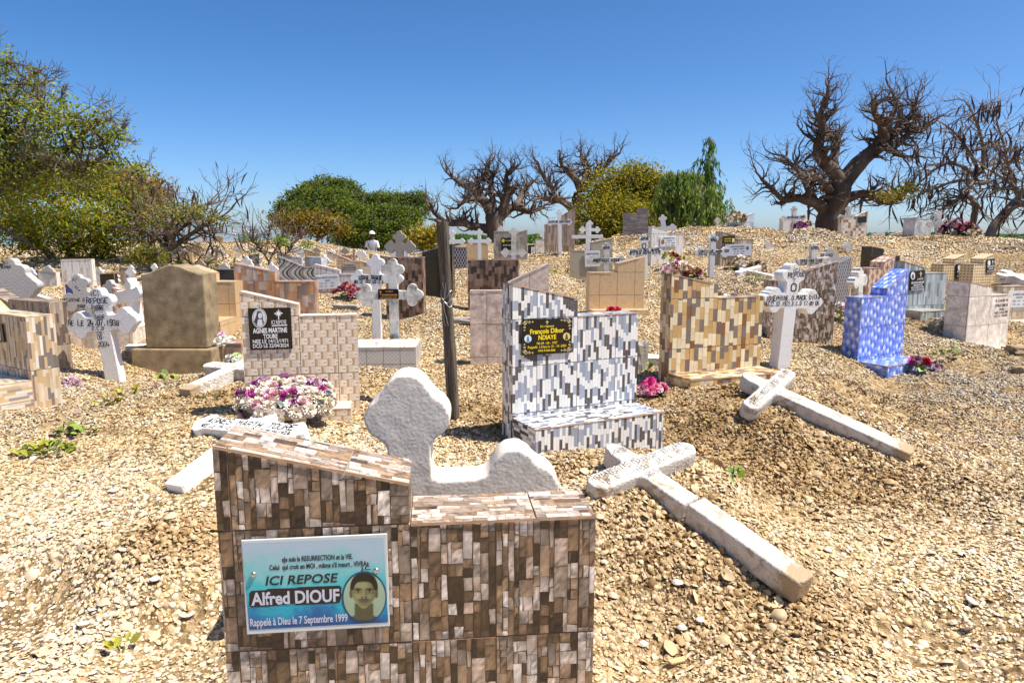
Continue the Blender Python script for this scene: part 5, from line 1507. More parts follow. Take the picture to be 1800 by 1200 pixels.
# --- portrait plaque on the nearest headstone
def portrait_plaque():
    r = BY['alfred']; M = r['M']
    c = lambda x, y: (420 + x * 280 / 1723, 925 + y * 195 / 1200)
    glass, nt, b = nodes_of('acrylic sheet')
    b.inputs['Base Color'].default_value = (0.80, 0.88, 0.86, 1); b.inputs['Roughness'].default_value = 0.08
    b.inputs['Transmission Weight'].default_value = 0.85; b.inputs['IOR'].default_value = 1.3
    pm, nt, b = nodes_of('turquoise print')
    tc = N(nt, 'ShaderNodeTexCoord'); sp = N(nt, 'ShaderNodeSeparateXYZ')
    n = N(nt, 'ShaderNodeTexNoise', Scale=9.0, Detail=7.0, Roughness=0.65, Distortion=0.6)
    nt.links.new(tc.outputs['Generated'], sp.inputs[0]); nt.links.new(tc.outputs['Object'], n.inputs['Vector'])
    ma = N(nt, 'ShaderNodeMath', operation='MULTIPLY_ADD'); ma.inputs[1].default_value = 0.9; ma.inputs[2].default_value = -0.45
    nt.links.new(n.outputs[0], ma.inputs[0])
    ad = N(nt, 'ShaderNodeMath', operation='ADD')
    nt.links.new(sp.outputs[2], ad.inputs[0]); nt.links.new(ma.outputs[0], ad.inputs[1])
    rr = ramp(nt, ad.outputs[0], [(0.0, (0.01, 0.08, 0.28)), (0.16, (0.015, 0.20, 0.42)), (0.32, (0.02, 0.42, 0.54)), (0.5, (0.10, 0.56, 0.58)), (0.72, (0.30, 0.60, 0.62)), (0.95, (0.46, 0.58, 0.68))])
    nt.links.new(rr.outputs[0], b.inputs['Base Color']); b.inputs['Roughness'].default_value = 0.25
    back, w, h = plaque(r, [c(25, 120), c(1600, 60), c(1640, 1040), c(115, 1140)], plain('white card', (0.66, 0.70, 0.68), 0.3), 0.006, 0.010, label='clear edged memorial plate with turquoise print and portrait')
    p = pshape(back, M, 'printed_sheet', [c(50, 158), c(1570, 95), c(1618, 1000), c(130, 1082)], pm, 0.0168)
    ink = plain('brown black print', (0.035, 0.028, 0.025), 0.4)
    pale = plain('lilac white print', (0.62, 0.64, 0.72), 0.4)
    def t(body, a, bb, hc, mat, bold, shear=0, z=0.0175): fit(back, M, body, *c(*a), *c(*bb), hc * 195 / 1200, mat, bold, shear, z)
    t('«Je suis la RESURRECTION et la VIE.', (478, 352), (1238, 318), 52, ink, 0.028)
    t("Celui  qui croit en MOI , même s'il meurt , VIVRA»", (345, 440), (1412, 392), 52, ink, 0.028)
    t('J.C.', (1325, 442), (1435, 436), 44, ink, 0.025)
    t('ICI REPOSE', (303, 602), (1085, 565), 92, ink, 0.018, 0.18)
    # the name stands in a dark outline
    pshape(back, M, 'name_band', [c(*q) for q in ((128, 690), (150, 662), (300, 655), (330, 640), (630, 632), (665, 622), (1095, 606), (1118, 625), (1112, 690), (1122, 700), (1100, 785), (1060, 795), (640, 815), (600, 800), (330, 830), (150, 838), (128, 815))], ink, 0.0173)
    t('Alfred DIOUF', (152, 815), (1098, 770), 128, pale, 0.03, 0, 0.0180)
    t('Rappelé à Dieu le 7 Septembre 1999', (140, 1042), (1185, 985), 78, pale, 0.02)
    # the oval portrait: a generic dark haired man on pale green
    z = [0.0174]
    def s(name, pts, mat):
        z[0] += 0.00012
        pshape(back, M, name, [c(*q) for q in pts], mat, z[0])
    C = lambda n, v: plain(n, v, 0.3)
    s('portrait_rim', pell(1362, 730, 242, 278, 32), C('navy print', (0.02, 0.09, 0.19)))
    # the photograph in the oval: soft tones on a fine grid, a generic young man with short hair and moustache
    nu, nv = 72, 84
    U, V_ = np.meshgrid(np.linspace(-1, 1, nu), np.linspace(-1, 1, nv), indexing='ij')
    def ss(e0, e1, x): t_ = np.clip((x - e0) / (e1 - e0), 0, 1); return t_ * t_ * (3 - 2 * t_)
    def ell(cu, cv, a_, b_, soft): return 1 - ss(1 - soft, 1 + soft, np.hypot((U - cu) / a_, (V_ - cv) / b_))
    img = np.zeros((nu, nv, 3)) + np.array([0.40, 0.53, 0.36]) * (0.92 + 0.14 * V_[..., None])
    def put_(mask, colr): img[:] = img * (1 - mask[..., None]) + np.array(colr) * mask[..., None]
    gr = 0.5 + 0.5 * vnoise(U * 20, V_ * 20, 1.0, 7)
    put_(ell(-0.02, -1.25, 1.05, 0.55, 0.10), (0.035, 0.06, 0.055))
    put_((1 - ss(0.40, 0.50, np.abs(U + 0.02))) * (1 - ss(-0.30, -0.18, V_)) * ss(-0.98, -0.86, V_), (0.10, 0.095, 0.045))
    for sg in (-1, 1): put_(ell(sg * 0.60 - 0.03, 0.16, 0.09, 0.20, 0.15), (0.12, 0.11, 0.055))
    jaw = np.hypot((U + 0.03) / (0.575 - 0.17 * ss(0.05, -0.5, V_)), (V_ - 0.25) / 0.72)
    face = 1 - ss(0.94, 1.04, jaw)
    lit = np.array([0.27, 0.27, 0.125])[None, None] * (1.05 - 0.50 * ss(-0.1, 0.6, U) - 0.25 * ss(-0.35, -0.62, U))[..., None]
    img[:] = img * (1 - face[..., None]) + lit * face[..., None]
    put_(ell(-0.12, 0.52, 0.30, 0.16, 0.6) * 0.5, (0.40, 0.40, 0.22))
    for sg in (-1, 1): put_(ell(sg * 0.27 - 0.03, 0.05, 0.15, 0.12, 0.7) * 0.35, (0.36, 0.36, 0.19))
    put_(face * ss(0.60, 0.70, V_ + 0.10 * np.abs(U) ** 2 * 2 + 0.03 * gr), (0.022, 0.02, 0.016))
    hair = (1 - ss(0.97, 1.05, np.hypot((U + 0.02) / 0.66, (V_ - 0.40) / 0.64))) * ss(0.26, 0.34, V_) * (1 - (1 - ss(0.90, 0.98, np.hypot((U + 0.03) / 0.52, (V_ - 0.25) / 0.50))))
    put_(hair, (0.022, 0.02, 0.016))
    for sg in (-1, 1):
        cu = sg * 0.27 - 0.03
        put_(ell(cu, 0.25, 0.20, 0.10, 0.5) * 0.55, (0.09, 0.085, 0.04))
        put_(ell(cu - sg * -0.01, 0.345, 0.19, 0.036, 0.5) * 0.9, (0.03, 0.027, 0.018))
        put_(ell(cu, 0.25, 0.115, 0.042, 0.3), (0.30, 0.31, 0.20)); put_(ell(cu, 0.252, 0.05, 0.046, 0.3), (0.02, 0.018, 0.014))
        put_(ell(cu, 0.285, 0.13, 0.02, 0.6) * 0.8, (0.03, 0.027, 0.018))
        put_(ell(sg * 0.085 - 0.02, -0.005, 0.06, 0.035, 0.5) * 0.85, (0.05, 0.045, 0.02))
    put_(ell(0.07, 0.12, 0.06, 0.17, 0.8) * 0.45, (0.10, 0.09, 0.04)); put_(ell(-0.03, 0.10, 0.05, 0.15, 0.8) * 0.4, (0.36, 0.35, 0.19))
    put_(ell(-0.02, -0.105, 0.30, 0.055, 0.45) * 0.85 * (0.7 + 0.5 * gr), (0.035, 0.03, 0.02))
    put_(ell(-0.01, -0.20, 0.25, 0.075, 0.3) * 0.9, (0.17, 0.13, 0.075)); put_(ell(-0.01, -0.225, 0.20, 0.035, 0.6) * 0.5, (0.27, 0.23, 0.14)); put_(ell(-0.01, -0.185, 0.25, 0.016, 0.5) * 0.9, (0.04, 0.03, 0.02))
    put_(ell(-0.02, -0.30, 0.22, 0.05, 0.8) * 0.4, (0.09, 0.08, 0.04))
    img *= (0.93 + 0.14 * gr)[..., None]
    inside = np.hypot(U, V_) <= 1.0
    vs_, fs_, cs_ = [], [], []
    ids = {}
    for i_ in range(nu):
        for j_ in range(nv):
            u_, v_ = U[i_, j_], V_[i_, j_]
            rr_ = math.hypot(u_, v_)
            if rr_ > 1: u_, v_ = u_ / rr_, v_ / rr_
            l_ = loc(M, *c(1364 + 224 * u_, 731 - 261 * v_)); ids[i_, j_] = len(vs_); vs_.append((l_.x, -0.0180, l_.y))
    for i_ in range(nu - 1):
        for j_ in range(nv - 1):
            q_ = [(i_, j_), (i_ + 1, j_), (i_ + 1, j_ + 1), (i_, j_ + 1)]
            if any(inside[k_] for k_ in q_):
                fs_.append(tuple(ids[k_] for k_ in q_)); cs_ += [tuple(img[k_]) for k_ in q_]
    pm2, nt2, b2 = nodes_of('photo print')
    at2 = N(nt2, 'ShaderNodeAttribute', attribute_name='col'); nt2.links.new(at2.outputs['Color'], b2.inputs['Base Color']); b2.inputs['Roughness'].default_value = 0.25
    po = link('portrait', mesh('portrait', vs_, fs_, pm2, cols=cs_), back); po.matrix_parent_inverse = back.matrix_basis.inverted()
    for (sx, sy) in ((175, 487), (1490, 442)):
        q = loc(M, *c(sx, sy))
        me = bpy.data.meshes.new('screw'); bm = bmesh.new(); bmesh.ops.create_uvsphere(bm, u_segments=12, v_segments=8, radius=0.0085); bm.to_mesh(me); bm.free(); me.materials.append(STEEL)
        me.polygons.foreach_set('use_smooth', [True] * len(me.polygons))
        so = link('screw', me); so.parent = back; so.matrix_parent_inverse = back.matrix_basis.inverted(); so.location = (q.x, -0.018, q.y); so.scale = (1, 0.7, 1)
portrait_plaque()

def black_plaque_agnes():
    r = BY['agnes']; M = r['M']
    k = 5.4533
    c = lambda x, y: (380 + x / k, 480 + y / k)
    p, w, h = plaque(r, [c(305, 338), c(713, 325), c(737, 723), c(331, 733)], BLACKP, 0.010, 0.003, label='square black plaque with white lettering and a veiled figure')
    Z = 0.0135
    t = lambda b, a, bb, hc, bold: fit(p, M, b, *c(*a), *c(*bb), hc / k, INKW, bold, 0, Z)
    t('ICI REPOSE', (533, 487), (676, 482), 36, 0.01)
    t('AGNES MARTINE', (356, 574), (684, 562), 44, 0.03)
    t('TOURE', (455, 624), (592, 620), 40, 0.03)
    t('NEE LE 14/12/1971', (355, 670), (692, 660), 34, 0.015)
    t('DCD LE 22/04/2024', (357, 713), (698, 703), 34, 0.015)
    pshape(p, M, 'underline', [c(535, 497), c(683, 490), c(683, 500), c(535, 507)], INKW, Z)
    for pts in ([(594, 350), (606, 350), (606, 440), (596, 440)], [(562, 380), (638, 376), (638, 388), (562, 392)]):
        pshape(p, M, 'cross_print', [c(*q) for q in pts], INKW, Z)
    star = [(600 + (34 if q % 2 == 0 else 16) * math.cos(q * PI / 8), 385 + (34 if q % 2 == 0 else 16) * math.sin(q * PI / 8)) for q in range(16)]
    pshape(p, M, 'cross_print', [c(*q) for q in star], INKW, Z + 0.0001)
    z = [Z]
    def s(pts, m): z[0] += 0.00015; pshape(p, M, 'oval_print', [c(*q) for q in pts], m, z[0])
    s(pell(418, 430, 70, 92, 28), INKW); s(pell(418, 430, 64, 86, 28), BLACKP); s(pell(418, 430, 60, 82, 28), plain('pale print', (0.66, 0.67, 0.69), 0.4))
    s([(398, 360), (430, 362), (446, 392), (452, 440), (462, 470), (450, 500), (388, 502), (372, 470), (362, 466), (382, 420)], plain('dark grey print', (0.06, 0.06, 0.065), 0.4))
    s(pell(424, 405, 20, 28, 14), plain('pale print', (0.66, 0.67, 0.69), 0.4))
    s([(405, 440), (442, 440), (450, 500), (392, 502)], plain('pale print', (0.66, 0.67, 0.69), 0.4))
black_plaque_agnes()

def gold_plaque():
    r = BY['francois']; M = r['M']
    c = lambda x, y: (880 + x / 6, 480 + y / 6)
    p, w, h = plaque(r, [c(215, 488), c(740, 468), c(740, 835), c(220, 862)], BLACKP, 0.012, 0.003, label='black plaque with gold lettering, scroll corners and two medallions')
    Z = 0.0155
    t = lambda b, a, bb, hc, bold, m=GOLD: fit(p, M, b, *c(*a), *c(*bb), hc / 6, m, bold, 0, Z)
    t('Ici repose', (408, 570), (550, 563), 24, 0.012)
    t('François Dibor', (298, 640), (656, 618), 48, 0.03)
    t('NDIAYE', (385, 700), (573, 690), 46, 0.03)
    t('Né 04 - 04 - 1937', (370, 750), (585, 740), 26, 0.01)
    t('Rappelé  à Dieu le 15 - 10 -2001', (275, 792), (678, 772), 26, 0.01)
    t('PAIX À SON ÂME', (385, 824), (563, 817), 20, 0.025)
    for pts in ([(475, 496), (482, 496), (482, 538), (475, 538)], [(464, 508), (493, 507), (493, 514), (464, 515)]):
        pshape(p, M, 'cross_print', [c(*q) for q in pts], PALEY, Z)
    for (x, y, m1, m2) in ((276, 688, (0.62, 0.72, 0.74), (0.10, 0.20, 0.42)), (683, 664, (0.66, 0.55, 0.16), (0.10, 0.08, 0.03))):
        pshape(p, M, 'medallion', [c(*q) for q in pell(x, y, 38, 40, 20)], plain('medallion print %d' % x, m1, 0.3), Z)
        pshape(p, M, 'medallion', [c(*q) for q in ((x - 16, y + 34), (x - 12, y), (x - 8, y - 24), (x + 6, y - 26), (x + 12, y), (x + 18, y + 32))], plain('medallion figure %d' % x, m2, 0.3), Z + 0.0002)
    # scroll corners: curling ribbons
    for (cx, cy, sx, sy) in ((235, 505, 1, 1), (720, 486, -1, 1), (235, 842, 1, -1), (720, 815, -1, -1)):
        V, Fc = [], []
        for (ox, oy, r0, turns, vert) in ((22, 8, 22, 1.3, 0), (8, 26, 22, 1.3, 1), (60, 8, 14, 1.2, 0), (92, 6, 9, 1.1, 0), (6, 66, 13, 1.2, 1), (4, 96, 8, 1.0, 1)):
            n = 14
            for q in range(n + 1):
                tt = q / n; a = tt * turns * 2 * PI + (PI if vert else PI / 2); rr = r0 * (1 - 0.75 * tt)
                for dr in (-2.2, 2.2):
                    xx = cx + sx * (ox + (rr + dr) * math.cos(a)); yy = cy + sy * (oy + (rr + dr) * math.sin(a))
                    l = loc(M, *c(xx, yy)); V.append((l.x, -Z, l.y))
                if q: b = len(V) - 4; Fc.append((b, b + 2, b + 3, b + 1))
        so = link('scroll_print', mesh('scroll_print', V, Fc, PALEY), p); so.matrix_parent_inverse = p.matrix_basis.inverted()
gold_plaque()

def small_plaque(key, quad, mat, lines, ink, label, stand=0.003, thick=0.01, oval=None, extra=()):
    r = BY[key] if key in BY else CRS[key]
    p, w, h = plaque(r, quad, mat, thick, stand, label=label)
    M = r['M']; Z = stand + thick + 0.001
    for (b, x0, y0, x1, y1, hp) in lines:
        fit(p, M, b, x0, y0, x1, y1, hp, ink, 0.02, 0, Z)
    if oval:
        pshape(p, M, 'oval_print', pell(*oval[:4], 14), oval[4], Z)
        if len(oval) > 5: pshape(p, M, 'oval_print', pell(oval[0], oval[1] + oval[3] * 0.2, oval[2] * 0.5, oval[3] * 0.6, 10), oval[5], Z + 0.0003)
    for (nm, pts, m) in extra: pshape(p, M, nm, pts, m, Z + 0.0002)
    return p

def cross_print(x, y, s):
    return [('cross_print', [(x - s * .12, y - s), (x + s * .12, y - s), (x + s * .12, y + s), (x - s * .12, y + s)], INKW), ('cross_print', [(x - s * .5, y - s * .45), (x + s * .5, y - s * .45), (x + s * .5, y - s * .2), (x - s * .5, y - s * .2)], INKW)]
GREYP = plain('grey print', (0.10, 0.10, 0.11), 0.4)
small_plaque('bamboo', [(1599, 476), (1624, 475), (1624, 507), (1599, 512)], BLACKP, [('ICI REPOSE', 1611, 492, 1621, 491, 2.8), ('GEORGES BIRAME', 1600, 499, 1622.5, 497, 3.4), ('SENGHOR', 1604, 503, 1620, 501.5, 3), ('NE LE 20/01/1959', 1600, 507, 1622, 505, 2.6), ('DCD LE 02/10/2008', 1600, 510.5, 1622, 508.5, 2.4)], INKW, 'black plaque with white lettering', oval=(1603, 484.5, 4, 7, INKW, GREYP), extra=cross_print(1617, 482, 4.5))
small_plaque('dotsa', [(1679, 464), (1695, 463), (1694, 487), (1679, 490)], BLACKP, [('MADELEINE', 1681, 478.5, 1693, 477.5, 2.6), ('S. NDONG', 1682, 482, 1692, 481, 2.4), ('DCD LE 11/05/2010', 1680.5, 486.5, 1693, 485, 2)], INKW, 'small black plaque with white lettering', oval=(1684.5, 470.5, 2.6, 5, INKW), extra=cross_print(1690.5, 469.5, 3.4))
small_plaque('dotsb', [(1733, 456), (1747, 454), (1746, 477), (1733, 480)], BLACKP, [('FRANCOIS', 1734, 470, 1745.5, 468.5, 2.6), ('NDOUR', 1736, 473.5, 1744, 472.5, 2.4), ('DCD LE 02/12/2011', 1734, 478, 1745.5, 476.5, 2)], INKW, 'small black plaque with white lettering', oval=(1737, 462, 2.4, 4.8, INKW), extra=cross_print(1743.5, 460.5, 3.2))
small_plaque('veins', [(1160, 416), (1188, 416), (1188, 433), (1160, 434)], WHITEP, [('PIERRE SIMON FAYE', 1165, 420, 1185, 419.5, 2.2), ('DIOUF', 1171, 424, 1180, 424, 2), ('20  02  1948', 1169, 428, 1185, 428, 2), ('16  04  2006', 1169, 432, 1185, 432, 2)], GREYP, 'white plaque with small portrait', oval=(1164.5, 425, 3, 4.5, plain('brown oval print', (0.32, 0.14, 0.07), 0.4)))
small_plaque('greige', [(1027, 441), (1054, 440), (1055, 468), (1028, 469)], WHITEP, [('DAMIAN WENDALL', 1029, 448, 1053, 447, 3), ('12 . 03 . 1948', 1032, 456, 1050, 455.5, 2), ('19 . 04 . 2007', 1032, 464, 1050, 463.5, 2)], GREYP, 'white marble plaque', stand=0.01)
small_plaque('stripe', [(555, 484), (596, 482), (597, 506), (559, 509)], WHITEP, [('MARGUERITE TAFE NDEW', 557, 490, 594, 488, 2.6), ('FAYE', 572, 494.5, 580, 494, 2.4), ('17  -  03  -  1913', 564, 499.5, 588, 498, 2.2), ('19  -  01  -  2013', 564, 504.5, 588, 503, 2.2)], GREYP, 'white marble plaque with dark lettering')
small_plaque('tangrid', [(602, 464), (627, 463), (627, 479), (602, 481)], plain('grey stone plate', (0.34, 0.32, 0.30), 0.4), [('ICI REPOSE', 606, 467.5, 622, 467, 2), ('ROSE NDEYE NGOM', 603, 472, 626, 471, 2.4), ('NEE LE 10 02 1942', 603, 475.5, 625, 474.5, 2)], INK, 'grey plaque with dark lettering')
small_plaque('slatplaque', [(1270, 415), (1292, 414), (1292, 427), (1270, 428)], plain('brown black plate', (0.045, 0.03, 0.012), 0.25), [('MARIE SARR', 1273, 421, 1284, 420.5, 2), ('NE LE 1932', 1273, 425, 1284, 424.5, 2)], GOLD, 'small brown black plaque with gold lettering', extra=[('photo_print', [(1286, 419), (1290.5, 418.7), (1290.5, 425.5), (1286, 426)], PALEY)])
small_plaque('slatplaque', [(1274, 430), (1319, 429), (1319, 449), (1274, 450)], plain('pale steel plate', (0.50, 0.53, 0.57), 0.3, 0.5), [('ALPHONSE PIERRE', 1283, 435, 1308, 434, 2.6), ('DEMBA LY MBOW', 1287, 439, 1308, 438, 2.4), ('20 - 05 - 1934', 1289, 443, 1308, 442.5, 2), ('19 - 01 - 2011', 1289, 447, 1307, 446.5, 2)], GREYP, 'pale steel plaque with dark lettering', oval=(1313, 436, 2.6, 3.4, GREYP))
small_plaque('mottled', [(881, 418), (905, 418), (905, 440), (881, 441)], BLACKP, [('ICI REPOSE', 889, 424, 902, 424, 2), ('JEAN SARR', 884, 432, 902, 432, 2.2)], PALEY, 'black plaque with faint gold print', oval=(884.5, 423, 2.6, 3, GOLD))
small_plaque('whitebox', [(1391, 390), (1407.5, 389), (1407.5, 400), (1391, 401)], BLACKP, [], INKW, 'plain black plaque')
small_plaque('check', [(1507, 381), (1523, 380), (1523, 391), (1507, 392)], BLACKP, [], INKW, 'plain black plaque')
small_plaque('blacksmall', [(933.5, 434), (940, 434), (940, 447), (933.5, 447)], WHITEP, [('+', 935, 443, 938, 443, 3)], GREYP, 'tiny white plaque with a cross')
small_plaque('mosaic', [(1770, 512), (1812, 511), (1812, 539), (1770, 540)], WHITEP, [('JOSEPH DALMAS', 1779, 519, 1806, 518, 3), ('DIOH', 1784, 524, 1795, 523.5, 2.6), ('02 . 03 . 1950', 1779, 530, 1805, 529.5, 2.4), ('10 . 06 . 2007', 1779, 536, 1805, 535.5, 2.4)], GREYP, 'white plaque with dark lettering')
small_plaque('lefts', [(-22, 572), (8, 570), (9, 600), (-20, 604)], BLACKP, [], INKW, 'black framed plaque', extra=[('photo_print', [(-18, 582), (4, 581), (5, 597), (-17, 599)], WHITEP)])
small_plaque('alphonse', [(665, 508), (701, 508), (701, 525), (665, 525)], BLACKP, [('ICI REPOSE', 678, 513, 691, 513, 2), ('ALPHONSE NGOM SARR', 671.5, 519.5, 699, 519.5, 2.8), ('NE LE 25 09 1950 DCD 11 07 2001', 669, 523.5, 698, 523.5, 1.8)], plain('orange print', (0.80, 0.36, 0.10), 0.4), 'small black plaque with orange lettering', extra=[(n, pts, plain('orange print', (0.8, .36, .1), .4)) for n, pts, m in cross_print(669.5, 514, 4)])

def face_lettering():
    r = BY['odile']; M = r['M']; k = 7.06
    c = lambda x, y: (1580 + x / k, 480 + y / k)
    o = r['obj']
    for b, x0, y0, x1, y1, hp in (('ICI REPOSE', 1228, 358, 1318, 350, 26), ('ODILE DIBOR', 1188, 420, 1352, 408, 32), ('DIOH', 1238, 465, 1303, 460, 30), ('NEE LE 04.12.1950', 1188, 508, 1350, 492, 26), ('DCD LE 11.06.2002', 1186, 548, 1345, 532, 26)):
        fit(o, M, b, *c(x0, y0), *c(x1, y1), hp / k, INK, 0.02, 0.15, 0.0012, flat=True)
    for (x, y) in ((1208, 348), (1343, 338)):
        for pts in ([(x - 3, y - 22), (x + 3, y - 22), (x + 3, y + 22), (x - 3, y + 22)], [(x - 14, y - 10), (x + 14, y - 11), (x + 14, y - 5), (x - 14, y - 4)]):
            q = [loc(M, *c(*p)) for p in pts]
            link('cross_print', mesh('cross_print', [(p.x, -0.0012, p.y) for p in q][::-1], [(0, 1, 2, 3)], INK), o)
face_lettering()

# ---------------------------------------------------------------- the old concrete stone
def concrete_stone():
    C = W(*CONC['base'], CONC['d']); M = frame(C, rad(CONC['rot']))
    P = lambda x, y: loc(M, x, y)
    o = empty('headstone', M, 'old bare grey concrete headstone with curved top on a plinth', 'headstone')
    bl, br = P(255, 606), P(362, 604)
    tl, tr = P(244, 480), P(357, 480)
    pk = P(303, 466)
    x0, x1 = (bl.x + tl.x) / 2, (br.x + tr.x) / 2
    hz = (tl.y + tr.y) / 2; hp = pk.y
    zb = (bl.y + br.y) / 2
    prof = [(x0, zb), (x1, zb), (x1, hz)]
    for k in range(1, 24):
        u = k / 24
        x = x1 + (x0 - x1) * u
        s = 0.5 - 0.5 * math.cos(2 * PI * min(1, max(0, (u - 0.10) / 0.80)))
        prof.append((x, hz - 0.012 * (1 - s) * math.sin(PI * min(1, min(u, 1 - u) / 0.1)) + (hp - hz) * s ** 0.75))
    prof.append((x0, hz))
    a, b = P(232, 614), P(374, 612)
    px0, px1, pz = a.x, b.x, (a.y + b.y) / 2
    body = slab('stone', [(x, z - (0.04 if i < 2 else 0)) for i, (x, z) in enumerate(prof)], 0.02, 0.32, CONCRETE, o)
    bv = body.modifiers.new('bevel', 'BEVEL'); bv.width = 0.012; bv.segments = 2; bv.limit_method = 'ANGLE'
    bevel_box('plinth', px0, px1, -0.03, 0.38, -0.15, pz, 0.015, CONCRETE, o)
    q = P(205, 650)
    bevel_box('footing', px0 - 0.16, px0 + 0.05, 0.0, 0.3, -0.15, 0.10, 0.02, CONCRETE, o)
concrete_stone()

# ---------------------------------------------------------------- the wooden post with its wire
WOOD = noise_mat('grey weathered wood', [(0.28, (0.035, 0.028, 0.02)), (0.5, (0.12, 0.095, 0.07)), (0.75, (0.26, 0.215, 0.165))], 9, 9, rough=0.9, bump=1.0, bscale=14, stretch=(6, 6, 0.35), nrough=0.7)
def tube(pts, radii, seg=6):
    V, Fc = [], []
    pts = [Vector(p) for p in pts]
    n = len(pts)
    up = Vector((0.13, 0.21, 0.97))
    for i, p in enumerate(pts):
        t = (pts[min(n - 1, i + 1)] - pts[max(0, i - 1)])
        if t.length < 1e-9: t = Vector((0, 0, 1))
        t.normalize()
        a = t.cross(up)
        if a.length < 1e-3: a = t.cross(Vector((1, 0, 0)))
        a.normalize(); b = t.cross(a)
        r = radii[i] if hasattr(radii, '__len__') else radii
        for k in range(seg):
            an = 2 * PI * k / seg
            V.append(p + a * (math.cos(an) * r) + b * (math.sin(an) * r))
    for i in range(n - 1):
        for k in range(seg):
            q = (k + 1) % seg
            Fc.append((i * seg + k, i * seg + q, (i + 1) * seg + q, (i + 1) * seg + k))
    Fc.append(tuple(range(seg))[::-1]); Fc.append(tuple((n - 1) * seg + k for k in range(seg)))
    return V, Fc

def wooden_post():
    C = W(*POST['base'], POST['d']); M0 = frame(C, rad(-12))
    tp = loc(M0, *POST['top'])
    M = frame(C, rad(-12), math.atan2(tp.x, tp.y))
    Hh = loc(M, *POST['top']).y
    o = empty('wooden_post', M, 'tall weathered wooden post bound with wire in the middle of the graves', 'post')
    bm = bmesh.new()
    rng = random.Random(3)
    n = 26; w = 0.034; prev = None
    sec = [(-w, -w * .8), (-w * .35, -w), (w * .1, -w * .86), (w * .5, -w), (w, -w * .8), (w, w * .8), (0, w), (-w, w * .8)]
    rings = []
    for i in range(n):
        z = -0.15 + (Hh + 0.15) * i / (n - 1)
        ring = []
        for (x, y) in sec:
            zz = z + (rng.uniform(-0.02, 0.012) if i == n - 1 else 0)
            ring.append(bm.verts.new((x * (1 + 0.06 * math.sin(z * 5)) + rng.uniform(-.002, .002), y + rng.uniform(-.003, .003), zz)))
        rings.append(ring)
    for a, b in zip(rings, rings[1:]):
        for k in range(8): bm.faces.new((a[k], a[(k + 1) % 8], b[(k + 1) % 8], b[k]))
    bm.faces.new(rings[-1])
    bm_obj('timber', bm, WOOD, o)
    wire = plain('galvanised wire', (0.42, 0.40, 0.38), 0.45, 0.5, 0.8)
    for k in range(3):
        pts = []
        for q in range(22):
            t = q / 21; a = t * 2 * PI
            pts.append((0.040 * math.cos(a) * 1.05, 0.040 * math.sin(a), Hh * (0.60 + 0.02 * k) + 0.03 * math.sin(a * 2 + k) + rng.uniform(-.004, .004)))
        v, f = tube(pts, 0.0025, 5); link('wire', mesh('wire', v, f, wire), o)
    for k in range(2):
        pts = [(-0.01 + 0.012 * k + 0.012 * math.sin(q * 1.1 + k), -0.043, Hh * (0.70 - 0.035 * q)) for q in range(7)]
        v, f = tube(pts, 0.0025, 5); link('wire', mesh('wire', v, f, wire), o)
wooden_post()

# ---------------------------------------------------------------- flowers
def petal_mesh(name, kind, mat):
    rng = random.Random(hash(kind) % 999 if False else len(kind) * 7)
    V, Fc = [], []
    if kind == 'rose':
        rings = [(5, 0.25, 1.25, 0.30), (6, 0.55, 0.95, 0.5), (7, 0.85, 0.55, 0.6), (8, 1.0, 0.25, 0.62)]
    elif kind == 'mum':
        rings = [(7, 0.35, 1.2, 0.16), (10, 0.65, 0.9, 0.17), (13, 0.9, 0.5, 0.18), (14, 1.0, 0.12, 0.18), (12, 0.9, -0.3, 0.17)]
    else:
        rings = [(5, 0.9, 0.35, 0.42), (4, 0.5, 0.8, 0.34)]
    for (n, r, tilt, wd) in rings:
        for k in range(n):
            a = 2 * PI * k / n + rng.uniform(-.25, .25) + r
            d = Vector((math.cos(a), math.sin(a), 0)); s = Vector((-math.sin(a), math.cos(a), 0))
            up = Vector((0, 0, 1))
            tl = tilt + rng.uniform(-.12, .12)
            p0 = d * 0.08; p1 = d * r * 0.6 + up * (tl * 0.45); p2 = d * r + up * (tl * (0.75 if kind == 'rose' else 0.62))
            w = wd * rng.uniform(0.85, 1.1)
            b = len(V)
            V += [p0 - s * w * .3, p0 + s * w * .3, p1 + s * w, p1 - s * w, p2 + s * w * .6, p2 - s * w * .6]
            Fc += [(b, b + 1, b + 2, b + 3), (b + 3, b + 2, b + 4, b + 5)]
    me = mesh(name, V, Fc, mat)
    return me

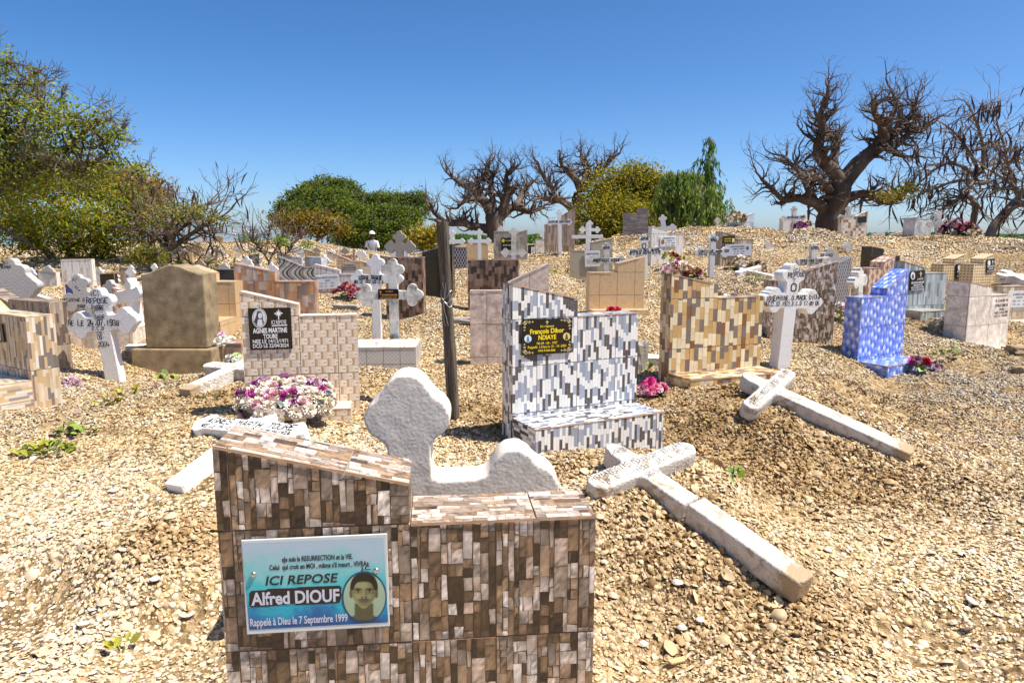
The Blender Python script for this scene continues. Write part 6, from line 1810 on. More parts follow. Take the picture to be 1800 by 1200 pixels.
def petal_mat(name, c, c2=None):
    c2 = c2 or mulc(c, 0.7)
    m = noise_mat(name, [(0.35, c2), (0.65, c)], 0.9, 3, rough=0.65)
    return m
FL = {k: petal_mat(k + ' petals', *v) for k, v in {'cream': ((0.84, 0.76, 0.64), (0.70, 0.58, 0.44)), 'purple': ((0.34, 0.05, 0.24), (0.22, 0.03, 0.18)), 'magenta': ((0.55, 0.10, 0.36), (0.42, 0.05, 0.26)), 'lilac': ((0.66, 0.42, 0.58), (0.55, 0.30, 0.47)), 'red': ((0.66, 0.03, 0.06), (0.45, 0.015, 0.03)),
   'pink': ((0.80, 0.25, 0.38), (0.70, 0.12, 0.28)), 'palepink': ((0.80, 0.55, 0.55), (0.70, 0.40, 0.42)), 'hotpink': ((0.72, 0.06, 0.27), (0.55, 0.03, 0.18)), 'dull': ((0.36, 0.22, 0.26), (0.24, 0.14, 0.15)), 'dried': ((0.56, 0.45, 0.28), (0.36, 0.27, 0.15)), 'white': ((0.80, 0.78, 0.70), (0.70, 0.66, 0.55)), 'yellow': ((0.70, 0.56, 0.08), (0.52, 0.38, 0.05)), 'burgundy': ((0.24, 0.03, 0.06), (0.13, 0.015, 0.03)), 'green': ((0.13, 0.24, 0.06), (0.07, 0.14, 0.03)), 'palegreen': ((0.42, 0.52, 0.20), (0.30, 0.42, 0.13)), 'teal': ((0.10, 0.20, 0.17), (0.06, 0.13, 0.11)), 'brick': ((0.42, 0.12, 0.07), (0.3, 0.08, 0.05))}.items()}
_fm = {}
def fmesh(kind, colr):
    if (kind, colr) not in _fm: _fm[kind, colr] = petal_mesh('flower', kind, FL[colr])
    return _fm[kind, colr]

def leaf_mesh(colr):
    if ('leaf', colr) not in _fm:
        V = [(0, 0, 0), (0.28, 0.35, 0.08), (0.30, 0.75, 0.10), (0, 1.15, -0.02), (-0.30, 0.75, 0.10), (-0.28, 0.35, 0.08), (0, 0.5, -0.02)]
        Fc = [(0, 1, 6), (1, 2, 6), (2, 3, 6), (3, 4, 6), (4, 5, 6), (5, 0, 6)]
        _fm['leaf', colr] = mesh('leaf', V, Fc, FL[colr])
    return _fm['leaf', colr]

def put(name, me, parent, p, n, s, spin):
    q = Vector(n).normalized().to_track_quat('Z', 'Y')
    return link(name, me, parent, Matrix.LocRotScale(p, q, (s, s, s)) @ Matrix.Rotation(spin, 4, 'Z'))

def bunch(name, label, cat, px, py, d, items, size, spread, seed, lift=0.0, leafc='green', leaves=6, onz=None, flat=0.7):
    rng = random.Random(seed)
    p = W(px, py, d)
    base = Vector((p.x, p.y, gz(p.x, p.y) if onz is None else onz))
    o = empty(name, Matrix.Translation(base), label, cat)
    for k in range(leaves):
        a = rng.uniform(0, 6.28); r = spread * rng.uniform(0.3, 1)
        put('leaf', leaf_mesh(leafc), o, Vector((math.cos(a) * r * 0.5, math.sin(a) * r * 0.5, lift * 0.5 + 0.01)), (math.cos(a) * .5, math.sin(a) * .5, 1), size * rng.uniform(1.2, 2), rng.uniform(0, 6.28))
    n = sum(c for _, _, c in items); i = 0
    for kind, colr, cnt in items:
        for _ in range(cnt):
            u = rng.uniform(-1, 1); a = rng.uniform(0, 6.28)
            r = spread * math.sqrt(rng.random())
            q = Vector((math.cos(a) * r, math.sin(a) * r * 0.8, lift + size * 0.3 + (spread - r) * flat))
            put('flower', fmesh(kind, colr), o, q, (q.x * 4 + rng.uniform(-.3, .3) * spread * 4, q.y * 4 - spread, spread * 2.4), size * rng.uniform(0.75, 1.2), rng.uniform(0, 6.28))
    if lift > 0.04:
        v, f = tube([(0, 0, -0.02), (0.005, 0, lift * 0.5), (0, 0.004, lift + size * 0.2)], size * 0.25, 6)
        link('stalks', mesh('stalks', v, f, FL[leafc]), o)
    return o

def wreath():
    rng = random.Random(8)
    c = W(503, 704, 4.42)
    M = Matrix.Translation(c) @ Matrix.Rotation(rad(11), 4, 'Z') @ Matrix.Rotation(rad(24), 4, 'X')
    o = empty('flower_wreath', M, 'oval wreath of purple roses and cream blossoms leaning on the basket weave headstone', 'wreath')
    R, A, r = 0.225, 0.14, 0.06
    v, f = tube([(R * math.cos(t) , A * math.sin(t), 0) for t in [2 * PI * k / 24 for k in range(25)]], r * 0.7, 8)
    link('ring', mesh('ring', v, f, FL['dried']), o)
    for k in range(265):
        t = rng.uniform(0, 2 * PI); a = rng.uniform(-0.9, PI + 0.3)
        fill = 1.0 if k < 190 else rng.uniform(0.1, 0.8)
        ctr = Vector((R * math.cos(t) * fill, A * math.sin(t) * fill, 0))
        if fill < 1: a = PI / 2 + rng.gauss(0, 0.4)
        od = Vector((math.cos(t), math.sin(t), 0))
        n = od * math.cos(a) + Vector((0, 0, 1)) * math.sin(a)
        front = math.sin(t) < 0.25 and (a < 1.15)
        if rng.random() < (0.94 if front else 0.55): kind, colr, s = 'mum', 'cream', 0.044
        elif rng.random() < 0.72: kind, colr, s = 'rose', rng.choice(['purple', 'magenta', 'lilac', 'palepink', 'palepink']), 0.040
        else: kind, colr, s = 'small', rng.choice(['lilac', 'palepink', 'brick', 'cream']), 0.034
        put('flower', fmesh(kind, colr), o, ctr + n * r * rng.uniform(0.9, 1.08), n, s * rng.uniform(0.8, 1.2), rng.uniform(0, 6.28))
    for k in range(26):
        t = rng.uniform(0, 2 * PI); ctr = Vector((R * math.cos(t), A * math.sin(t), r * 0.9))
        put('leaf', leaf_mesh(rng.choice(['teal', 'green', 'palegreen'])), o, ctr, (rng.uniform(-.6, .6), rng.uniform(-.6, .6), 1), 0.06 * rng.uniform(0.8, 1.3), rng.uniform(0, 6.28))
    v, f = tube([(-R * 0.95, 0.02, r * 1.1), (0, 0.035, r * 1.25), (R * 0.9, 0.02, r * 1.15)], [0.012, 0.014, 0.012], 8)
    link('ribbon', mesh('ribbon', v, f, FL['white']), o)
wreath()
bunch('flower_bunch', 'bright pink and pale pink artificial flowers between two tiled headstones', 'flowers', 1146, 690, 5.25, [('mum', 'hotpink', 6), ('mum', 'pink', 5), ('mum', 'palepink', 6)], 0.045, 0.095, 1, 0.05)
bunch('flower_bunch', 'red artificial flower with leaves beside the blue headstone bench', 'flowers', 1616, 640, 6.75, [('mum', 'red', 3), ('mum', 'hotpink', 3), ('mum', 'dull', 2)], 0.055, 0.07, 2, 0.09, 'palegreen', 8)
bunch('flower_bunch', 'faded purple cloth flowers lying right of the red ones', 'flowers', 1640, 640, 6.85, [('small', 'dull', 7), ('mum', 'lilac', 2)], 0.045, 0.085, 3, 0.03, 'teal', 3)
bunch('flower_bunch', 'single red flower head on the tan headstone foot', 'flowers', 1078, 545, 7.55, [('mum', 'red', 5), ('small', 'pink', 2)], 0.045, 0.06, 4, 0.0, 'green', 2, onz=W(1078, 548, 7.6).z)
bunch('dried_bouquet', 'faded mauve bouquet lying on the shells left of the first white cross', 'flowers', 126, 672, 6.0, [('small', 'dull', 8), ('small', 'lilac', 5)], 0.04, 0.075, 5, 0.0, 'teal', 3)
bunch('flower_bunch', 'small faded red flowers behind the beige strip headstone', 'flowers', 92, 620, 6.9, [('small', 'brick', 6), ('small', 'palepink', 4)], 0.04, 0.08, 6, 0.0, 'green', 4)
bunch('flower_heap', 'heaped red, cream and pink flowers before the white veined headstone', 'flowers', 1192, 478, 9.4, [('mum', 'palepink', 10), ('mum', 'brick', 9), ('mum', 'dried', 12), ('mum', 'cream', 8)], 0.06, 0.27, 7, 0.03, 'green', 8)
bunch('flower_bunch', 'yellow and dark purple flowers at the foot of the white veined headstone', 'flowers', 1180, 447, 10.9, [('mum', 'yellow', 6), ('mum', 'burgundy', 5), ('mum', 'palegreen', 4)], 0.055, 0.2, 8, 0.12, 'green', 10)
bunch('flower_pot', 'dark purple and yellow flowers in a small pot below the heap', 'flowers', 1226, 494, 9.0, [('mum', 'burgundy', 6), ('mum', 'yellow', 4)], 0.04, 0.09, 9, 0.06, 'green', 5)
bunch('dried_bouquet', 'large dried cream bouquet below the silver plaque', 'flowers', 1302, 470, 9.5, [('mum', 'dried', 22), ('mum', 'cream', 10)], 0.05, 0.2, 10, 0.04, 'green', 8)
bunch('dried_bouquet', 'smaller dried brown bouquet right of the large cream one', 'flowers', 1332, 474, 9.3, [('mum', 'dried', 16), ('small', 'dull', 5)], 0.045, 0.17, 11, 0.02, 'palegreen', 7)
bunch('flower_bunch', 'pale pink and white flowers beside the net patterned headstone', 'flowers', 1478, 545, 7.9, [('mum', 'palepink', 4), ('mum', 'white', 6), ('mum', 'dried', 4)], 0.05, 0.09, 12, 0.12, 'palegreen', 5)
bunch('flower_bunch', 'dark red leafy flowers beside the white marble plaque', 'flowers', 612, 512, 9.2, [('small', 'burgundy', 16), ('mum', 'brick', 8)], 0.06, 0.19, 13, 0.06, 'green', 6)
bunch('flower_heap', 'dark red flower heap on the crest beside the cream cross', 'flowers', 1684, 414, 14.4, [('mum', 'burgundy', 16), ('mum', 'dull', 10)], 0.10, 0.35, 14, 0.1, 'green', 8)
bunch('dried_bouquet', 'dried yellowish flowers right of the dark red heap on the crest', 'flowers', 1702, 418, 14.2, [('mum', 'dried', 18)], 0.08, 0.3, 15, 0.02, 'palegreen', 6)
bunch('flower_bunch', 'small purple and pink flowers before the white headstone on the crest', 'flowers', 1412, 414, 16.8, [('mum', 'purple', 5), ('mum', 'dull', 5), ('mum', 'yellow', 4)], 0.08, 0.2, 16, 0.16, 'green', 6)
bunch('dried_bouquet', 'dried cream bouquet laid on the white and blue headstone', 'flowers', 1296, 384, 16.4, [('mum', 'dried', 20), ('mum', 'cream', 5)], 0.08, 0.25, 17, 0.0, 'palegreen', 6, onz=W(1296, 388, 16.4).z)
bunch('flower_bunch', 'white flowers with green leaves left of the basket weave headstone', 'flowers', 413, 640, 6.1, [('mum', 'white', 6), ('mum', 'palegreen', 4)], 0.045, 0.07, 18, 0.06, 'green', 8)
bunch('flower_bunch', 'white and violet cloth flowers on the tan tomb by the concrete stone', 'flowers', 393, 606, 7.2, [('mum', 'white', 9), ('small', 'lilac', 3)], 0.055, 0.13, 19, 0.0, 'teal', 3, onz=W(393, 604, 7.2).z)
bunch('flower_bunch', 'small red flowers on the tan tomb by the concrete stone', 'flowers', 381, 590, 7.7, [('small', 'red', 6)], 0.04, 0.06, 20, 0.0, 'green', 3, onz=W(381, 588, 7.7).z)
bunch('flower_bunch', 'white blossoms between the white crosses at left', 'flowers', 196, 560, 8.0, [('small', 'white', 12)], 0.04, 0.11, 21, 0.1, 'palegreen', 8)
bunch('dried_bouquet', 'white dried flowers above the wood block headstone', 'flowers', 1275, 512, 8.2, [('mum', 'dried', 8), ('small', 'palepink', 5), ('small', 'white', 6)], 0.05, 0.17, 22, 0.0, 'green', 3)
bunch('flower_wrap', 'yellowed plastic flower wrap before the blue grey bamboo headstone', 'flowers', 1652, 562, 8.3, [('small', 'dried', 10), ('small', 'cream', 8)], 0.075, 0.22, 23, 0.03, 'palegreen', 2)

# ---------------------------------------------------------------- water and the far mangrove
def lagoon():
    m, nt, b = nodes_of('lagoon water')
    b.inputs['Base Color'].default_value = (0.10, 0.14, 0.16, 1); b.inputs['Roughness'].default_value = 0.12
    tc = N(nt, 'ShaderNodeTexCoord'); n = N(nt, 'ShaderNodeTexNoise', Scale=1.2, Detail=3.0)
    nt.links.new(tc.outputs['Object'], n.inputs['Vector'])
    bp = N(nt, 'ShaderNodeBump', Strength=0.15, Distance=0.1); nt.links.new(n.outputs[0], bp.inputs['Height']); nt.links.new(bp.outputs[0], b.inputs['Normal'])
    V = []; Fc = []
    n = 40
    R = [70, 140, 400, 1200, 5000]
    for r in R:
        for k in range(n + 1):
            a = -PI * 0.95 + 2 * PI * 0.95 * k / n
            V.append((r * math.sin(a), r * math.cos(a), -1.75))
    for i in range(len(R) - 1):
        for k in range(n): Fc.append((i * (n + 1) + k, i * (n + 1) + k + 1, (i + 1) * (n + 1) + k + 1, (i + 1) * (n + 1) + k))
    tag(link('water', mesh('water', V, Fc, m)), 'pale lagoon beyond the cemetery island', None, kind='structure')
lagoon()

def leaf_mat(name, trans=0.35, rough=0.55):
    if name in MATS: return MATS[name]
    m, nt, b = nodes_of(name)
    at = N(nt, 'ShaderNodeAttribute', attribute_name='col')
    nt.links.new(at.outputs['Color'], b.inputs['Base Color'])
    b.inputs['Roughness'].default_value = rough
    b.inputs['Specular IOR Level'].default_value = 0.25
    tr = N(nt, 'ShaderNodeBsdfTranslucent')
    mul = N(nt, 'ShaderNodeMix', data_type='RGBA', blend_type='MULTIPLY'); mul.inputs[0].default_value = 1
    nt.links.new(at.outputs['Color'], mul.inputs[6]); mul.inputs[7].default_value = (1.3, 1.4, 0.6, 1)
    nt.links.new(mul.outputs[2], tr.inputs['Color'])
    ms = N(nt, 'ShaderNodeMixShader'); ms.inputs[0].default_value = trans
    out = nt.nodes['Material Output']
    nt.links.new(b.outputs[0], ms.inputs[1]); nt.links.new(tr.outputs[0], ms.inputs[2]); nt.links.new(ms.outputs[0], out.inputs[0])
    MATS[name] = m
    return m
LEAF = leaf_mat('leaf', 0.5)
BARK = noise_mat('tree bark', [(0.3, (0.07, 0.05, 0.035)), (0.7, (0.19, 0.145, 0.11))], 6, 8, rough=0.95, bump=0.8, bscale=18, stretch=(1, 1, 0.3))
BARK_PALE = noise_mat('pale tree bark', [(0.3, (0.12, 0.09, 0.065)), (0.7, (0.30, 0.235, 0.18))], 6, 8, rough=0.95, bump=0.8, bscale=18, stretch=(1, 1, 0.3))
BAOBAB = noise_mat('baobab bark', [(0.3, (0.055, 0.038, 0.03)), (0.55, (0.125, 0.09, 0.07)), (0.75, (0.24, 0.185, 0.15))], 2.2, 8, rough=0.9, bump=1.0, bscale=9, stretch=(1, 1, 0.3))
PODM = plain('brown pod', (0.055, 0.022, 0.016), 0.5)

def leaves_mesh(name, pos, size, palette, weights, rs, asp=0.45, up=0.4, fold=True):
    """many single leaves: a small pointed blade at each position"""
    n = len(pos)
    d = rs.normal(0, 1, (n, 3)); d /= np.linalg.norm(d, axis=1)[:, None]
    nn = rs.normal(0, 1, (n, 3)); nn[:, 2] = np.abs(nn[:, 2]) + up
    s = np.cross(d, nn); s /= (np.linalg.norm(s, axis=1)[:, None] + 1e-9)
    L = (size * rs.uniform(0.6, 1.35, n))[:, None]
    p0 = pos - d * L * 0.5; p2 = pos + d * L * 0.5
    p1 = pos + s * L * asp * 0.5; p3 = pos - s * L * asp * 0.5
    V = np.stack([p0, p1, p2, p3], 1).reshape(-1, 3)
    Fc = (np.arange(n)[:, None] * 4 + np.arange(4)[None]).tolist()
    pal = np.array(palette); k = rs.choice(len(pal), n, p=np.array(weights) / sum(weights))
    c = pal[k] * rs.uniform(0.9, 2.1, (n, 1))
    return mesh(name, V.tolist(), Fc, LEAF, cols=np.repeat(c, 4, 0))

def blob_points(centres, n, rs, hollow=0.25, rag=0.35):
    """points through clumps (x, y, z, rx, ry, rz), thicker toward the outside, with ragged edges"""
    C = np.array(centres)
    vol = (C[:, 3] * C[:, 4] * C[:, 5]) ** 0.75
    k = rs.choice(len(C), n, p=vol / vol.sum())
    d = rs.normal(0, 1, (n, 3)); d /= np.linalg.norm(d, axis=1)[:, None]
    r = (hollow + (1 - hollow) * rs.random(n) ** 0.6) * (1 + np.abs(rs.normal(0, 0.16, n)))
    d = d + rag * rs.normal(0, 1, (len(C), 24, 3))[k, rs.randint(0, 24, n)]
    return C[k, :3] + d * r[:, None] * C[k, 3:6]

class Wood:
    """collects branch tubes into one mesh"""
    def __init__(s): s.V = []; s.F = []; s.tips = []
    def add(s, pts, radii, seg=6):
        v, f = tube(pts, radii, seg)
        b = len(s.V); s.V += [tuple(p) for p in v]; s.F += [tuple(i + b for i in q) for q in f]
    def build(s, name, mat, parent, M): return link(name, mesh(name, s.V, s.F, mat, smooth=True), parent)

def grow(wd, p, d, length, r, depth, rng, kink=0.35, up=0.15, kids=3, shrink=0.62, seg=5, droop=0.0):
    """a crooked branch with side branches, down to twigs"""
    n = 5 if depth > 1 else 4
    pts, rr = [p.copy()], [r]
    d = d.normalized()
    for i in range(n):
        d = (d + Vector((rng.gauss(0, kink), rng.gauss(0, kink), rng.gauss(0, kink) + up - droop)) * 0.6).normalized()
        p = p + d * (length / n)
        pts.append(p.copy()); rr.append(max(0.004, r * (1 - 0.62 * (i + 1) / n)))
    wd.add(pts, rr, seg if depth > 0 else 4)
    if depth <= 0:
        wd.tips.append((pts[-1], d)); return
    for k in range(kids):
        i = rng.randint(2, n) if depth > 1 else rng.randint(1, n)
        q = pts[i]
        nd = (d + Vector((rng.gauss(0, 0.75), rng.gauss(0, 0.75), rng.gauss(0, 0.6) + up))).normalized()
        grow(wd, q, nd, length * shrink * rng.uniform(0.7, 1.2), rr[i] * 0.62, depth - 1, rng, kink, up, kids, shrink, seg, droop)
    grow(wd, pts[-1], d, length * shrink, rr[-1], depth - 1, rng, kink, up, kids, shrink, seg, droop)

def limb_tree(name, label, d, base, trunk, limbs, mat, rng, sub, twig_len, kids=3, depth=2, up=0.1, thick=1.0, kink=0.42, parts=('trunk', 'branches'), dens=1.0):
    """a tree whose trunk and main limbs follow the photo; each limb (px, py, radius px) ... branches into twigs"""
    s = d / F
    o = empty(name, Matrix.Translation((W(*base, d).x, d, gz(W(*base, d).x, d))), label, 'tree')
    inv = o.matrix_world.inverted()
    def conv(l, dy0, dy1):
        return [inv @ W(q[0], q[1], d + dy0 + (dy1 - dy0) * i / max(1, len(l) - 1)) for i, q in enumerate(l)], [q[2] * s * thick for q in l]
    tw = Wood()
    p, r = conv(trunk, 0, 0)
    p[0].z = min(p[0].z, -0.3)
    def smooth_line(p, r, k=4):
        out, ro = [], []
        for i in range(len(p) - 1):
            a, b = p[i], p[i + 1]
            pm, pn = p[max(0, i - 1)], p[min(len(p) - 1, i + 2)]
            for j in range(k):
                t = j / k
                out.append(0.5 * ((2 * a) + (b - pm) * t + (2 * pm - 5 * a + 4 * b - pn) * t * t + (-pm + 3 * a - 3 * b + pn) * t ** 3))
                ro.append((r[i] + (r[i + 1] - r[i]) * t) * (1 + rng.uniform(-.05, .05)))
        return out + [p[-1]], ro + [r[-1]]
    p, r = smooth_line(p, r)
    tw.add(p, r, 12); tw.build(parts[0], mat, o, None)
    bw = Wood()
    for li, l in enumerate(limbs):
        amp = sub * rng.uniform(-1, 1) * 1.2
        p, r = conv(l, 0, amp)
        p, r = smooth_line(p, r)
        bw.add(p, r, 8)
        n = len(p)
        for i in range(max(1, n // 4), n):
            for _ in range(2 if rng.random() < 0.75 * dens else 1):
                dr = (p[min(n - 1, i + 1)] - p[i - 1]).normalized()
                nd = (dr * 0.5 + Vector((rng.gauss(0, 0.8), rng.gauss(0, 0.8), rng.gauss(0, 0.55) + up * 2))).normalized()
                grow(bw, p[i], nd, twig_len * rng.uniform(0.5, 1.25), max(0.014, min(r[i] * 0.55, 0.085)), depth, rng, kink, up, kids)
        grow(bw, p[-1], (p[-1] - p[-3]), twig_len * 1.1, r[-1] * 0.9, depth, rng, kink, up, kids)
    bw.build(parts[1], mat, o, None)
    return o, bw, inv

rng = random.Random(21)
limb_tree('baobab_tree', 'large bare baobab with thick trunk on the hill crest at right', 24.0, (1457, 412),
  [(1456, 416, 25), (1457, 400, 23), (1462, 375, 22), (1472, 345, 21), (1478, 318, 17)],
  [[(1456, 375, 12), (1440, 360, 10), (1424, 354, 9), (1401, 348, 7), (1378, 351, 5), (1358, 334, 4), (1338, 314, 2.5)],
   [(1430, 352, 8), (1420, 330, 6), (1407, 305, 5), (1392, 290, 4), (1380, 276, 3)],
   [(1476, 320, 14), (1460, 296, 11), (1446, 284, 10), (1437, 262, 8), (1445, 230, 7), (1442, 201, 5), (1453, 172, 3)],
   [(1474, 312, 10), (1465, 285, 8), (1469, 262, 7), (1466, 244, 6), (1454, 226, 4), (1440, 212, 3)],
   [(1480, 325, 16), (1502, 296, 14), (1525, 273, 12), (1550, 255, 10), (1560, 239, 8), (1580, 224, 6), (1603, 201, 5), (1609, 181, 3)],
   [(1556, 245, 8), (1549, 220, 6), (1538, 200, 5), (1534, 185, 3)], [(1558, 240, 7), (1566, 210, 5), (1575, 185, 4), (1572, 168, 3)],
   [(1552, 255, 9), (1580, 250, 6), (1603, 230, 5), (1624, 221, 3)], [(1566, 250, 8), (1572, 268, 5), (1590, 275, 3)],
   [(1486, 350, 10), (1508, 342, 8), (1528, 342, 7), (1549, 354, 6), (1569, 352, 5), (1590, 340, 3)],
   [(1462, 340, 8), (1448, 322, 6), (1436, 312, 5), (1420, 305, 3)]],
  BAOBAB, rng, 1.6, 0.70, 2, 2, 0.12, 1.0, 0.5)
rng = random.Random(22)
limb_tree('baobab_tree', 'bare spreading baobab in the middle distance, left of its twin', 26.0, (871, 440),
  [(872, 446, 17), (871, 420, 15), (869, 395, 15), (866, 372, 13)],
  [[(866, 378, 11), (856, 360, 9), (847, 349, 8), (838, 331, 6), (841, 319, 5), (856, 306, 4), (859, 290, 2.5)],
   [(840, 334, 6), (819, 328, 5), (801, 316, 4), (786, 303, 2.5)], [(850, 354, 6), (836, 350, 5), (820, 352, 4), (807, 361, 3)],
   [(872, 405, 10), (850, 401, 8), (830, 397, 7), (813, 392, 6), (786, 392, 5), (768, 378, 4), (756, 366, 2.5)],
   [(869, 372, 7), (865, 343, 5), (862, 322, 4), (870, 305, 2.5)],
   [(872, 385, 10), (884, 365, 8), (892, 346, 7), (892, 330, 6), (890, 309, 4), (902, 298, 2.5)],
   [(874, 388, 9), (890, 372, 8), (905, 364, 7), (929, 372, 5), (951, 366, 3)], [(905, 364, 6), (915, 348, 5), (925, 332, 4), (938, 318, 2.5)]],
  BAOBAB, rng, 1.5, 0.55, 2, 2, 0.14, 1.0, 0.5)
rng = random.Random(23)
limb_tree('baobab_tree', 'bare baobab partly hidden by the yellow green bush', 27.0, (1008, 440),
  [(1006, 446, 15), (1006, 410, 13), (1010, 375, 12), (1020, 340, 11)],
  [[(1010, 372, 8), (995, 358, 6), (978, 349, 5), (971, 331, 4), (956, 312, 3), (948, 293, 2)],
   [(1022, 335, 8), (1012, 316, 6), (1000, 304, 5), (988, 292, 3), (984, 278, 2)],
   [(1023, 332, 8), (1030, 308, 6), (1031, 291, 4), (1024, 276, 2.5)], [(1024, 332, 8), (1042, 312, 6), (1056, 302, 5), (1070, 286, 3), (1080, 275, 2)],
   [(985, 352, 5), (965, 350, 4), (950, 348, 2.5)]],
  BAOBAB, rng, 1.4, 0.55, 2, 2, 0.14, 1.0, 0.5)

def pods(o, tips, n, rng, ln):
    """long seed pods hanging from twig ends: each a curved blade"""
    base = None
    V, Fc = tube([(0, 0, 0), (0.10, 0.02, -0.35), (0.08, 0, -0.7), (-0.06, 0, -1)], [0.012, 0.05, 0.05, 0.012], 5)
    me = mesh('seed_pod', V, Fc, PODM)
    for _ in range(n):
        p, d = rng.choice(tips)
        s = ln * rng.uniform(0.6, 1.2)
        link('seed_pod', me, o, Matrix.LocRotScale(p, Matrix.Rotation(rng.uniform(0, 6.28), 3, 'Z').to_quaternion() @ Matrix.Rotation(rng.gauss(0, 0.35), 3, 'X').to_quaternion(), (s, s, s)))

rng = random.Random(31)
o, bw, inv = limb_tree('pod_tree', 'leafless tree with a curved trunk and long dark seed pods at right', 18.0, (1710, 412),
  [(1708, 416, 6), (1710, 395, 5.5), (1714, 372, 5.5), (1716, 358, 6)],
  [[(1715, 362, 6), (1708, 349, 5), (1698, 346, 4.5), (1687, 351, 4), (1674, 355, 2.5)], [(1697, 347, 5), (1705, 328, 4.5), (1714, 308, 4), (1728, 296, 3.5), (1754, 285, 3)],
   [(1714, 310, 4), (1690, 292, 3), (1664, 288, 2.5), (1640, 300, 2)], [(1728, 296, 4), (1728, 262, 3), (1722, 230, 2.5), (1712, 205, 2)], [(1708, 318, 3.5), (1680, 318, 2.5), (1648, 330, 2), (1626, 338, 1.5)], [(1720, 300, 3), (1700, 262, 2.5), (1680, 235, 2), (1664, 222, 1.5)]],
  BARK_PALE, rng, 1.4, 0.72, 2, 2, -0.05, 1.0, 0.38, dens=0.55)
pods(o, bw.tips, 190, rng, 0.42)
rng = random.Random(32)
o2, bw2, inv2 = limb_tree('pod_tree', 'leafless pod tree with a slanting trunk cut by the right edge', 17.0, (1734, 414),
  [(1732, 420, 9), (1745, 402, 8), (1768, 374, 7.5), (1785, 355, 7)],
  [[(1783, 357, 6), (1797, 340, 5), (1815, 318, 4), (1835, 290, 3)], [(1778, 366, 5), (1800, 356, 4.5), (1830, 345, 4), (1860, 330, 3)], [(1790, 348, 4), (1782, 320, 3.5), (1772, 290, 3), (1764, 250, 2.5), (1752, 215, 2)], [(1772, 290, 3), (1796, 262, 2.5), (1822, 240, 2)], [(1797, 340, 3.5), (1770, 318, 2.5), (1742, 300, 2)]],
  BARK_PALE, rng, 1.4, 0.72, 2, 2, -0.05, 1.0, 0.38, dens=0.55)
pods(o2, bw2.tips, 170, rng, 0.40)
def clump(o, inv, d, blobs, n, size, pal, wts, seed, name='crown', dy=0.0, hollow=0.25, asp=0.45, up=0.4, rag=0.35):
    rs = np.random.RandomState(seed)
    s = d / F
    C = []
    for b in blobs:
        px, py, rx, ry = b[:4]
        q = inv @ W(px, py, d + dy + (b[4] if len(b) > 4 else 0))
        C.append((q.x, q.y, q.z, rx * s, max(rx, ry) * s * 0.8, ry * s))
    pts = blob_points(C, n, rs, hollow, rag)
    link(name, leaves_mesh(name, pts, size, pal, wts, rs, asp, up), o)
    return C, pts
DRYPAL = [(0.16, 0.12, 0.03), (0.22, 0.15, 0.03), (0.10, 0.10, 0.02)]
clump(o, inv, 18.0, [(1570, 345, 26, 10), (1600, 330, 20, 9)], 500, 0.10, DRYPAL, [2, 2, 3], 41, 'dry_leaves')

rng = random.Random(33)
o, bw, inv = limb_tree('pod_tree', 'small bare tree with hanging brown pods over the left hill', 13.0, (296, 470),
  [(296, 474, 5), (294, 458, 4.6), (291, 440, 4.5)],
  [[(292, 445, 4), (284, 424, 3), (272, 402, 2.5), (262, 385, 2)], [(292, 444, 4), (298, 420, 3), (305, 400, 2.5), (318, 384, 2)], [(294, 442, 3.5), (312, 428, 2.8), (338, 410, 2.3), (358, 398, 1.8), (385, 384, 1.4)], [(298, 420, 2.5), (296, 390, 2), (290, 365, 1.5)], [(318, 384, 2), (340, 366, 1.6), (366, 358, 1.2)]],
  BARK, rng, 1.0, 0.55, 2, 2, 0.04, 1.7, 0.32)
pods(o, bw.tips, 110, rng, 0.27)
clump(o, inv, 13.0, [(300, 375, 40, 18), (340, 370, 34, 14), (280, 395, 25, 12), (375, 385, 30, 10)], 900, 0.07, [(0.16, 0.17, 0.03), (0.22, 0.15, 0.03), (0.12, 0.15, 0.03)], [3, 2, 2], 42, 'sparse_leaves')
rng = random.Random(34)
o, bw, inv = limb_tree('young_tree', 'young thin flamboyant sapling with feathery leaves on the hill', 12.5, (472, 472),
  [(470, 474, 2.2), (473, 462, 2), (473, 458, 2)],
  [[(473, 460, 1.8), (462, 444, 1.5), (450, 430, 1.2), (440, 420, 1)], [(473, 460, 1.8), (480, 445, 1.5), (488, 430, 1.2), (494, 416, 1)], [(464, 446, 1.3), (470, 420, 1.1), (478, 398, 1)], [(488, 430, 1.2), (498, 448, 1.1), (512, 436, 1), (520, 420, .9)]],
  BARK, rng, 0.6, 0.35, 2, 1, 0.1, 1.0, 0.25)
clump(o, inv, 12.5, [(432, 418, 16, 6), (450, 424, 16, 5), (492, 420, 18, 6), (500, 428, 14, 5), (446, 440, 12, 4), (540, 432, 12, 9)], 700, 0.06, [(0.10, 0.16, 0.03), (0.14, 0.18, 0.04)], [1, 1], 43, 'feathery_leaves', asp=0.3)
pods(o, bw.tips, 10, rng, 0.22)

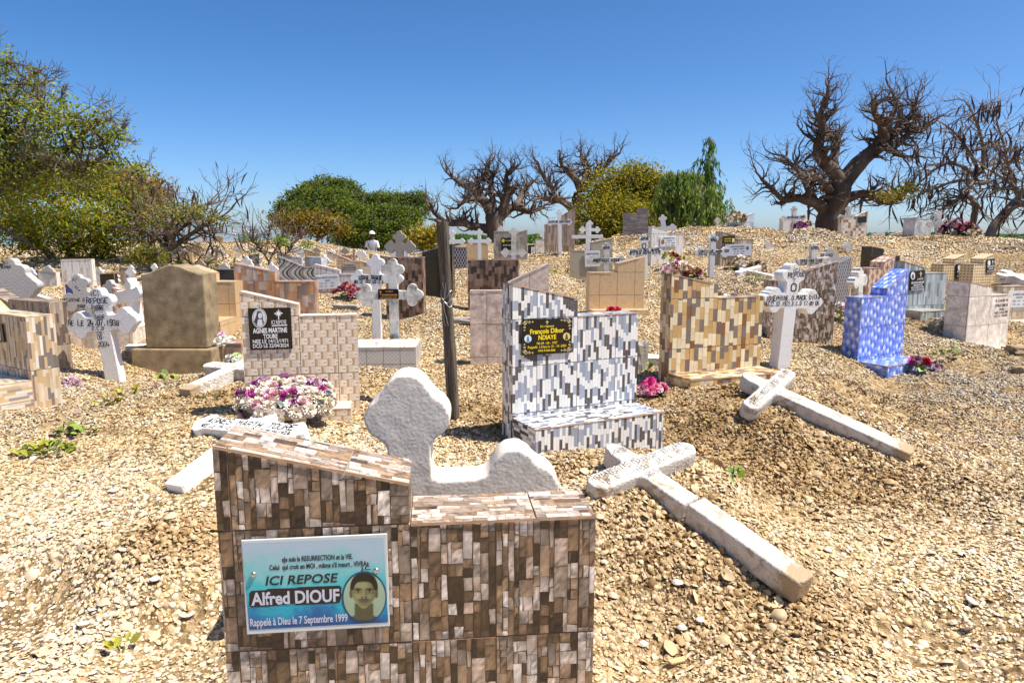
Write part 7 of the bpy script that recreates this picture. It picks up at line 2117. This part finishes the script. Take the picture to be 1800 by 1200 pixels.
# ---------------------------------------------------------------- leafy trees and bushes
def leafy(name, label, d, base, stems, blobs, n, size, pal, wts, seed, cat='tree', asp=0.45, tw=0.5, depth=1, hollow=0.3, crown='crown', twigs=True, up=0.4, rag=0.35):
    rng = random.Random(seed)
    s = d / F
    bx = W(*base, d)
    o = empty(name, Matrix.Translation((bx.x, d, gz(bx.x, d))), label, cat)
    inv = o.matrix_world.inverted()
    C, pts = clump(o, inv, d, blobs, n, size, pal, wts, seed, crown, 0, hollow, asp, up, rag)
    wd = Wood()
    root = [Vector((0, 0, -0.3))]
    for st in stems:
        p = [inv @ W(q[0], q[1], d) for q in st]
        if st[0][1] >= base[1] - 2: p[0].z = -0.3
        wd.add(p, [q[2] * s for q in st], 8)
        for i in range(1, len(p)):
            # limbs reach from the stems into the clumps
            for c in C:
                c3 = Vector(c[:3])
                if (c3 - p[i]).length < 2.2 * max(c[3], c[5]) and rng.random() < 0.6:
                    mid = (p[i] + c3) / 2 + Vector((rng.gauss(0, .15), rng.gauss(0, .15), 0.1))
                    wd.add([p[i], mid, c3], [st[i][2] * s * 0.6, st[i][2] * s * 0.4, 0.02], 6)
    if twigs:
        for c in C:
            for _ in range(4):
                dd = Vector((rng.gauss(0, 1), rng.gauss(0, 1), rng.gauss(0.3, 0.8))).normalized()
                grow(wd, Vector(c[:3]), dd, max(c[3], c[5]) * 1.15, 0.018, depth, rng, 0.35, 0.05, 3)
    wd.build('trunk' if cat == 'tree' else 'stems', BARK, o, None)
    return o

G1 = [(0.085, 0.125, 0.02), (0.11, 0.15, 0.026), (0.06, 0.09, 0.016), (0.16, 0.17, 0.03), (0.20, 0.16, 0.03)]
leafy('thorn_tree', 'tall sparse thorn tree with small green leaves at the left edge', 12.0, (-70, 480),
  [[(-70, 482, 13), (-40, 400, 10), (0, 300, 8), (20, 230, 5)], [(-20, 340, 8), (60, 300, 5), (130, 250, 4), (165, 215, 3)], [(0, 300, 6), (40, 220, 4), (70, 165, 3)], [(60, 300, 5), (140, 300, 4), (190, 270, 3)], [(-40, 380, 4), (40, 420, 2.2), (90, 462, 1.2)]],
  [(20, 180, 45, 36), (60, 150, 30, 26, .4), (10, 230, 52, 40), (75, 205, 42, 36, -.5), (125, 215, 42, 32), (60, 260, 60, 36, .6), (120, 265, 48, 32), (170, 215, 36, 30), (185, 250, 34, 28), (205, 235, 20, 18), (20, 290, 50, 30), (-30, 150, 45, 60), (10, 110, 22, 26), (60, 128, 12, 12), (110, 175, 16, 14), (240, 300, 26, 12), (200, 290, 30, 16), (-40, 260, 60, 60), (30, 312, 55, 26), (95, 300, 45, 22), (150, 300, 40, 18), (-20, 320, 50, 40)],
  13500, 0.07, [(0.15, 0.175, 0.03), (0.19, 0.205, 0.04), (0.24, 0.235, 0.06), (0.10, 0.125, 0.02)], [3, 3, 2, 2], 51, depth=2, hollow=0.1)
leafy('leafy_bush', 'dense green and yellow bush under the left thorn tree', 14.0, (130, 470),
  [[(130, 472, 8), (120, 420, 6), (110, 360, 4)], [(140, 472, 7), (180, 420, 5), (210, 370, 4)], [(120, 472, 7), (60, 420, 5), (30, 370, 4)]],
  [(20, 340, 50, 36), (80, 325, 48, 30), (140, 330, 46, 30), (200, 345, 40, 30), (235, 375, 34, 36), (30, 390, 50, 36, -.6), (100, 385, 54, 36, -.8), (165, 390, 48, 36, -.6), (215, 410, 36, 30), (60, 425, 46, 22), (130, 430, 44, 24, -.3), (190, 440, 34, 18), (-30, 370, 50, 60)],
  20000, 0.075, [(0.12, 0.15, 0.02), (0.19, 0.19, 0.022), (0.27, 0.23, 0.02), (0.08, 0.105, 0.016), (0.30, 0.15, 0.02)], [4, 4, 2.4, 3, 1.2], 52, cat='bush', hollow=0.2)
leafy('dry_bush', 'orange brown dry bush between the green bush and the pod tree', 15.5, (255, 450),
  [[(255, 452, 5), (250, 400, 4), (235, 350, 3)], [(258, 452, 5), (275, 390, 3), (280, 340, 2)]],
  [(200, 318, 44, 26), (245, 330, 40, 26), (275, 345, 30, 24), (150, 312, 50, 22), (100, 308, 40, 20), (262, 375, 24, 26)],
  7500, 0.085, [(0.22, 0.13, 0.03), (0.16, 0.12, 0.03), (0.30, 0.17, 0.03), (0.14, 0.14, 0.02)], [3, 3, 2, 2], 53, cat='bush', hollow=0.4)
leafy('low_shrub', 'low olive shrub behind the grey concrete stone', 12.0, (265, 470), [[(265, 472, 3), (262, 450, 2), (250, 440, 1.5)]],
  [(255, 448, 22, 14), (275, 452, 18, 16), (240, 455, 14, 12)], 1500, 0.07, [(0.13, 0.13, 0.025), (0.18, 0.15, 0.03), (0.09, 0.10, 0.02)], [1, 1, 1], 54, cat='shrub', asp=0.25)
leafy('round_tree', 'dense dark green domed tree behind the left graves', 34.0, (625, 452),
  [[(625, 455, 9), (624, 425, 8), (610, 390, 6), (570, 365, 4)], [(624, 420, 7), (645, 390, 5), (690, 370, 4)], [(622, 410, 6), (620, 370, 5), (590, 340, 3)], [(662, 455, 6), (668, 420, 5), (700, 390, 4)]],
  [(x_, y_, rx_, ry_, dz_) for x_, y_, rx_, ry_, dz_ in [
   (548, 333, 22, 12, 0), (575, 323, 24, 12, 0), (603, 327, 24, 12, 0), (525, 346, 22, 13, 0), (560, 345, 26, 13, -1), (592, 345, 26, 14, -1), (622, 343, 20, 12, 0), (505, 362, 20, 12, 0), (535, 365, 26, 13, -1.2), (570, 367, 26, 13, -1.6), (604, 366, 26, 14, -1.6),
   (640, 356, 20, 12, 0), (664, 350, 22, 11, 0), (690, 348, 22, 11, 0), (650, 374, 24, 13, -1.4), (682, 370, 24, 12, -1.4), (712, 354, 18, 11, 0), (735, 347, 18, 11, 0), (740, 366, 17, 13, 0), (714, 376, 22, 13, -1),
   (490, 382, 16, 11, 0), (515, 386, 22, 12, -1), (628, 392, 24, 13, -2), (660, 396, 26, 13, -2), (694, 396, 24, 13, -1.6), (726, 392, 18, 13, -.6), (606, 404, 24, 12, -2), (642, 414, 26, 12, -2.2), (676, 418, 26, 12, -2), (706, 415, 20, 12, -1), (615, 424, 20, 9, -2), (660, 432, 22, 9, -2)]],
  42000, 0.12, [mulc(q_, 0.85) for q_ in G1], [4, 4, 4, 2, 0.6], 55, asp=0.55, hollow=0.45, rag=0.22)
leafy('orange_tree', 'orange yellow tinged tree in front of the dark green domed tree', 26.0, (545, 462),
  [[(545, 464, 4), (540, 440, 3.5), (528, 415, 3), (505, 400, 2)], [(541, 440, 3), (560, 420, 2.5), (585, 405, 2)], [(560, 464, 2.5), (575, 440, 2), (600, 425, 1.5)]],
  [(505, 388, 26, 14), (540, 382, 32, 14), (575, 388, 30, 14), (525, 402, 34, 14), (565, 405, 30, 12), (600, 402, 18, 12)],
  4200, 0.12, [(0.20, 0.12, 0.018), (0.15, 0.115, 0.02), (0.11, 0.105, 0.022), (0.24, 0.13, 0.016)], [3, 3, 4, 2], 56, hollow=0.1)
leafy('orange_bush', 'small yellow orange bush right of the dark stone cross', 20.0, (755, 455), [[(755, 458, 3), (752, 435, 2), (740, 420, 1.5)]],
  [(740, 415, 22, 14), (765, 408, 18, 12), (748, 430, 20, 12)], 1600, 0.11, [(0.32, 0.20, 0.02), (0.22, 0.18, 0.03), (0.14, 0.14, 0.03)], [2, 2, 2], 57, cat='bush', hollow=0.2)
leafy('yellow_bush', 'tall yellow green leafy bush right of the baobabs', 22.0, (1085, 440),
  [[(1085, 442, 6), (1080, 400, 5), (1070, 350, 4)], [(1090, 442, 6), (1110, 390, 4), (1130, 340, 3)], [(1080, 442, 5), (1050, 400, 4), (1040, 370, 3)]],
  [(1110, 312, 34, 22), (1140, 320, 30, 22), (1080, 330, 38, 26), (1055, 350, 28, 28), (1130, 345, 40, 28), (1090, 370, 46, 32, -.8), (1050, 392, 34, 28), (1110, 400, 44, 28, -1), (1070, 415, 40, 20, -.6), (1150, 370, 26, 28)],
  30000, 0.095, [(0.19, 0.16, 0.02), (0.26, 0.19, 0.02), (0.13, 0.13, 0.02), (0.09, 0.095, 0.016), (0.30, 0.17, 0.02)], [4, 3, 4, 3, 1], 58, cat='bush', hollow=0.45, asp=0.5)

def weeping(name, label, d, base, stems, strands, n, size, pal, wts, seed, cat='tree'):
    """long hanging shoots set with narrow leaves"""
    rng = random.Random(seed); rs = np.random.RandomState(seed)
    s = d / F
    bx = W(*base, d)
    o = empty(name, Matrix.Translation((bx.x, d, gz(bx.x, d))), label, cat)
    inv = o.matrix_world.inverted()
    wd = Wood(); P = []
    for st in stems:
        p = [inv @ W(q[0], q[1], d) for q in st]
        if st[0][1] >= base[1] - 2: p[0].z = -0.3
        wd.add(p, [q[2] * s for q in st], 7)
    for (x0, y0, x1, y1, w, cnt) in strands:
        for _ in range(cnt):
            t = rng.random()
            a = inv @ W(x0 + (x1 - x0) * t + rng.gauss(0, w), y0 + (y1 - y0) * t + rng.gauss(0, 3), d + rng.gauss(0, w * s))
            ln = rng.uniform(14, 50) * s
            sw = Vector((rng.gauss(0, .12), rng.gauss(0, .12), 0))
            pts = [a + sw * (k / 4) ** 2 * ln * 3 + Vector((0, 0, -ln * k / 4)) for k in range(5)]
            wd.add(pts, 0.008, 3)
            for k in range(int(n)):
                u = rng.random() * 4; i = min(3, int(u))
                P.append(pts[i].lerp(pts[i + 1], u - i) + Vector((rng.gauss(0, .035), rng.gauss(0, .035), rng.gauss(0, .03))))
    pos = np.array([tuple(p) for p in P])
    m = len(pos)
    dd = np.stack([rs.normal(0, .35, m), rs.normal(0, .35, m), -np.ones(m)], 1); dd /= np.linalg.norm(dd, axis=1)[:, None]
    nn = rs.normal(0, 1, (m, 3)); sd = np.cross(dd, nn); sd /= np.linalg.norm(sd, axis=1)[:, None]
    L = (size * rs.uniform(.6, 1.3, m))[:, None]
    V = np.stack([pos, pos + dd * L * .5 + sd * L * .11, pos + dd * L, pos + dd * L * .5 - sd * L * .11], 1).reshape(-1, 3)
    pal = np.array(pal); k = rs.choice(len(pal), m, p=np.array(wts) / sum(wts))
    c = pal[k] * rs.uniform(.9, 2.3, (m, 1))
    link('crown', mesh('crown', V.tolist(), (np.arange(m)[:, None] * 4 + np.arange(4)[None]).tolist(), LEAF, cols=np.repeat(c, 4, 0)), o)
    wd.build('trunk', BARK, o, None)
EUC = [(0.10, 0.15, 0.035), (0.15, 0.20, 0.05), (0.07, 0.105, 0.025), (0.20, 0.22, 0.07)]
weeping('weeping_tree', 'broad weeping green tree beside the yellow bush', 20.0, (1195, 412), [[(1195, 414, 6), (1195, 380, 5), (1190, 330, 3)], [(1195, 390, 4), (1220, 350, 3), (1235, 325, 2)], [(1195, 390, 4), (1170, 350, 3), (1160, 325, 2)]],
  [(1165, 306, 1232, 300, 12, 40), (1150, 330, 1250, 325, 14, 60), (1155, 352, 1258, 350, 12, 70), (1165, 362, 1262, 358, 10, 45)], 42, 0.17, EUC, [4, 3, 2, 2], 61)
weeping('slender_tree', 'tall slender drooping tree rising above the weeping one', 21.0, (1243, 412), [[(1243, 414, 4), (1243, 360, 3.5), (1245, 300, 2.5), (1248, 244, 1.2)]],
  [(1246, 238, 1248, 256, 5, 7), (1238, 274, 1254, 296, 8, 13), (1236, 300, 1260, 326, 9, 15), (1230, 330, 1266, 350, 10, 14)], 34, 0.17, [(0.055, 0.10, 0.03), (0.08, 0.13, 0.04), (0.12, 0.17, 0.06)], [3, 3, 1], 62)

def mangrove():
    rs = np.random.RandomState(70)
    o = None
    n = 42000
    x = rs.uniform(-60, 330, n); y = 230 + rs.uniform(0, 40, n)
    top = 3.9 + 1.0 * vnoise(x, x * 0, 9, 3) + 0.6 * vnoise(x, x * 0, 3.2, 4) - 0.004 * np.abs(x - 150)
    z = -1.9 + top * rs.random(n) ** 0.55
    me = leaves_mesh('mangrove', np.stack([x, y, z], 1), 1.1, [(0.045, 0.085, 0.018), (0.065, 0.11, 0.024), (0.035, 0.06, 0.014)], [1, 1, 1], rs, 0.7)
    tag(link('mangrove', me), 'far green mangrove belt on the horizon', None, kind='stuff')
mangrove()

# ---------------------------------------------------------------- weeds
def weed(name, label, px, py, d, n, size, spread, pal, seed, cat='plant', asp=0.8, h=0.08):
    rng = random.Random(seed)
    p = W(px, py, d); b = Vector((p.x, p.y, gz(p.x, p.y)))
    o = empty(name, Matrix.Translation(b), label, cat)
    MA = [noise_mat('weed leaf %d %d' % (seed, i), [(0.35, mulc(c, 0.75)), (0.65, c)], 8, 3, rough=0.5) for i, c in enumerate(pal)]
    MS = []
    for m in MA:
        V = [(0, 0, 0), (0.30 * asp, 0.25, 0.05), (0.5 * asp, 0.65, 0.1), (0.26 * asp, 1.0, 0.02), (0, 1.08, -0.03), (-0.26 * asp, 1.0, 0.02), (-0.5 * asp, 0.65, 0.1), (-0.30 * asp, 0.25, 0.05), (0, 0.6, 0.0)]
        MS.append(mesh('leaf', V, [(i, (i + 1) % 8, 8) for i in range(8)], m))
    st = Wood()
    for k in range(n):
        a = rng.uniform(0, 6.28); r = spread * math.sqrt(rng.random())
        q = Vector((math.cos(a) * r, math.sin(a) * r * 0.7, h * rng.uniform(0.3, 1) * (1.2 - r / (spread + 1e-6))))
        dirn = Vector((math.cos(a + rng.gauss(0, .8)), math.sin(a + rng.gauss(0, .8)), rng.uniform(0.0, 0.9))).normalized()
        up = Vector((rng.gauss(0, .3), rng.gauss(0, .3) - .25, 1))
        xv = dirn.cross(up).normalized(); zv = xv.cross(dirn)
        R = Matrix((xv, dirn, zv)).transposed().to_4x4()
        link('leaf', rng.choice(MS), o, Matrix.Translation(q) @ R @ Matrix.Scale(size * rng.uniform(.6, 1.2), 4))
        if k % 3 == 0: st.add([Vector((0, 0, -0.02)), q * 0.5 + Vector((0, 0, .005)), q], 0.002, 4)
    if st.V: st.build('stems', FL['palegreen'], o, None)
    return o
GRN = [(0.13, 0.24, 0.025), (0.22, 0.30, 0.03), (0.09, 0.16, 0.02)]
YEL = [(0.50, 0.40, 0.03), (0.38, 0.34, 0.03), (0.28, 0.28, 0.03)]
weed('weed', 'leafy green weed creeping over the shells at left', 80, 785, 4.35, 60, 0.05, 0.17, [(0.22, 0.27, 0.03), (0.30, 0.32, 0.03), (0.13, 0.18, 0.02), (0.40, 0.36, 0.03)], 81)
weed('weed', 'smaller green weed shoot behind the creeping one', 116, 752, 4.62, 22, 0.045, 0.07, [(0.22, 0.27, 0.03), (0.13, 0.18, 0.02)], 82)
weed('weed', 'green weed sprig right of the creeping weed', 148, 757, 4.6, 8, 0.06, 0.06, GRN, 83)
weed('weed', 'yellow leaved weed before the first white cross', 187, 706, 5.2, 16, 0.055, 0.09, YEL, 84)
weed('weed', 'row of yellow leaves near the concrete stone', 226, 692, 5.5, 14, 0.05, 0.12, YEL, 85)
weed('weed', 'green and yellow weed at the foot of the concrete stone', 298, 678, 5.9, 16, 0.06, 0.09, GRN + YEL, 86)
weed('weed', 'small green weed beside the cracked fallen cross', 1286, 878, 3.72, 9, 0.05, 0.05, GRN + [(0.34, 0.36, 0.03)], 87)
weed('weed', 'yellow flowering weed left of the pale marbled headstone', 1664, 622, 7.3, 22, 0.05, 0.14, YEL + GRN, 88, h=0.18)
weed('weed', 'green weed growing between the strip and wood block headstones', 1133, 648, 6.0, 16, 0.05, 0.09, [(0.28, 0.34, 0.04), (0.20, 0.26, 0.03)], 89)
weed('weed', 'yellow green tuft on the slope behind the wood block headstone', 1330, 508, 8.6, 60, 0.04, 0.16, [(0.34, 0.30, 0.04), (0.24, 0.24, 0.03), (0.42, 0.34, 0.05)], 90, asp=0.4, h=0.2)
weed('weed', 'tiny leaf sprig at the bottom edge left of the nearest headstone', 217, 1178, 2.55, 7, 0.04, 0.05, [(0.25, 0.25, 0.03), (0.40, 0.36, 0.04)], 91)
weed('grass_tuft', 'thin grass tuft left of the strip tiled headstone', 882, 772, 4.7, 14, 0.12, 0.03, [(0.22, 0.26, 0.04), (0.34, 0.32, 0.06)], 92, asp=0.07, h=0.02)
weed('grass_tuft', 'small grass tuft near the fallen cross by the concrete stone', 372, 692, 5.15, 14, 0.07, 0.05, [(0.16, 0.20, 0.03), (0.26, 0.25, 0.04)], 93, asp=0.12, h=0.02)
weed('grass_tuft', 'green reedy tuft on the left hill by the tan headstone', 340, 465, 13.4, 30, 0.28, 0.2, [(0.20, 0.24, 0.04), (0.30, 0.30, 0.05)], 94, asp=0.06, h=0.04)
weed('grass_tuft', 'green reedy tuft on the left hill near the orange slate headstone', 405, 466, 12.8, 30, 0.28, 0.18, [(0.20, 0.24, 0.04), (0.30, 0.30, 0.05)], 95, asp=0.06, h=0.04)
weed('weed', 'dry green ground weeds on the bank under the tall white cross', 960, 470, 11.0, 70, 0.06, 0.5, [(0.30, 0.28, 0.05), (0.22, 0.22, 0.04), (0.36, 0.28, 0.08)], 96, asp=0.4, h=0.06)

# ---------------------------------------------------------------- small litter on the shells
def chip(label, px, py, d, lx, ly, lz, rz, mat):
    p = W(px, py, d)
    M = Matrix.Translation((p.x, p.y, gz(p.x, p.y) + 0.012)) @ Matrix.Rotation(rz, 4, 'Z') @ Matrix.Rotation(rad(8), 4, 'Y')
    o = bevel_box('wood_chip', -lx, lx, -ly, ly, 0, lz, 0.002, mat)
    o.matrix_world = M
    tag(o, label, 'wood chip')
TIMBER = noise_mat('new wood', [(0.3, (0.50, 0.32, 0.14)), (0.7, (0.66, 0.46, 0.24))], 20, stretch=(0.2, 3, 3), rough=0.8)
chip('flat pale wood chip on the shells at the bottom edge', 1192, 1180, 2.56, 0.05, 0.014, 0.008, rad(30), TIMBER)
chip('small orange wood chip on the farther mound', 1425, 852, 3.85, 0.035, 0.012, 0.008, rad(35), TIMBER)
chip('small wood chip below the foot of the farther fallen cross', 1575, 726, 5.3, 0.025, 0.012, 0.008, rad(10), TIMBER)

def big_shells():
    sm = noise_mat('large shell', [(0.3, (0.56, 0.44, 0.30)), (0.55, (0.74, 0.66, 0.54)), (0.8, (0.82, 0.78, 0.70))], 40, 4, rough=0.55, bump=0.3, bscale=120)
    ms = []
    for k, (el, hg, cup) in enumerate([(1.0, 0.5, False), (1.25, 0.42, True), (1.1, 0.55, True)]):
        vs, fs = shell_geo(40 + k, 5, 24, el, hg, cup, 0)
        ms.append(mesh('seashell', vs, fs, sm, smooth=True))
    rng = random.Random(4)
    for (px, py, d) in [(1455, 962, 3.2), (1198, 1110, 2.72), (1230, 1105, 2.74), (1130, 1140, 2.66), (1190, 1030, 2.9), (700 - 480, 1010, 3.0), (275, 1045, 2.85), (90, 960, 3.25), (150, 1120, 2.66), (1700, 1110, 2.72), (1560, 1150, 2.65), (330, 1085, 2.76), (1640, 950, 3.25), (1110, 930, 3.1)]:
        q = W(px, py, d)
        o = link('seashell', ms[rng.randint(0, 2)])
        s = rng.uniform(0.016, 0.026)
        o.matrix_world = Matrix.Translation((q.x, q.y, gz(q.x, q.y) + 0.012)) @ Matrix.Rotation(rng.uniform(0, 6.28), 4, 'Z') @ Matrix.Rotation(rng.gauss(0, 0.35), 4, 'X') @ Matrix.Scale(s, 4)
        tag(o, 'large pale cockle shell lying loose among the small foreground shells', 'seashell', 'large loose shells in the foreground')
big_shells()

def rubble(label, px, py, d, s, seed, mat=CONCRETE):
    rng = random.Random(seed)
    bm = bmesh.new()
    bmesh.ops.create_cube(bm, size=1.0)
    bmesh.ops.subdivide_edges(bm, edges=bm.edges[:], cuts=2, use_grid_fill=True)
    for v in bm.verts:
        v.co = Vector((v.co.x * s[0], v.co.y * s[1], v.co.z * s[2])) + Vector((rng.uniform(-1, 1) * s[0], rng.uniform(-1, 1) * s[1], rng.uniform(-1, 1) * s[2])) * 0.09
    p = W(px, py, d)
    o = bm_obj('concrete_block', bm, mat)
    o.matrix_world = Matrix.Translation((p.x, p.y, gz(p.x, p.y) + s[2] * 0.3)) @ Matrix.Rotation(rng.uniform(-.6, .6), 4, 'Z')
    tag(o, label, 'concrete block')
rubble('broken concrete slab at the right edge before the pale marbled headstone', 1785, 612, 7.7, (0.22, 0.2, 0.09), 1)
rubble('second broken concrete slab at the right edge, lower down', 1793, 632, 7.3, (0.2, 0.18, 0.08), 2)
rubble('grey concrete lump at the right edge on the shells', 1792, 662, 6.8, (0.12, 0.12, 0.06), 3)
rubble('small concrete block between the strip and wood block headstones', 1122, 632, 6.0, (0.12, 0.12, 0.30), 4, GREY_CROSS)
rubble('white painted slab end sticking out beside the strip headstone', 1142, 602, 6.2, (0.24, 0.2, 0.08), 5, WHITE)
rubble('grey kerb stone lying before the white marble plaque', 610, 535, 8.6, (0.34, 0.12, 0.07), 6, GREY_CROSS)
rubble('flat stone slab on the bank right of the wooden post', 808, 562, 7.6, (0.4, 0.16, 0.05), 7, GREY_CROSS)
rubble('white stone lump left of the concrete stone plinth', 238, 606, 7.4, (0.2, 0.15, 0.08), 8, WHITE_OLD)

# ---------------------------------------------------------------- the walking man
def person():
    d = 25.0
    p = W(656, 494, d)
    base = Vector((p.x, p.y, gz(p.x, p.y)))
    o = empty('person', Matrix.Translation(base) @ Matrix.Rotation(rad(-20), 4, 'Z'), 'person walking away in a white t-shirt and white cap with a shoulder bag strap', 'person')
    J = [((0, 0, .95), .14), ((0, 0, 1.15), .15), ((0, 0, 1.38), .17), ((0, 0, 1.50), .06), ((0, 0, 1.58), .075), ((0, .015, 1.70), .085),
         ((-.20, 0, 1.42), .065), ((-.27, 0, 1.16), .048), ((-.27, .10, .93), .036), ((-.27, .13, .84), .04), ((.20, 0, 1.42), .065), ((.28, -.04, 1.16), .048), ((.26, -.02, .93), .036), ((.26, .02, .84), .04),
         ((-.10, 0, .88), .10), ((-.11, .06, .48), .065), ((-.11, -.04, .09), .045), ((-.11, .12, .04), .04), ((.10, 0, .88), .10), ((.11, -.08, .48), .065), ((.11, -.22, .11), .045), ((.11, -.10, .04), .04)]
    E = [(0, 1), (1, 2), (2, 3), (3, 4), (4, 5), (2, 6), (6, 7), (7, 8), (8, 9), (2, 10), (10, 11), (11, 12), (12, 13), (0, 14), (14, 15), (15, 16), (16, 17), (0, 18), (18, 19), (19, 20), (20, 21)]
    me = bpy.data.meshes.new('body')
    me.from_pydata([j[0] for j in J], E, [])
    b = link('body', me, o)
    sk = b.modifiers.new('skin', 'SKIN')
    for i, v in enumerate(me.skin_vertices[0].data):
        v.radius = (J[i][1], J[i][1] * (0.72 if i < 3 else 1)); v.use_root = (i == 0)
    b.modifiers.new('sub', 'SUBSURF').levels = 1; b.modifiers['sub'].render_levels = 2
    m, nt, bs = nodes_of('skin and clothes')
    tc = N(nt, 'ShaderNodeTexCoord'); sp = N(nt, 'ShaderNodeSeparateXYZ'); nt.links.new(tc.outputs['Object'], sp.inputs[0])
    ab = N(nt, 'ShaderNodeMath', operation='ABSOLUTE'); nt.links.new(sp.outputs[0], ab.inputs[0])
    def gt(sock, v): q = N(nt, 'ShaderNodeMath', operation='GREATER_THAN'); q.inputs[1].default_value = v; nt.links.new(sock, q.inputs[0]); return q.outputs[0]
    shirt = N(nt, 'ShaderNodeMath', operation='MULTIPLY')
    nt.links.new(gt(sp.outputs[2], 0.93), shirt.inputs[0])
    sub = N(nt, 'ShaderNodeMath', operation='SUBTRACT'); sub.inputs[0].default_value = 1.0; nt.links.new(gt(sp.outputs[2], 1.495), sub.inputs[1]); nt.links.new(sub.outputs[0], shirt.inputs[1])
    arm = N(nt, 'ShaderNodeMath', operation='MULTIPLY'); nt.links.new(gt(ab.outputs[0], 0.205), arm.inputs[0])
    s2 = N(nt, 'ShaderNodeMath', operation='SUBTRACT'); s2.inputs[0].default_value = 1.0; nt.links.new(gt(sp.outputs[2], 1.24), s2.inputs[1]); nt.links.new(s2.outputs[0], arm.inputs[1])
    na = N(nt, 'ShaderNodeMath', operation='SUBTRACT'); na.inputs[0].default_value = 1.0; nt.links.new(arm.outputs[0], na.inputs[1])
    fs = N(nt, 'ShaderNodeMath', operation='MULTIPLY'); nt.links.new(shirt.outputs[0], fs.inputs[0]); nt.links.new(na.outputs[0], fs.inputs[1])
    leg = N(nt, 'ShaderNodeMath', operation='MULTIPLY'); s3 = N(nt, 'ShaderNodeMath', operation='SUBTRACT'); s3.inputs[0].default_value = 1.0
    nt.links.new(gt(sp.outputs[2], 0.93), s3.inputs[1]); nt.links.new(s3.outputs[0], leg.inputs[0]); nt.links.new(na.outputs[0], leg.inputs[1])
    m1 = N(nt, 'ShaderNodeMix', data_type='RGBA'); m1.inputs[6].default_value = (0.045, 0.026, 0.018, 1); m1.inputs[7].default_value = (0.78, 0.78, 0.80, 1); nt.links.new(fs.outputs[0], m1.inputs[0])
    m2 = N(nt, 'ShaderNodeMix', data_type='RGBA'); nt.links.new(leg.outputs[0], m2.inputs[0]); nt.links.new(m1.outputs[2], m2.inputs[6]); m2.inputs[7].default_value = (0.03, 0.035, 0.05, 1)
    nt.links.new(m2.outputs[2], bs.inputs['Base Color']); bs.inputs['Roughness'].default_value = 0.8
    me.materials.append(m)
    bm = bmesh.new(); bmesh.ops.create_uvsphere(bm, u_segments=16, v_segments=10, radius=0.115)
    bmesh.ops.delete(bm, geom=[v for v in bm.verts if v.co.z < -0.01], context='VERTS')
    bm_obj('cap', bm, plain('white cotton', (0.78, 0.78, 0.78), 0.9), o, Matrix.Translation((0, 0.01, 1.705)) @ Matrix.Diagonal((0.92, 1.05, 0.95, 1)), True)
    v, f = tube([(-.17, .02, 1.45), (-.06, -.155, 1.30), (.10, -.165, 1.12), (.18, -.08, 1.0), (.2, .05, .98)], 0.014, 5)
    link('bag_strap', mesh('bag_strap', v, f, INK), o)
    bevel_box('bag', .16, .25, -.02, .14, .84, 1.0, 0.02, INK, o)
person()
